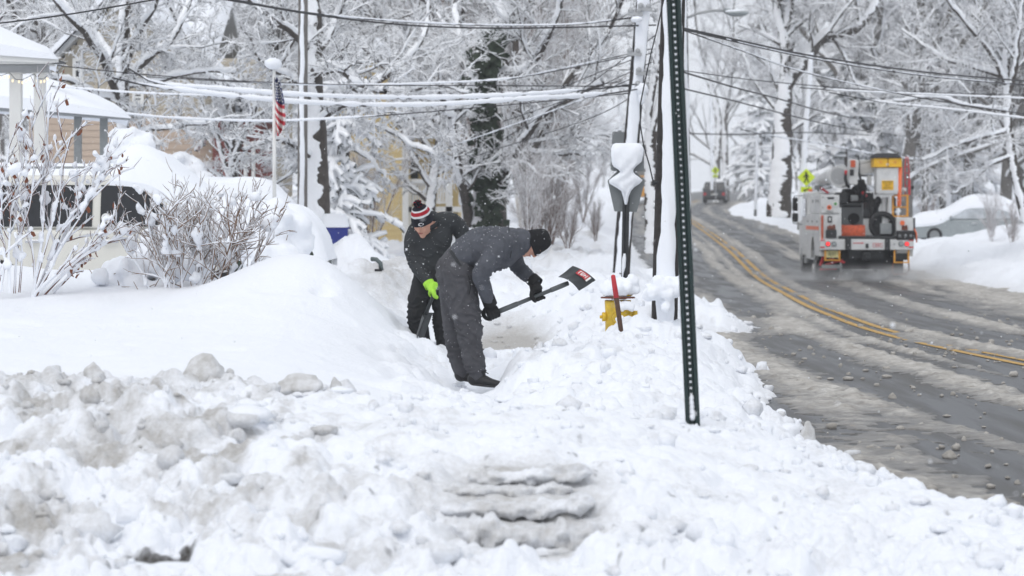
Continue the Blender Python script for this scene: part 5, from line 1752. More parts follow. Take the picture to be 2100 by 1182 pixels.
MB().bar(at(1270, 570, d + .04), at(1271, 268, d + .04), .06).build('post', M['grey_metal'], s2)

def ped_sign(label, px, py, hd, d, base_y):
    c = at(px, py, d); h = hd * d / F
    t = thing('crossing_sign', label, 'road sign', (c.x, d, at(px, base_y, d).z), 'yellow pedestrian crossing signs')
    MB().prism(round_poly([(c.x, c.z + h), (c.x + h, c.z), (c.x, c.z - h), (c.x - h, c.z)], h * .12), 'y', d, d + .01).build('panel', M['lime_sign'], t)
    f = MB()
    y = d - .012
    def L(a, b_, w):
        f.bar((c.x + a[0] * h, y, c.z + a[1] * h), (c.x + b_[0] * h, y, c.z + b_[1] * h), .012, w * h)
    f.disc((c.x - .02 * h, y, c.z + .50 * h), (0, 1, 0), .11 * h, .012, 12)
    L((0, .38), (.02, -.05), .24); L((.02, -.02), (-.22, -.58), .13); L((.02, -.02), (.17, -.28), .13); L((.17, -.26), (.22, -.58), .12)
    L((-.02, .32), (-.25, .12), .09); L((-.25, .14), (-.28, -.02), .08); L((.04, .32), (.24, .14), .09); L((.23, .14), (.30, .02), .08)
    f.build('walking_figure', M['black_flat'], t)
    pz = c.z - h * 1.35
    p = MB().bb(c.x - h * .62, c.x + h * .62, d, d + .01, pz - h * .3, pz + h * .3).build('plaque', M['lime_sign'], t)
    g_ = MB(); g_.bar((c.x + h * .3, y, pz + h * .14), (c.x - h * .25, y, pz - h * .14), .012, h * .10)
    g_.bar((c.x - h * .28, y, pz - h * .14), (c.x - h * .02, y, pz - h * .14), .012, h * .09); g_.bar((c.x - h * .28, y, pz - h * .14), (c.x - h * .24, y, pz + h * .05), .012, h * .09)
    g_.build('arrow', M['black_flat'], p)
    MB().bar((c.x + .03, d + .04, at(px, base_y, d).z - .4), (c.x, d + .04, c.z + h * .7), .06).build('post', M['grey_paint'], t)
ped_sign('yellow pedestrian crossing sign beside the bucket truck mirror', 1653.5, 364, 18.5, 101, 445)
ped_sign('small far yellow pedestrian crossing sign above the dark car', 1467, 350, 8.6, 188, 404)

# flag on its pole
d = 40.0
fp = thing('flagpole', 'slim white flagpole with a ball of snow on top', 'flagpole', tuple(at(563, 420, d)))
MB().tube([at(563, 500, d), at(562, 136, d)], [.03, .022], 10).build('shaft', M['white_paint'], fp)
sc_ = MB(); sc_.ball(at(560, 131, d), (.125, .125, .085), 14, 9, 4, .04); sc_.build('snow_cap', M['snow'], fp)
MB().bar(at(560, 372, d - .06), at(562, 338, d - .06), .05, .02).build('cleat_board', M['white_paint'], fp)
nx, ny = 27, 40                     # stripes run down the hanging cloth
rows = []
for i in range(ny + 1):
    v = i / ny
    row = []
    py = 158 + 118 * v
    wd = np.interp(v, [0, .12, .45, .75, .93, 1], [5, 13, 22, 23, 17, 8])
    x0 = np.interp(v, [0, .3, .6, 1], [563, 563, 562, 568])
    for j in range(nx + 1):
        u = j / nx
        p = at(x0 + wd * u, py + 6 * math.sin(u * 3.1) - 5 * u * v, d)
        row.append((p.x, d - .05 + .07 * math.sin(u * 11 + v * 2) * (.5 + .5 * v), p.z))
    rows.append(row)
fl = thing('flag', 'limp American flag with white stars, hanging from the white flagpole', 'flag', tuple(at(566, 160, d)))
# the hanging cloth folds diagonally: canton at the top, stripes slanting below it
cant, strp = MB(), {}
Vs = np.array(rows)
for i in range(ny):
    for j in range(nx):
        q = [tuple(Vs[i][j]), tuple(Vs[i][j + 1]), tuple(Vs[i + 1][j + 1]), tuple(Vs[i + 1][j])]
        u, v = (j + .5) / nx, (i + .5) / ny
        if v < .36 + .14 * u:
            cant.add(q, [(0, 1, 2, 3)], True)
        else:
            k = int(math.floor((v - u * .22) * 13.5))
            strp.setdefault(k, MB()).add(q, [(0, 1, 2, 3)], True)
cant.build('canton', M['flag_blue'], fl, fix=False); 
for k, q in strp.items():
    q.build('red_stripe' if k % 2 == 0 else 'white_stripe', M['flag_red' if k % 2 == 0 else 'white_paint'], fl, fix=False)
stv = MB()
for i in range(3, 20, 2):
    for j in range(3, nx - 2, 5):
        jj = j + (2 if (i // 2) % 2 else 0)
        if i / ny > .34 + .12 * jj / nx or jj >= nx: continue
        c = Vector(Vs[i][jj]) + Vector((0, -.012, 0))
        pts = [c + Vector((math.sin(a * math.pi / 5) * (.013 if a % 2 == 0 else .006), -.002, math.cos(a * math.pi / 5) * (.013 if a % 2 == 0 else .006))) for a in range(10)]
        stv.add(pts, [tuple(range(10))])
o = stv.build('stars', M['white_paint'], fl, fix=False); o['kind'] = 'stuff'

# hydrant under its cap of snow, and the marker stake
d = 29.0
hy = thing('fire_hydrant', 'yellow fire hydrant half buried in snow with a rusty rim and snow cap', 'fire hydrant', tuple(at(1268, 690, d)))
def ring(mb, prof, c, n=18):
    mb.tube([Vector((c.x, c.y, z)) for r, z in prof], [r for r, z in prof], n)
c = at(1267, 640, d)
z6 = lambda py: at(0, py, d).z
ring(mb := MB(), [(.130, z6(700)), (.130, z6(640)), (.136, z6(622)), (.136, z6(616))], c); mb.build('barrel', M['hydrant_yellow'], hy, bevel=0)
ring(mb := MB(), [(.175, z6(612)), (.178, z6(610.5)), (.175, z6(609))], c); mb.build('flange', M['rust'], hy)
ring(mb := MB(), [(.15, z6(607)), (.13, z6(590)), (.07, z6(578)), (.03, z6(572))], c); mb.build('bonnet', M['hydrant_yellow'], hy)
for (px, py, dx, dy, r) in ((1295, 648, 1, -.15, .055), (1247, 650, -1, -.1, .05)):
    a = at(px, py, d - .03)
    nb = MB(); nb.tube([a - Vector((dx * .06, 0, 0)), a + Vector((dx * .02, dy * .02, 0))], r * .8, 12); nb.tube([a + Vector((dx * .02, dy * .02, 0)), a + Vector((dx * .06, dy * .05, 0))], r, 6)
    nb.tube([a + Vector((dx * .06, dy * .05, 0)), a + Vector((dx * .085, dy * .06, 0))], r * .35, 5)
    nb.build('nozzle', M['hydrant_yellow'], hy)
nb = MB(); a = at(1266, 652, d - .12); nb.tube([a, a + Vector((.01, -.05, 0))], .06, 14); nb.build('pumper_nozzle', M['hydrant_yellow'], hy)
bl = []
R_ = random.Random(9)
bl.append((at(1266, 592, d - .02), (.19, .18, .11)))
for k in range(26):
    bl.append((at(1268 + R_.gauss(0, 18), 587 + R_.gauss(0, 8), d - .08 + R_.gauss(0, .05)), R_.uniform(.035, .07)))
for k in range(12):
    bl.append((at(1284 + R_.gauss(0, 9), 628 + R_.gauss(0, 5), d - .14), R_.uniform(.025, .05)))
o = snow_mass('snow_cap', bl, .016, hy, 'snow', .4, 9, 12); o['kind'] = 'stuff'
d = 27.0
sk = thing('marker_stake', 'dark wooden stake with a red painted top stuck in snow by the hydrant', 'stake', tuple(at(1276, 704, d)))
a, b_, c = at(1279, 716, d), at(1264, 611, d - .05), at(1257, 564, d - .08)
MB().tube([a, (a + b_) / 2, b_], [.021, .023, .024], 10).build('shaft', M['wood_dark'], sk)
MB().tube([b_ + (c - b_) * .001, (b_ + c) / 2, c - (c - b_) * .04, c], [.0255, .0245, .021, .012], 10).build('red_top', M['red_paint'], sk)

# bins and a buried garden lamp
def bin_(label, px, py, d, w, h, mt, rot, lid_snow):
    c = at(px, py, d)
    t = thing('recycling_bin', label, 'bin', tuple(c))
    q = Matrix.Rotation(rot, 3, 'Z')
    V = []
    for z, k in ((-h, .8), (0, 1.0)):
        for sx, sy in ((-1, -1), (1, -1), (1, 1), (-1, 1)):
            V.append(c + q @ Vector((sx * w / 2 * k, sy * w * .5 * k, z)))
    MB().add(V, [(0, 3, 2, 1), (0, 1, 5, 4), (1, 2, 6, 5), (2, 3, 7, 6), (3, 0, 4, 7)]).build('body', M[mt], t, bevel=.012)
    lm = MB(); lm.box(c + Vector((0, 0, .02)), (w * 1.08, w * 1.08, .04), q); lm.build('lid', M[mt], t, bevel=.012)
    if lid_snow:
        rows = []
        for i in range(9):
            row = []
            for j in range(9):
                u, v = (i / 8 - .5), (j / 8 - .5)
                e = min(1, min(.5 - abs(u), .5 - abs(v)) * 7)
                row.append(c + q @ Vector((u * w * 1.15, v * w * 1.15, .03 + lid_snow * math.sqrt(max(0, 1 - (1 - e) ** 2)))))
            rows.append(row)
        MB().grid(rows).build('snow_cap', M['snow'], t)
bin_('blue recycling bin with a thick square lid of snow behind the snow pile', 681, 470, 50, .46, .75, 'bin_blue', .35, .24)
bin_('low dark grey tub tilted in the snow before the blue bin', 650, 497, 44, .34, .4, 'bin_grey', -.3, .02)
c = at(772, 540, 34.5)
gl = thing('mailbox_lid', 'small dark curved box lid poking out of the slushy pile', 'box', tuple(c))
mb = MB(); mb.tube([c + Vector((-.06, 0, .05)), c + Vector((.0, -.02, .045)), c + Vector((.05, -.03, 0)), c + Vector((.06, -.03, -.09))], .038, 10, flat=.7); mb.build('cover', M['bin_grey'], gl)
mb = MB(); mb.bb(c.x - .02, c.x + .07, c.y - .07, c.y - .02, c.z - .1, c.z - .07); mb.build('base', M['black_flat'], gl, bevel=.005)
# ---------------------------------------------------------------- vehicles
def text(name, body, size, loc, mat_, parent, rx=90, ext=.002, align='CENTER', rz=0):
    c = bpy.data.curves.new(name, 'FONT')
    c.body = body; c.size = size; c.extrude = ext; c.align_x = align; c.align_y = 'CENTER'; c.resolution_u = 3
    tmp = bpy.data.objects.new(name, c); COL.objects.link(tmp)
    dg = bpy.context.evaluated_depsgraph_get(); dg.update()
    me = bpy.data.meshes.new_from_object(tmp.evaluated_get(dg)); me.name = name
    bpy.data.objects.remove(tmp)
    me.materials.clear(); me.materials.append(M[mat_])
    o = bpy.data.objects.new(name, me); COL.objects.link(o)
    o.rotation_euler = (math.radians(rx), 0, rz)
    r = parent
    while r.parent is not None: r = r.parent
    o.parent = parent
    o.location = Vector(loc)
    return o

def vthing(name, label, loc, rz, group=None, cat='car'):
    t = thing(name, label, cat, (0, 0, 0), group)
    t.location = loc; t.rotation_euler = (0, 0, rz)
    ORG[t.name] = Vector((0, 0, 0))
    return t

def car(name, label, loc, rz, L, Wd, H, paint, kind='suv', snow=.25, cover='full', group=None, lights=False, seed=1):
    """+x is the front"""
    t = vthing(name, label, loc, rz, group)
    w = Wd / 2
    belt, hood = H * .62, H * .60
    gc = H * .13                                    # ground clearance
    if kind == 'suv':
        low = [(-L / 2, .50), (-L / 2 + .06, belt), (L * .20, belt), (L * .24, hood), (L * .44, hood * .9), (L / 2 - .04, hood * .72), (L / 2, .42), (L / 2, gc), (-L / 2, gc)]
        cab = [(-L / 2 + .10, belt), (-L / 2 + .34, H * .95), (-L * .34, H), (L * .0, H), (L * .09, H * .965), (L * .235, belt)]
    else:
        low = [(-L / 2, .5), (-L / 2 + .05, belt * .95), (-L * .36, belt), (L * .20, belt), (L * .24, hood), (L * .43, hood * .88), (L / 2, .55), (L / 2, gc), (-L / 2, gc)]
        cab = [(-L * .40, belt), (-L * .24, H * .96), (-L * .14, H), (L * .02, H), (L * .08, H * .965), (L * .24, belt)]
    def shell(poly, w0, w1, z0, z1, bev):
        mb = MB()
        n = len(poly)
        V = []
        for sgn in (-1, 1):
            for x, z in poly:
                k = min(1, max(0, (z - z0) / max(.01, z1 - z0)))
                V.append((x, sgn * (w0 + (w1 - w0) * k), z))
        mb.add(V, [tuple(range(n)), tuple(range(2 * n - 1, n - 1, -1))] + [((i + 1) % n, i, n + i, n + (i + 1) % n) for i in range(n)])
        return mb
    shell(low, w, w * .97, gc, belt, 0).build('body', M[paint], t, bevel=.05, seg=3)
    shell(cab, w * .95, w * .80, belt, H, 0).build('cabin', M[paint], t, bevel=.05, seg=3)
    # side glass
    def pane(poly, nm='side_window'):
        for sgn in (-1, 1):
            V = []
            for off in (.004, .016):
                for x, z in poly:
                    k = (z - belt) / (H - belt)
                    V.append((x, sgn * (w * .95 + (w * .80 - w * .95) * k + off), z))
            n = len(poly)
            MB().add(V, [tuple(range(n)), tuple(range(2 * n - 1, n - 1, -1))] + [((i + 1) % n, i, n + i, n + (i + 1) % n) for i in range(n)]).build(nm, M['glass_dark'], t)
    zb, zt = belt + .03, H * .93
    if kind == 'suv':
        pane([(-L / 2 + .34, zb), (-L / 2 + .50, zt), (-L * .25, zt), (-L * .25, zb)]); pane([(-L * .23, zb), (-L * .23, zt), (-L * .06, zt), (-L * .06, zb)]); pane([(-L * .04, zb), (-L * .04, zt), (L * .05, zt * .985), (L * .185, zb)])
        rw = [(-L / 2 + .125, belt + .03), (-L / 2 + .31, H * .90)]
    else:
        pane([(-L * .34, zb), (-L * .24, zt), (-L * .1, zt), (-L * .1, zb)]); pane([(-L * .085, zb), (-L * .085, zt), (L * .04, zt), (L * .18, zb)])
        rw = [(-L * .40 + .03, belt + .03), (-L * .255, H * .92)]
    for (xa, za), (xb, zb2), nm in ((rw[0], rw[1], 'rear_window'), ((L * .232, belt + .02), (L * .10, H * .94), 'windshield')):
        sg_ = -1 if nm == 'rear_window' else 1
        q = MB()
        k0, k1 = w * .95 - .10, w * .80 - .06
        V = []
        for o_ in (0.006, .02):
            V += [(xa + sg_ * o_, -k0, za), (xa + sg_ * o_, k0, za), (xb + sg_ * o_, k1, zb2 + o_), (xb + sg_ * o_, -k1, zb2 + o_)]
        q.add(V, [(0, 1, 2, 3), (4, 7, 6, 5), (0, 4, 5, 1), (1, 5, 6, 2), (2, 6, 7, 3), (3, 7, 4, 0)]).build(nm, M['glass_dark'], t)
    for x in (-L * .29, L * .30):
        for sgn in (-1, 1):
            r = H * .205
            ty = MB().disc((x, sgn * (w - .10), r), (0, 1, 0), r, .22, 24).build('wheel', M['black_rubber'], t, bevel=.02)
            MB().disc((x, sgn * (w + .012), r), (0, 1, 0), r * .62, .02, 16).build('rim', M['grey_metal'], ty)
    for sgn in (-1, 1):
        MB().bb(-L / 2 - .012, -L / 2 + .03, sgn * w * .92 - (.22 if sgn > 0 else 0), sgn * w * .92 + (.22 if sgn < 0 else 0), .58, .80).build('tail_light', M['tail_red'] if lights else M['red_paint'], t, bevel=.01)
        MB().bb(L / 2 - .06, L / 2 + .008, sgn * w * .9 - (.30 if sgn > 0 else 0), sgn * w * .9 + (.30 if sgn < 0 else 0), .60, .74).build('headlight', M['lens_grey'], t, bevel=.01)
        MB().ball((L * .17, sgn * (w + .09), belt + .06), (.06, .10, .07), 10, 7).build('mirror', M[paint], t)
        for xh in ((-L * .03), (-L * .215)):
            MB().bb(xh - .02, xh + .18, sgn * (w + .02), sgn * (w + .04), belt - .16, belt - .12).build('door_handle', M['chrome'], t, bevel=.008)
    MB().bb(-L / 2 - .05, -L / 2 + .05, -w * .94, w * .94, gc + .03, gc + .22).build('bumper', M['black_flat'], t, bevel=.02)
    MB().bb(L / 2 - .08, L / 2 + .04, -w * .94, w * .94, gc + .03, gc + .25).build('bumper', M['black_flat'], t, bevel=.02)
    MB().bb(-L / 2 - .015, -L / 2 - .001, -.26, .26, .62, .74).build('number_plate', M['white_paint'], t)
    # snow lying on it
    if snow:
        rng = np.random.default_rng(seed)
        cx = np.array([p[0] for p in cab]); cz = np.array([p[1] for p in cab])
        lx = np.array([p[0] for p in low[1:6]]); lz = np.array([p[1] for p in low[1:6]])
        def top(x):
            a = np.interp(x, lx, lz)
            i = np.argsort(cx)
            c = np.where((x >= cx.min()) & (x <= cx.max()), np.interp(x, cx[i], cz[i]), 0)
            return np.maximum(a, c)
        def slab(xa, xb, th, nm, wk=1.0):
            xs = np.linspace(xa, xb, 40); ys = np.linspace(-1, 1, 21)
            zt_ = top(xs)
            zt_ = np.convolve(np.pad(zt_, 2, mode='edge'), np.ones(5) / 5, 'valid')
            rows = []
            for x, z in zip(xs, zt_):
                hw = (w * .97 if z < belt * 1.04 else w * (.95 - .15 * (z - belt) / (H - belt))) * wk + .05
                ex = min(1, min(x - xa, xb - x) / (th * .9))
                e1 = math.sqrt(max(0, 1 - (1 - ex) ** 2))
                row = []
                for y in ys:
                    e2 = (1 - abs(y) ** 5) ** .5
                    nn = 1 + .30 * float(vn(np.array([x * 1.3 + seed]), np.array([y * 1.5]), seed)[0] - .5)
                    row.append((x, y * hw, z + th * e1 * e2 * nn - .06 * (1 - e1 * e2)))
                rows.append(row)
            mb = MB().grid(rows)
            for k in (0, -1):
                mb.grid([[(r[k][0], r[k][1] * .985, r[k][2] - .09) for r in rows], [r[k] for r in rows]])
            return mb.build(nm, M['snow'], t)
        if cover == 'full':
            slab(-L / 2 - .03, L / 2 + .03, snow, 'snow_cover')
        elif cover == 'roof':
            slab(-L / 2 + .25, L * .12, snow, 'snow_cover', 1.0)
        elif cover == 'front':
            slab(-L / 2 + .3, L * .02, snow * .35, 'snow_cover', .9)
            slab(-L * .02, L / 2 + .05, snow, 'snow_cover')
    return t

# front yard and street vehicles
p = at(238, 435, 33)
wv = car('parked_suv', 'cream white SUV parked behind the shrubs with snow sliding over its windshield', (p.x, 33 + .95, .47), 0, 4.8, 1.9, 1.66, 'car_white', 'suv', .40, 'front', seed=3)
dk = MB().disc((-.12, -.925, 1.16), (0, 1, 0), .055, .006, 18)
dk.build('window_sticker', M['white_paint'], wv)
for sy in (-1, 1):
    MB().tube([(-1.6, sy * .62, 1.70), (-1.5, sy * .62, 1.745), (0.0, sy * .62, 1.745), (.12, sy * .62, 1.69)], .02, 8).build('roof_rail', M['grey_metal'], wv)
p = at(318, 435, 45)
car('parked_suv', 'dark SUV behind the cream one, roof buried under a deep flat slab of snow', (p.x, 45.9, .40), math.pi, 4.6, 1.85, 1.62, 'car_dark', 'suv', .24, 'full', seed=5)
p = at(792, 435, 88)
car('buried_car', 'car wholly buried in smooth snow in front of the yellow house', (p.x, 88, .72), math.radians(84), 4.3, 1.75, 1.25, 'car_grey', 'sedan', .38, 'full', seed=8)
p = at(945, 435, 95)
car('buried_car', 'snow-buried car half hidden by the ivy-grown trunk', (p.x, 97, .8), math.radians(80), 4.3, 1.75, 1.3, 'car_dark', 'sedan', .36, 'full', seed=9)
p = at(2000, 435, 99)
car('buried_car', 'pale frosted car under snow parked beyond the right bank', (p.x, 99, .62), math.radians(180 - 14), 4.4, 1.8, 1.32, 'lens_grey', 'sedan', .34, 'full', seed=11)
for ch_ in bpy.data.objects:
    if ch_.parent and ch_.parent.get('label', '').startswith('pale frosted car') and ch_.name.split('.')[0] in ('side_window', 'windshield', 'rear_window'):
        ch_.data.materials[0] = M['window_frost']
p = at(1463, 435, 232)
car('moving_suv', 'dark SUV driving away up the far road with red tail lights', (p.x, 230, float(zr(233)) + .02), math.radians(90 - 6), 4.7, 1.85, 1.68, 'car_dark', 'suv', 0, '')
p = at(1329, 435, 226)
dt = vthing('delivery_truck', 'distant tan truck with lit headlights coming down the road', (p.x, 226, float(zr(226)) + .0), math.radians(3), None, 'truck')
MB().bb(-1.05, 1.05, .9, 5, .8, 2.9).build('cargo_box', M['sign_back'], dt, bevel=.05)
MB().bb(-1.0, 1.0, -.9, .85, .55, 1.35).build('cab', M['amber'], dt, bevel=.08)
MB().prism([(-.55, 1.33), (.84, 1.33), (.84, 2.25), (-.1, 2.25)], 'x', -.95, .95).build('cab_top', M['amber'], dt, bevel=.06)
MB().add([(-.85, -.56, 1.4), (.85, -.56, 1.4), (.8, -.17, 2.15), (-.8, -.17, 2.15), (-.85, -.5, 1.4), (.85, -.5, 1.4), (.8, -.11, 2.15), (-.8, -.11, 2.15)], [(0, 1, 2, 3), (4, 7, 6, 5), (0, 4, 5, 1), (1, 5, 6, 2), (2, 6, 7, 3), (3, 7, 4, 0)]).build('windshield', M['glass_dark'], dt)
for sx in (-.75, .75):
    MB().disc((sx, -.92, 1.0), (0, 1, 0), .13, .05, 14).build('headlight', M['warm_lamp'], dt)
    for yy in (-.1, 3.9):
        MB().disc((sx * 1.15, yy, .45), (1, 0, 0), .45, .26, 20).build('wheel', M['black_rubber'], dt)

# ---- the bucket truck, seen from behind; +y is forward
p = at(1777, 435, 74)
bt = vthing('bucket_truck', 'white utility bucket truck with yellow-topped bucket driving away through slush', (p.x, 74, float(zr(74)) - .02), math.radians(-1.2), None, 'truck')
def PX(x): return (x - 637) / 297
def PZ(y): return (1080 - y) / 297
def B(nm, mt, x0, x1, y0, y1, z0, z1, bev=.015, par=bt):
    return MB().bb(x0, x1, y0, y1, z0, z1).build(nm, M[mt], par, bevel=bev)
ch = MB(); ch.bb(-.45, -.33, .1, 7, .56, .78); ch.bb(.33, .45, .1, 7, .56, .78); ch.bb(-.33, .33, .1, .22, .56, .78); ch.bb(-.33, .33, 2.4, 2.55, .56, .78); ch.bb(-.33, .33, 4.4, 4.5, .56, .78)
ch.build('chassis', M['dark_metal'], bt)
bu = B('rear_bumper', 'truck_white', -1.22, 1.22, -.08, .10, .79, 1.06)
for a, b_ in ((PX(470), PX(515)), (PX(775), PX(815))):
    B('bracket', 'dark_metal', a, b_, -.125, .12, .77, 1.08, par=bu)
for x, m_, nm in ((PX(337), 'tail_red', 'tail_light'), (PX(384), 'lens_grey', 'reverse_light'), (.885, 'lens_grey', 'reverse_light'), (1.035, 'tail_red', 'tail_light')):
    o = MB().disc((x, -.095, .945), (0, 1, 0), .066, .03, 20).build('lamp_rim', M['black_rubber'], bu)
    MB().disc((x, -.117, .945), (0, 1, 0), .054, .02, 20).build(nm, M[m_], bu)
for x in (-1.15, 1.15):
    for z, h in ((.84, .035), (1.02, .03)):
        B('reflector', 'red_paint', x - .06, x + .06, -.086, -.081, z, z + h, 0, bu)
B('latch', 'dark_metal', -.03, .04, -.11, -.08, .84, .95, .005, bu)
mb = MB(); mb.bar((-.36, -.084, .965), (-.13, -.084, .965), .006, .022); mb.add([(-.13, -.087, .99), (-.13, -.087, .94), (-.07, -.087, .965)], [(0, 1, 2)]); mb.build('red_arrow', M['red_paint'], bu)
B('label_plate', 'red_paint', .155, .405, -.084, -.081, .86, .965, 0, bu)
B('label_plate', 'truck_white', .165, .395, -.088, -.0845, .87, .955, 0, bu)
text('bumper_number', '9880', .085, (.28, -.091, .912), 'red_paint', bu)
B('small_diamond', 'grey_metal', .69, .73, -.09, -.08, .92, .96, 0, bu)
B('deck_floor', 'dark_metal', -.72, .78, .02, 3.2, 1.075, 1.15)
# left body: long side with wheel arch, lower and upper lockers
yw, rw_ = 2.15, .50
side = [(.06, .62), (.06, 1.72), (4.3, 1.72), (4.3, .50), (3.0, .50)] + [(yw + .62 * math.cos(a), .5 + .62 * math.sin(a)) for a in np.linspace(0, math.pi, 9)] + [(1.4, .62)]
mb = MB(); mb.prism(side, 'x', -1.215, -.72); lb = mb.build('side_body', M['truck_white'], bt, bevel=.012)
mb = MB(); mb.prism(side, 'x', .78, 1.215); rb_ = mb.build('side_body', M['truck_white'], bt, bevel=.012)
# the right body is lower: cut by a shorter polygon
bpy.data.objects.remove(rb_, do_unlink=True)
side2 = [(y, min(z, 1.63)) for y, z in side]
mb = MB(); mb.prism(side2, 'x', .78, 1.215); rb_ = mb.build('side_body', M['truck_white'], bt, bevel=.012)
for y0, y1 in ((.12, 1.2), (1.25, 2.9), (2.95, 4.2)):
    d_ = MB().bb(-1.228, -1.216, y0, y1, 1.18, 1.66).build('locker_door', M['truck_white'], lb, bevel=.004)
    B('handle', 'dark_metal', -1.24, -1.229, (y0 + y1) / 2 - .06, (y0 + y1) / 2 + .06, 1.5, 1.55, 0, d_)
    B('stripe', 'orange', -1.2335, -1.2295, y0, y1, 1.30, 1.40, 0, lb)
ul = B('upper_locker', 'truck_white', -1.20, -.70, .03, 3.1, 1.725, 2.22, .02)
for y in (.5, 1.2, 2.2):
    B('handle', 'dark_metal', -1.215, -1.2, y, y + .05, 2.02, 2.1, 0, ul)
o = B('rear_door', 'truck_white', -1.17, -.73, .012, .028, 1.76, 2.19, .004, ul)
MB().disc((PX(350), .004, PZ(517)), (0, 1, 0), .062, .012, 24).build('round_emblem', M['orange'], ul)
MB().disc((PX(350), -.004, PZ(517)), (0, 1, 0), .03, .006, 24).build('round_emblem', M['rust'], ul)
MB().disc((PX(397), .004, PZ(490)), (0, 1, 0), .092, .012, 28).build('round_seal', M['grey_paint'], ul)
MB().disc((PX(397), -.004, PZ(490)), (0, 1, 0), .080, .008, 28).build('round_seal', M['white_paint'], ul)
M['seal_green'] = mat('seal_green', (.10, .28, .10), .5)
MB().disc((PX(397), -.010, PZ(490)), (0, 1, 0), .045, .006, 20).build('round_seal', M['seal_green'], ul)
text('unit_number', '21002', .075, (PX(352), .008, PZ(552)), 'dark_metal', ul)
mb = MB(); mb.add([(PX(332), .002, PZ(438)), (PX(390), .002, PZ(438)), (PX(382), .002, PZ(456)), (PX(362), .002, PZ(452)), (PX(342), .002, PZ(456))], [(0, 1, 2, 3, 4)]); mb.build('wing_emblem', M['dark_metal'], ul)
for x, z in ((PX(300), PZ(440)), (PX(300), PZ(520))):
    MB().disc((x, .01, z), (0, 1, 0), .014, .02, 10).build('bolt', M['dark_metal'], ul)
B('hazard_strip', 'orange_red', PX(288), PX(304), .03, .058, PZ(765), PZ(578), 0, lb)
o = B('rear_door', 'truck_white', PX(310), PX(415), .035, .058, 1.1, 1.69, .004, lb)
lt = MB(); lt.bb(PX(338), PX(371), .01, .034, PZ(635), PZ(585)); lt.build('latch', M['dark_metal'], lb, bevel=.01); B('latch_plate', 'truck_white', PX(347), PX(362), .003, .009, PZ(622), PZ(596), 0, lb)
pu = B('winch', 'dark_metal', PX(323), PX(405), -.06, .05, PZ(752), PZ(690), .02)
MB().tube([(PX(335), -.01, PZ(680)), (PX(395), -.01, PZ(676))], .06, 12).build('drum', M['rust'], pu)
mb = MB(); mb.ball((PX(385), -.02, PZ(662)), .045, 8, 6); mb.ball((PX(355), -.02, PZ(664)), .035, 8, 6); o = mb.build('hook', M['rust'], pu); o['kind'] = 'stuff'
B('deck_post', 'truck_white', PX(418), PX(445), .06, .2, 1.15, PZ(520))
# things on the deck
db = B('tool_box', 'grey_metal', PX(488), PX(660), 1.6, 2.3, 1.15, PZ(478), .02)
B('tool_box_lid', 'dark_metal', PX(500), PX(645), 1.55, 1.59, PZ(515), PZ(500), .004, db)
MB().disc((PX(585), 1.56, PZ(605)), (0, 1, 0), .15, .06, 24).build('hose_coil', M['black_rubber'], db)
mb = MB()
R_ = random.Random(3)
P = [[(PX(452) + (PX(636) - PX(452)) * i / 12, .35 + .35 * j / 5, 1.15 + (.24 + .05 * R_.random()) * (1 if 0 < j < 5 or True else 0) - (.24 if j == 0 and False else 0)) for i in range(13)] for j in range(6)]
mb.grid(P); mb.grid([[(q[0], q[1] - .02, 1.15) for q in P[0]], [(q[0], q[1] - .03 - .02 * R_.random(), 1.27) for q in P[0]], P[0]])
mb.build('orange_tarp', M['orange_red'], bt)
mb = MB(); mb.tube([(PX(772) + .30 * math.cos(a), .34, PZ(655) + .30 * math.sin(a)) for a in np.linspace(0, 2 * math.pi, 25)], .072, 10, cap=False)
mb.tube([(PX(772) + .25 * math.cos(a), .46, PZ(650) + .26 * math.sin(a)) for a in np.linspace(0, 2 * math.pi, 25)], .06, 10, cap=False)
re_ = mb.build('hose_reel', M['black_rubber'], bt)
MB().disc((PX(772), .48, PZ(650)), (0, 1, 0), .24, .06, 24).build('reel_disc', M['dark_metal'], re_)
B('control_panel', 'grey_metal', PX(747), PX(836), .16, .24, PZ(725), PZ(640), .015, re_)
mb = MB(); mb.ball((PX(715), .8, PZ(505)), (.15, .2, .19), 10, 8, 3, .15); mb.ball((PX(745), .7, PZ(470)), (.1, .15, .13), 10, 8, 4, .15); mb.tube([(PX(690), .7, PZ(470)), (PX(700), .6, PZ(540)), (PX(690), .55, PZ(620))], .06, 8)
o = mb.build('hose_bundle', M['black_rubber'], bt); o['kind'] = 'stuff'
B('right_pillar', 'truck_white', PX(770), PX(822), .4, .6, 1.15, PZ(440), .02)
MB().bar((PX(806), .38, PZ(440)), (PX(800), .36, PZ(600)), .015).build('hanging_rod', M['dark_metal'], bt)
# right locker details
MB().disc((PX(915), .05, PZ(637)), (0, 1, 0), .062, .03, 22).build('round_emblem', M['orange'], rb_)
mb = MB(); mb.bb(PX(910), PX(955), .02, .055, PZ(692), PZ(665)); mb.ball((PX(922), .03, PZ(664)), .035, 8, 6); mb.ball((PX(944), .03, PZ(662)), .03, 8, 6); mb.build('red_coupling', M['rust'], rb_)
tb = B('vise_box', 'black_flat', PX(866), PX(1002), -.10, .05, PZ(770), PZ(697), .02)
for x in (PX(890), PX(935), PX(975)):
    MB().disc((x, -.11, PZ(735)), (0, 1, 0), .035, .03, 12).build('knob', M['grey_metal'], tb)
MB().tube([(1.245, .1, 1.62), (1.25, .08, 1.3), (1.30, .02, 1.04)], .028, 8).build('grab_handle', M['black_rubber'], bt)
MB().tube([(1.24, .0, 1.34), (1.29, -.02, 1.22), (1.30, -.02, .98)], .018, 8).build('safety_flag', M['orange'], bt)
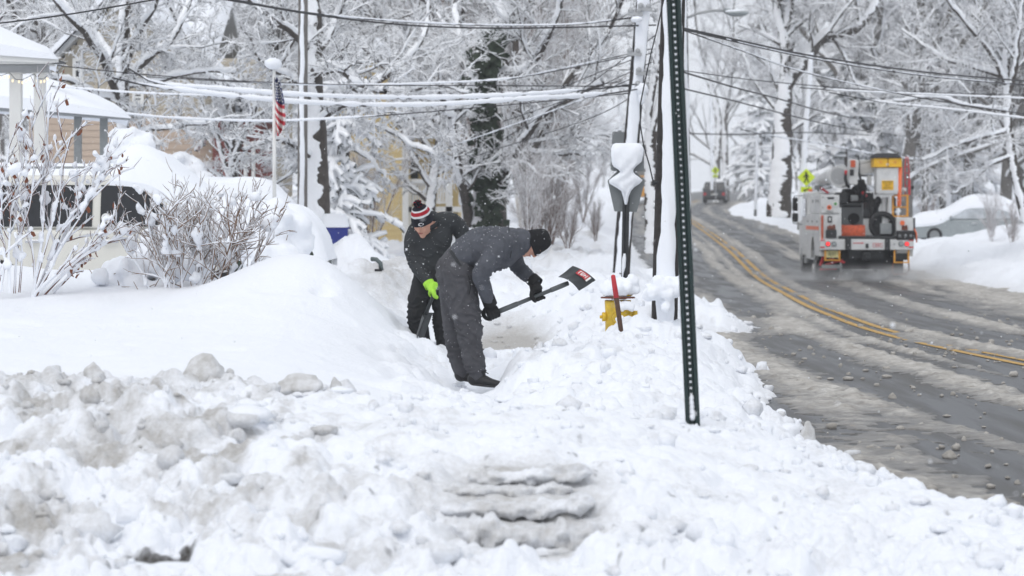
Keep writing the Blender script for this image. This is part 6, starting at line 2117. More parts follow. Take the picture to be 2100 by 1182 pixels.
# amber ladder frame, tall red ladder, orange tube
fr = MB(); fr.bar((PX(852), .35, PZ(590)), (PX(852), .35, PZ(425)), .05); fr.bar((PX(964), .35, PZ(590)), (PX(964), .35, PZ(418)), .055)
for z in (PZ(425), PZ(515), PZ(585)): fr.bar((PX(852) + .025, .35, z), (PX(964) - .03, .35, z), .04, .04)
fr.build('ladder_frame', M['amber'], bt)
B('lamp_box', 'grey_metal', PX(912), PX(940), .3, .36, PZ(470), PZ(440), .005)
for sgn, nm in ((PX(953), 'l'), (PX(982), 'r')):
    pass
ld = MB(); ld.tube([(PX(954), .5, PZ(420)), (PX(950), .5, PZ(200)), (PX(958), .5, PZ(125)), (PX(972), .5, PZ(125)), (PX(980), .5, PZ(200)), (PX(988), .5, PZ(420))], .016, 8)
ld.build('grab_rail', M['red_paint'], bt)
for z in (PZ(200), PZ(250), PZ(300), PZ(350)):
    MB().tube([(PX(951), .5, z), (PX(983), .5, z)], .012, 6).build('rung', M['red_paint'], bt)
B('rail_guard', 'red_paint', PX(975), PX(992), .45, .55, PZ(420), PZ(305), .005)
MB().tube([(PX(928), .52, PZ(380)), (PX(960), .52, PZ(380))], .06, 12).build('reel', M['truck_white'], bt)
MB().ball((PX(1010), .5, PZ(362)), (.045, .05, .06), 10, 8).build('work_lamp', M['dark_metal'], bt)
MB().tube([(PX(888), .08, PZ(512)), (PX(890), .08, PZ(500)), (PX(900), .08, PZ(200))], [.03, .055, .055], 12).build('orange_tube', M['orange'], bt)
# bucket
bx0, bx1 = PX(712), PX(886)
mb = MB()
V = []
for z, k in ((PZ(418), .94), (PZ(400), .985), (PZ(208), 1.0)):
    cx_, hw = (bx0 + bx1) / 2, (bx1 - bx0) / 2 * k
    V += [(cx_ - hw, .02 + .3 * (1 - k), z), (cx_ + hw, .02 + .3 * (1 - k), z), (cx_ + hw, .62 - .3 * (1 - k), z), (cx_ - hw, .62 - .3 * (1 - k), z)]
mb.add(V, [(3, 2, 1, 0), (8, 9, 10, 11)] + [(r + i, r + (i + 1) % 4, r + 4 + (i + 1) % 4, r + 4 + i) for r in (0, 4) for i in range(4)])
bk = mb.build('bucket', M['truck_white'], bt, bevel=.035, seg=3)
for a, b_ in ((PX(692), PX(798)), (PX(804), PX(908))):
    o = B('yellow_cover', 'yellow', a, b_, -.04, .68, PZ(207), PZ(132), .015, bk)
    MB().disc(((a + b_) / 2, -.046, PZ(168)), (0, 1, 0), .04, .012, 14).build('cover_mark', M['amber'], bk)
P = [[(PX(676) + (PX(906) - PX(676)) * i / 12, -.08 + .8 * j / 6, PZ(131) + .115 * math.sqrt(max(0, 1 - (i / 6 - 1) ** 4)) * math.sqrt(max(0, 1 - (j / 3 - 1) ** 4)) + .004) for i in range(13)] for j in range(7)]
mb = MB().grid(P); mb.bb(PX(676), PX(906), -.08, .72, PZ(131) - .02, PZ(131) + .004); mb.build('bucket_lid', M['black_rubber'], bk)
B('caution_plate', 'yellow', PX(755), PX(845), .010, .019, PZ(382), PZ(310), 0, bk)
o = text('caution_text', 'CAUTION', .062, (PX(800), .006, PZ(321)), 'dark_metal', bk); o['kind'] = 'stuff'
for k, (bd, wd) in enumerate((('THIS UNIT', .6), ('IS NOT', .5), ('INSULATED', .6))):
    o = text('caution_text', bd, .042, (PX(800), .006, PZ(338 + k * 15)), 'dark_metal', bk); o['kind'] = 'stuff'
# booms and turret
def cone(nm, mt, pts, rs, n=14, par=bt):
    return MB().tube(pts, rs, n).build(nm, M[mt], par)
lo = cone('lower_boom', 'truck_white', [(PX(455), .95, PZ(272)), (PX(458), 1.6, PZ(272)), (-.66, 3.0, 2.74), (-.74, 5.6, 2.66), (-.74, 6.0, 2.66)], [.26, .255, .20, .13, .10], 16)
cone('boom_collar', 'truck_white', [(PX(455), .86, PZ(272)), (PX(455), .95, PZ(272))], [.285, .285], 20, lo)
cone('boom_cap', 'grey_paint', [(PX(448), .84, PZ(272)), (PX(448), .87, PZ(272))], [.22, .22], 20, lo)
cone('boom_hook', 'red_paint', [(PX(255) + .47, 5.9, PZ(292)), (PX(275) + .47, 5.9, PZ(292))], [.05, .05], 8, lo)
eb = MB(); eb.prism(round_poly([(PX(516), PZ(335)), (PX(585), PZ(345)), (PX(596), PZ(145)), (PX(518), PZ(140))], .06), 'y', .55, 1.0); el = eb.build('elbow', M['truck_white'], bt, bevel=.02)
B('elbow_slot', 'black_flat', PX(524), PX(555), .53, .548, PZ(270), PZ(222), 0, el)
mb = MB(); mb.bb(PX(530), PX(566), .50, .548, PZ(205), PZ(150)); mb.build('red_valve', M['orange_red'], el, bevel=.01)
cone('hose', 'black_rubber', [(PX(491), .5, PZ(235)), (PX(486), .48, PZ(290)), (PX(500), .5, PZ(340)), (PX(520), .6, PZ(360))], [.035, .04, .04, .035], 8, el)
cone('hose_end', 'red_paint', [(PX(492), .48, PZ(228)), (PX(490), .48, PZ(262))], [.038, .038], 8, el)
ub = MB(); ub.prism(round_poly([(PX(606), PZ(265)), (PX(712), PZ(250)), (PX(712), PZ(150)), (PX(606), PZ(143))], .03), 'y', .7, 1.15); u_ = ub.build('upper_boom', M['truck_white'], bt, bevel=.015)
B('boom_joint', 'dark_metal', PX(612), PX(706), .9, 1.1, PZ(275), PZ(262), .005, u_)
B('leveling_arm', 'truck_white', PX(664), PX(694), .6, .8, PZ(345), PZ(268), .015, u_)
cone('cable_loop', 'wire_black', [(PX(585), .6, PZ(120)), (PX(592), .6, PZ(160)), (PX(600), .6, PZ(130)), (PX(598), .6, PZ(180)), (PX(690), .55, PZ(160))], [.008] * 5, 5, u_)
for k, (x0, x1, y0, y1, z0, z1, mt) in enumerate(((430, 520, .9, 1.5, 490, 400, 'dark_metal'), (500, 660, 1.1, 1.9, 480, 370, 'black_rubber'), (580, 650, .8, 1.2, 400, 300, 'dark_metal'), (640, 720, .9, 1.4, 470, 400, 'dark_metal'), (540, 600, .8, 1.0, 470, 420, 'grey_metal'))):
    B('turret_block', mt, PX(x0), PX(x1), y0, y1, PZ(z0), PZ(z1), .03)
cone('turret_pedestal', 'grey_metal', [(-.25, 2.0, 1.15), (-.25, 2.0, 1.8), (-.2, 1.9, 2.3)], [.34, .30, .28], 20)
cone('lift_cylinder', 'dark_metal', [(PX(560), .9, PZ(360)), (PX(640), .75, PZ(440))], [.06, .05], 10)
cone('hose', 'black_rubber', [(PX(590), .7, PZ(210)), (PX(604), .6, PZ(280)), (PX(622), .6, PZ(340)), (PX(600), .7, PZ(420))], [.03, .035, .035, .03], 8)
cone('hose', 'black_rubber', [(PX(625), .65, PZ(300)), (PX(650), .6, PZ(350)), (PX(640), .6, PZ(430)), (PX(600), .65, PZ(480))], [.03, .035, .035, .03], 8)
mb = MB(); mb.ball((PX(632), .72, PZ(405)), .05, 8, 6); mb.ball((PX(655), .74, PZ(425)), .04, 8, 6); o = mb.build('red_fitting', M['red_paint'], bt); o['kind'] = 'stuff'
# cab, mirrors, marker lamps
cb_ = MB(); cb_.prism([(4.55, .55), (4.55, 2.34), (5.9, 2.34), (6.4, 1.6), (7.4, 1.5), (7.4, .55)], 'x', -1.16, 1.16); cbo = cb_.build('cab', M['truck_white'], bt, bevel=.05)
B('rear_window', 'glass_dark', -.8, .8, 4.53, 4.548, 1.6, 2.1, 0, cbo)
for sgn in (-1, 1):
    B('door', 'truck_white', sgn * 1.165, sgn * 1.18, 4.7, 6.0, .8, 2.2, .004, cbo)
    B('side_window', 'glass_dark', sgn * 1.181, sgn * 1.19, 4.8, 5.9, 1.65, 2.15, 0, cbo)
    mi = B('mirror', 'black_flat', sgn * 1.38 - .075, sgn * 1.38 + .075, 6.0, 6.08, 1.80, 2.18, .03, cbo)
    B('lower_mirror', 'dark_metal', sgn * 1.38 - .085, sgn * 1.38 + .085, 5.98, 6.1, 1.5, 1.75, .04, cbo)
    MB().tube([(sgn * 1.15, 6.1, 2.24), (sgn * 1.40, 6.06, 2.22), (sgn * 1.43, 6.05, 1.45), (sgn * 1.16, 6.1, 1.42)], .014, 6).build('mirror_arm', M['dark_metal'], cbo)
MB().bb(-1.1, -.98, 5.0, 5.1, 2.34, 2.41).build('marker_lamp', M['orange'], cbo, bevel=.01)
MB().tube([(-.85, 4.7, 2.33), (-.85, 4.7, 2.48)], .02, 6).build('beacon_stem', M['dark_metal'], cbo)
MB().bb(-.95, -.75, 4.62, 4.78, 2.40, 2.52).build('beacon', M['grey_metal'], cbo, bevel=.02)
mb = MB(); mb.bar((-.78, 4.6, 2.44), (-.6, 4.4, 2.3), .05); mb.build('beacon_brace', M['red_paint'], cbo)
B('fuel_step', 'grey_metal', -1.2, -.9, 4.4, 5.2, .35, .55, .02)
# wheels
for sgn in (-1, 1):
    for y in (yw, 6.55):
        wo = MB().disc((sgn * (1.0 if y == yw else 1.02), y, rw_), (1, 0, 0), rw_, .28 if y < 4 else .26, 32).build('wheel', M['black_rubber'], bt, bevel=.04)
        MB().disc((sgn * 1.15, y, rw_), (1, 0, 0), rw_ * .56, .03, 24).build('rim', M['grey_paint'], wo)
        MB().disc((sgn * 1.17, y, rw_), (1, 0, 0), rw_ * .2, .04, 12).build('hub', M['grey_metal'], wo)
    MB().disc((sgn * .68, yw, rw_), (1, 0, 0), rw_, .26, 32).build('wheel', M['black_rubber'], bt, bevel=.04)
    B('mud_flap', 'black_rubber', sgn * .56, sgn * 1.12, 1.42, 1.45, .16, .72, .004)
B('axle', 'dark_metal', -.6, .6, yw - .08, yw + .08, .42, .58, .02)
MB().ball((0, yw, .5), (.2, .2, .19), 14, 10).build('differential', M['dark_metal'], bt)
B('under_guard', 'black_rubber', -.62, .66, .28, .36, .28, .79, .01)
B('hitch_bar', 'grey_metal', PX(610), PX(760), .2, .27, PZ(905), PZ(885), .01)
hb = B('hitch', 'dark_metal', -.1, .1, -.05, .25, .52, .72, .02); MB().tube([(0, -.05, .60), (0, -.16, .60), (.0, -.17, .52)], .035, 8).build('hook', M['dark_metal'], hb)
# step frames and plate under the bumper
for x0, x1, z0 in ((PX(312), PX(434), PZ(925)), (PX(846), PX(966), PZ(942))):
    f = MB(); f.bar((x0 + .02, 0, z0), (x0 + .02, 0, .80), .045); f.bar((x1 - .02, 0, z0), (x1 - .02, 0, .80), .045); f.bar((x0, -.001, z0), (x1, -.001, z0), .05, .035)
    f.build('step_frame', M['amber'], bt)
B('plate_holder', 'black_flat', PX(322), PX(424), .03, .05, PZ(912), PZ(840), .004)
lp = B('number_plate', 'line_white', PX(326), PX(421), .020, .029, PZ(905), PZ(852), 0)
M['plate_yellow'] = mat('plate_yellow', (.62, .58, .28), .5, .08, 10); lp.data.materials[0] = M['plate_yellow']
text('plate_text', '0J37', .12, (PX(373), .016, PZ(879)), 'dark_metal', lp)
B('tool_tray', 'dark_metal', PX(852), PX(960), .05, .3, PZ(925), PZ(870), .02)
mb = MB()
for a, b_ in (((-1.18, .2, .38), (-1.08, .1, .66)), ((-1.05, .2, .40), (-.6, .25, .52)), ((-.95, .15, .56), (-.55, .15, .46)), ((-1.2, .2, .28), (-.75, .2, .30))):
    mb.bar(a, b_, .07, .05)
o = mb.build('outrigger_frame', M['red_paint'], bt); o['kind'] = 'stuff'
B('outrigger_beam', 'grey_metal', -1.15, -.62, .1, .2, .30, .40, .02)
for sgn, z in ((-.46, .15), (.42, .14)):
    ou = MB().disc((sgn, .35, z), (0, 1, .2), .15, .10, 24).build('outrigger_pad', M['grey_metal'], bt)
    MB().bar((sgn, .42, z), (sgn * .9, .5, .6), .09, .09).build('outrigger_leg', M['dark_metal'], bt)
mb = MB(); mb.tube([(PX(845), .1, PZ(945)), (PX(838), .1, PZ(1020)), (PX(860), .1, PZ(1038)), (PX(950), .1, PZ(1030)), (PX(968), .1, PZ(1000)), (PX(965), .1, PZ(945))], .02, 8); mb.build('step_loop', M['rust'], bt)
# ---------------------------------------------------------------- the two people shovelling
from mathutils import noise as mnoise
def limb_tube(mb, pts, lat=Vector((0, 1, 0)), n=14, sub=4):
    """closed round-ended limb through (point, r) or (point, r_lateral, r_other)"""
    P = np.array([list(p[0]) for p in pts], float)
    A = np.array([p[1] for p in pts], float)
    Bv = np.array([p[2] if len(p) > 2 else p[1] for p in pts], float)
    s = np.concatenate([[0], np.cumsum(np.linalg.norm(np.diff(P, axis=0), axis=1))])
    K = sub * (len(pts) - 1)
    q = np.linspace(0, s[-1], K + 1)
    if len(pts) > 2:
        C = np.stack([curve1(list(zip(s, P[:, i])))(q) for i in range(3)], -1)
        a, b = curve1(list(zip(s, A)))(q), curve1(list(zip(s, Bv)))(q)
    else:
        C = np.stack([np.interp(q, s, P[:, i]) for i in range(3)], -1)
        a, b = np.interp(q, s, A), np.interp(q, s, Bv)
    T = np.gradient(C, axis=0)
    rings = []
    t0, t1 = Vector(T[0]).normalized(), Vector(T[-1]).normalized()
    for k in (3, 2, 1):
        ph = math.pi / 2 * k / 3.3
        rings.append((Vector(C[0]) - t0 * math.sin(ph) * min(a[0], b[0]), a[0] * math.cos(ph), b[0] * math.cos(ph), t0))
    for i in range(K + 1):
        rings.append((Vector(C[i]), a[i], b[i], Vector(T[i]).normalized()))
    for k in (1, 2, 3):
        ph = math.pi / 2 * k / 3.3
        rings.append((Vector(C[-1]) + t1 * math.sin(ph) * min(a[-1], b[-1]), a[-1] * math.cos(ph), b[-1] * math.cos(ph), t1))
    V, Fc = [], []
    for c, ra, rb, t in rings:
        u = (lat - t * lat.dot(t))
        if u.length < .05: u = t.cross(Vector((0, 0, 1)))
        u.normalize(); w = t.cross(u)
        for j in range(n):
            an = 2 * math.pi * j / n
            V.append(c + u * math.cos(an) * ra + w * math.sin(an) * rb)
    m = len(rings)
    for i in range(m - 1):
        for j in range(n):
            Fc.append((i * n + j, i * n + (j + 1) % n, (i + 1) * n + (j + 1) % n, (i + 1) * n + j))
    Fc.append(tuple(range(n))[::-1]); Fc.append(tuple((m - 1) * n + j for j in range(n)))
    mb.add(V, Fc, True)

def fuse(name, chains, vox, mt, parent, smooth=4, folds=None, lat=Vector((0, 1, 0)), cut=None):
    """one continuous surface grown round limbs; folds = list of (centre, radius, direction, wavelength, depth)"""
    mb = MB()
    for ch in chains:
        la = lat
        if isinstance(ch, tuple): ch, la = ch
        limb_tube(mb, ch, la)
    me = bpy.data.meshes.new(name)
    me.from_pydata([tuple(v) for v in mb.v], [], mb.f)
    bm = bmesh.new(); bm.from_mesh(me); bmesh.ops.recalc_face_normals(bm, faces=bm.faces); bm.to_mesh(me); bm.free()
    ob = bpy.data.objects.new(name, me); COL.objects.link(ob)
    m_ = ob.modifiers.new('r', 'REMESH'); m_.mode = 'VOXEL'; m_.voxel_size = vox
    s_ = ob.modifiers.new('s', 'SMOOTH'); s_.iterations = smooth; s_.factor = .5
    dg = bpy.context.evaluated_depsgraph_get(); dg.update()
    out = bpy.data.meshes.new_from_object(ob.evaluated_get(dg))
    bpy.data.objects.remove(ob); out.name = name
    if folds:
        for v in out.vertices:
            p = v.co; dsp = 0
            for c, r, dr, wl, dep in folds:
                k = 1 - (p - c).length / r
                if k > 0:
                    k = min(1, k * 2.2)
                    t = (p - c).dot(dr) / wl
                    wob = mnoise.noise(p * 7.0) * 1.3 + mnoise.noise(p * 16.0) * .4
                    f = 1 - abs(math.sin(math.pi * (t + wob)))
                    dsp += (1.25 if wl > .05 else .7) * dep * k * (f * f - .35)
            dsp += .003 * mnoise.noise(p * 22.0) + .009 * mnoise.noise(p * 9.0)
            v.co = p + v.normal * dsp
        out.update()
    o = link(name, out, M[mt], parent, smooth=True)
    return o

def grip_glove(parent, wrist, axis_p, axis_dir, side, mt, r_sh=.02, flip=1, size=1.0, name='glove', spread=1.0, curl=(15, 75, 140, 200)):
    """a gloved hand closed round a bar: palm on the given side, four fingers of unequal length curling round, thumb from the palm's edge"""
    a = Vector(axis_dir).normalized()
    p = Vector(side); p = (p - a * p.dot(a)).normalized()
    q = a.cross(p) * flip
    C = Vector(axis_p); wr = Vector(wrist)
    R = r_sh + .013 * size
    def on(ang, off, rad):
        t = math.radians(ang)
        return C + a * off + (p * math.cos(t) + q * math.sin(t)) * rad
    ch = []
    pc = C + p * (R + .016 * size)
    mid = wr.lerp(pc, .55)
    ch.append(([(wr, .036 * size, .030 * size), (mid, .040 * size, .030 * size), (pc - q * .012, .046 * size, .025 * size), (pc + q * .012 * size, .042 * size, .02 * size)], a))
    for off, ln, rr in ((-.034, .86, .0125), (-.0115, .98, .0135), (.0115, 1.0, .0138), (.034, .92, .0132)):
        pts = []
        for k, an in enumerate(curl):
            an2 = an * (ln if k > 1 else 1)
            pts.append((on(an2, off * size * (1 + (spread - 1) * k / 3), R + (.012 if k == 0 else .002)), rr * size * (1.08 - .07 * k)))
        ch.append(pts)
    ts = 1 if (wr - C).dot(a) <= 0 else -1
    th = [(pc - q * .02 * size + a * ts * .032 * size, .018 * size), (on(-55, ts * .055 * size, R + .01), .0165 * size), (on(-110, ts * .050 * size, R + .003), .0145 * size), (on(-155, ts * .038 * size, R + .001), .012 * size)]
    ch.append(th)
    o = fuse(name, ch, .0052, mt, parent, 2)
    return o

def head_parts(C, fdir, up):
    f = Vector(fdir).normalized(); u = Vector(up); u = (u - f * u.dot(f)).normalized(); r = u.cross(f).normalized()
    def H(ff, rr, uu): return C + f * ff + r * rr + u * uu
    ch = [([(H(-.012, 0, .055), .078, .092), (H(0, 0, 0.0), .076, .096), (H(.018, 0, -.055), .064, .078)], r),
          ([(H(.045, 0, -.06), .05, .05), (H(.068, 0, -.098), .030, .028)], r),
          [(H(.088, 0, .018), .012), (H(.108, 0, -.012), .0135), (H(.112, 0, -.026), .0165)],
          [(H(.108, .012, -.03), .009), (H(.108, -.012, -.03), .009)],
          [(H(.076, .045, .030), .016), (H(.088, .02, .036), .015), (H(.088, -.02, .036), .015), (H(.076, -.045, .030), .016)],
          [(H(.062, .046, -.02), .024), (H(.064, .040, -.035), .022)], [(H(.062, -.046, -.02), .024), (H(.064, -.040, -.035), .022)],
          [(H(.088, .018, -.066), .010), (H(.094, 0, -.067), .011), (H(.088, -.018, -.066), .010)],
          [(H(-.005, .080, .01), .018, .012), (H(-.012, .084, -.02), .014, .01)], [(H(-.005, -.080, .01), .018, .012), (H(-.012, -.084, -.02), .014, .01)]]
    return ch, H, (f, r, u)

def face_bits(H, fr, parent):
    f, r, u = fr
    for s in (-1, 1):
        e = MB().ball(H(.078, s * .031, .010), .0125, 10, 8).build('eye', M['white_paint'], parent)
        MB().ball(H(.087, s * .031, .008), .006, 8, 6).build('pupil', M['black_flat'], e)
        mb = MB(); mb.tube([H(.082, s * .052, .030), H(.094, s * .032, .036), H(.097, s * .014, .032)], [.004, .0055, .004], 6); mb.build('eyebrow', M['hair'], parent)
    mb = MB(); mb.tube([H(.090, .026, -.060), H(.100, .010, -.057), H(.102, 0, -.059), H(.100, -.010, -.057), H(.090, -.026, -.060)], [.003, .0055, .005, .0055, .003], 8); mb.build('lips', M['lip'], parent)

def beanie(parent, C, fr, rad, bands, up_tilt=0.0, h=.155, base=.0, name='knit_hat', mt='knit_black', front=.03):
    """bands: list of (v0, v1, material); the main cap is one mesh, coloured bands are rings proud of it"""
    f, r, u = fr
    u2 = (u - f * up_tilt).normalized(); f2 = (f - u2 * f.dot(u2)).normalized()
    def pt(v, a, k=1.0):
        # v 0 at the brim, 1 at the crown
        ph = v * math.pi / 2
        rr = rad * (math.cos(ph) ** .55 if v < 1 else 0) * k
        rr *= 1 + .025 * math.sin(a * 40) * (1 - v)
        return C + u2 * (base + h * math.sin(ph) ** 1.05) + f2 * (math.cos(a) * rr * 1.14 + .0) + r * math.sin(a) * rr
    def ringmesh(v0, v1, n, k):
        A = np.linspace(0, 2 * math.pi, 49)
        return [[pt(v0 + (v1 - v0) * i / n, a, k) for a in A] for i in range(n + 1)]
    mb = MB().grid(ringmesh(0, .995, 16, 1.0)); mb.grid(ringmesh(0, .02, 1, .9)); mb.grid([ringmesh(0, .02, 1, 1.0)[0], ringmesh(0, .02, 1, .9)[0]])
    cap = mb.build(name, M[mt], parent, fix=False)
    mb = MB(); rr = ringmesh(-.0, .22, 3, 1.035); mb.grid(rr); mb.grid([ringmesh(-.0, .22, 3, 1.0)[0], rr[0]]); mb.grid([ringmesh(0, .22, 3, 1.0)[-1], rr[-1]])
    mb.build('cuff', M[mt], cap, fix=False)
    for v0, v1, m_ in bands:
        rr = ringmesh(v0, v1, 3, 1.022); mb = MB().grid(rr); mb.build('band', M[m_], cap, fix=False)
    return cap, pt, u2

SHX = Vector((1, 0, 0))
# ---- person bending with the raised shovel, side on, facing the road
d0 = 24.0
def w(px, py, dd=0.0): return at(px, py, d0 + dd)
p1 = thing('person', 'person in charcoal fleece and black knit hat bending over, lifting a shovel with black gloves', 'person', tuple(w(985, 796)))
head_c = w(1093, 498, .02)
hc, H1, fr1 = head_parts(head_c, (.30, -.12, -.94), (.94, .0, .32))
body = hc + [
    ([(w(938, 545), .15, .13), (w(965, 520), .15, .13), (w(1005, 508), .16, .13), (w(1040, 502), .18, .11), (w(1062, 497), .10, .09)], Vector((0, 1, 0))),
    [(w(1055, 496), .062), (w(1088, 497, .02), .058)],
    [(w(938, 552, -.1), .10), (w(957, 675, -.12), .07), (w(978, 762, -.12), .04)],
    [(w(934, 552, .1), .10), (w(938, 670, .14), .07), (w(948, 756, .16), .04)],
    [(w(1024, 505, -.17), .06), (w(988, 564, -.24), .04), (w(1001, 610, -.15), .024), (w(1005, 622, -.13), .020)],
    [(w(1048, 515, .17), .06), (w(1063, 548, .19), .04), (w(1090, 573, .10), .024), (w(1097, 578, .085), .020)]]
fuse('body', body, .0095, 'skin', p1, 2)
face_bits(H1, fr1, p1)
V3 = Vector
tr1 = [
    ([(w(938, 534), .185, .125), (w(930, 552), .20, .150), (w(934, 580), .19, .14)], V3((0, 1, 0))),
    [(w(938, 556, -.09), .145, .150), (w(948, 612, -.11), .128, .140), (w(960, 665, -.13), .112, .120), (w(966, 712, -.12), .094, .098), (w(975, 752, -.12), .092, .090), (w(978, 769, -.12), .066, .068)],
    [(w(930, 556, .09), .145, .145), (w(932, 612, .12), .128, .128), (w(934, 665, .14), .110, .112), (w(938, 710, .15), .098, .10), (w(946, 752, .16), .082, .08), (w(949, 764, .16), .068, .07)]]
fd1 = [(w(940, 580, -.15), .26, V3((.55, 0, .83)).normalized(), .075, .014), (w(962, 660, -.2), .22, V3((.45, .1, .9)).normalized(), .065, .018), (w(955, 640, -.2), .3, V3((.97, 0, -.2)).normalized(), .13, .012),
       (w(968, 720, -.15), .18, V3((.25, 0, .97)).normalized(), .055, .016), (w(976, 757, -.12), .13, V3((.1, 0, 1)).normalized(), .052, .018), (w(940, 700, .14), .25, V3((.2, 0, 1)).normalized(), .06, .014), (w(920, 560, -.05), .2, V3((1, 0, .35)).normalized(), .08, .012)]
t1 = fuse('trousers', tr1, .012, 'trousers_grey', p1, 3, fd1)
jk1 = [
    ([(w(941, 540), .192, .118), (w(952, 528), .205, .150), (w(978, 515), .215, .188), (w(1010, 511), .235, .196), (w(1038, 504), .235, .170), (w(1056, 498), .17, .135), (w(1066, 496), .118, .118)], V3((0, 1, 0))),
    [(w(1030, 500, -.17), .100), (w(1004, 535, -.23), .088), (w(986, 566, -.25), .076), (w(993, 590, -.21), .066), (w(1000, 612, -.15), .058), (w(1002, 617, -.14), .054)],
    [(w(1050, 512, .16), .095), (w(1056, 535, .20), .08), (w(1066, 552, .19), .070), (w(1082, 566, .13), .058), (w(1092, 574, .10), .052), (w(1095, 576, .09), .049)]]
fd2 = [(w(1010, 520, -.2), .26, V3((.8, 0, .55)).normalized(), .085, .013), (w(987, 562, -.26), .14, V3((-.1, 0, 1)).normalized(), .036, .014), (w(1000, 605, -.16), .09, V3((.2, 0, 1)).normalized(), .03, .009),
       (w(1065, 550, .19), .14, V3((.7, 0, -.6)).normalized(), .035, .011), (w(960, 520), .22, V3((.75, 0, .6)).normalized(), .10, .012), (w(1020, 550), .16, V3((1, 0, .3)).normalized(), .06, .014), (w(1000, 480), .25, V3((1, 0, 0)), .11, .009)]
j1 = fuse('jacket', jk1, .011, 'jacket_grey', p1, 3, fd2)
# collar, hem and shoulder seam
def ring_band(C, ax, ru, rw, hgt, mt, name, parent, lat, thick=.008, n=28, flare=0.):
    ax = V3(ax).normalized(); u = (lat - ax * lat.dot(ax)).normalized(); v = ax.cross(u)
    rows = []
    for off, k in ((0, 0), (0, thick), (hgt, thick + flare), (hgt, flare)):
        rows.append([C + ax * off + u * math.cos(a) * (ru + k) + v * math.sin(a) * (rw + k) for a in np.linspace(0, 2 * math.pi, n + 1)])
    return MB().grid(rows).build(name, M[mt], parent, fix=False)
ring_band(w(1061, 497), w(1078, 497) - w(1061, 497), .108, .112, .062, 'jacket_grey', 'collar', j1, V3((0, 1, 0)), .010, flare=-.010)
ring_band(w(947, 542), w(932, 550) - w(952, 536), .205, .165, .022, 'jacket_black', 'hem', j1, V3((0, 1, 0)), .004)
mb = MB()
mb.tube([w(1042, 462, -.06), w(1047, 485, -.15), w(1050, 510, -.19), w(1046, 530, -.22)], .004, 6)
mb.build('shoulder_seam', M['jacket_black'], j1)
mb = MB()
mb.tube([w(961, 566, -.215), w(965, 590, -.235), w(962, 604, -.24)], .0035, 6); mb.build('pocket_seam', M['trousers_black'], t1)
mb = MB()
c = w(975, 607, -.262)
for s in (-1, 1):
    mb.tube([c + V3((s * .012, 0, .016)), c + V3((s * .004, -.003, 0)), c + V3((s * .012, 0, -.016))], .0035, 6)
mb.bar(c + V3((-.006, -.002, 0)), c + V3((.006, -.002, 0)), .005)
mb.build('emblem', M['black_flat'], t1)
b1, pt1, u1 = beanie(p1, head_c + fr1[2] * -.0, fr1, .096, [], up_tilt=.05, h=.178, base=-.024)
mb = MB()
for k in range(5):
    a = -.28 + .13 * k
    mb.ball(pt1(.10, a, 1.055), (.011, .009, .006), 8, 5)
mb.build('hat_emblem', M['knit_white'], b1, fix=False)
# boots
def boot(parent, an, heel, toe, wd, mt='boot_black', sole=True):
    an, heel, toe = V3(an), V3(heel), V3(toe)
    up = V3((0, 0, 1))
    ch = [([(an + up * .05, .058, .060), (an, .060, .062), (an.lerp(heel, .8) + up * .03, .056, .06)], V3((0, 1, 0))),
          ([(heel + up * .045, .045, .048), (heel.lerp(toe, .35) + up * .05, .047, .05), (heel.lerp(toe, .7) + up * .036, .050, .036), (toe + up * .030, .040, .028)], V3((0, 1, 0)))]
    o = fuse('boot', ch, .007, mt, parent, 2)
    ch2 = [([(heel + up * .010, .046, .014), (heel.lerp(toe, .4) + up * .008, .046, .014), (heel.lerp(toe, .75) + up * .008, .053, .014), (toe + up * .012, .042, .013)], V3((0, 1, 0)))]
    fuse('sole', ch2, .007, 'black_rubber', o, 1)
    lc = MB()
    for k in range(4):
        q = heel.lerp(toe, .36 + .1 * k) + up * (.098 - .016 * k)
        lc.tube([q + V3((0, -.045, -.02)), q + V3((.004, 0, .006)), q + V3((0, .045, -.02))], .0045, 6)
    lc.tube([an + V3((.05, -.05, .02)), an + V3((.085, -.06, .0))], .004, 5)
    x = lc.build('laces', M['black_flat'], o); x['kind'] = 'stuff'
boot(p1, w(981, 766, -.12), w(970, 790, -.12), w(1022, 795, -.16), .05)
boot(p1, w(950, 764, .16), w(944, 780, .16), w(985, 786, .14), .05)

# shovel 1
A, Bq = w(1013, 643, -.10), w(1163, 582, .13)
axs = (Bq - A).normalized()
sh = thing('snow_shovel', 'compact black snow shovel held up level, red label on its blade', 'shovel', tuple(w(1090, 612)))
MB().tube([A, A + axs * .10, Bq], [.0185, .0185, .0175], 14).build('shaft', M['shaft_grey'], sh)
MB().tube([A + axs * .02, A + axs * .215, A + axs * .23], [.0225, .0225, .0195], 14).build('sleeve', M['shaft_grey'], sh)
MB().tube([Bq - axs * .16, Bq - axs * .155, Bq - axs * .03, Bq + axs * .01], [.0195, .0215, .022, .020], 14).build('socket', M['shaft_grey'], sh)
g0 = A - axs * .05
latg = axs.cross(V3((0, 1, 0))).normalized()
MB().tube([g0 - latg * .045, g0 + latg * .045], .015, 12).build('grip', M['blade_black'], sh)
MB().tube([A, g0 - latg * .045], .010, 8).build('grip_arm', M['blade_black'], sh); MB().tube([A, g0 + latg * .045], .010, 8).build('grip_arm', M['blade_black'], sh)
c00, c10, c11, c01 = w(1144, 573, .10), w(1186, 601, .02), w(1221, 575, .17), w(1174, 546, .25)
nrm_ = (c10 - c00).cross(c01 - c00).normalized()
if nrm_.y > 0: nrm_ = -nrm_
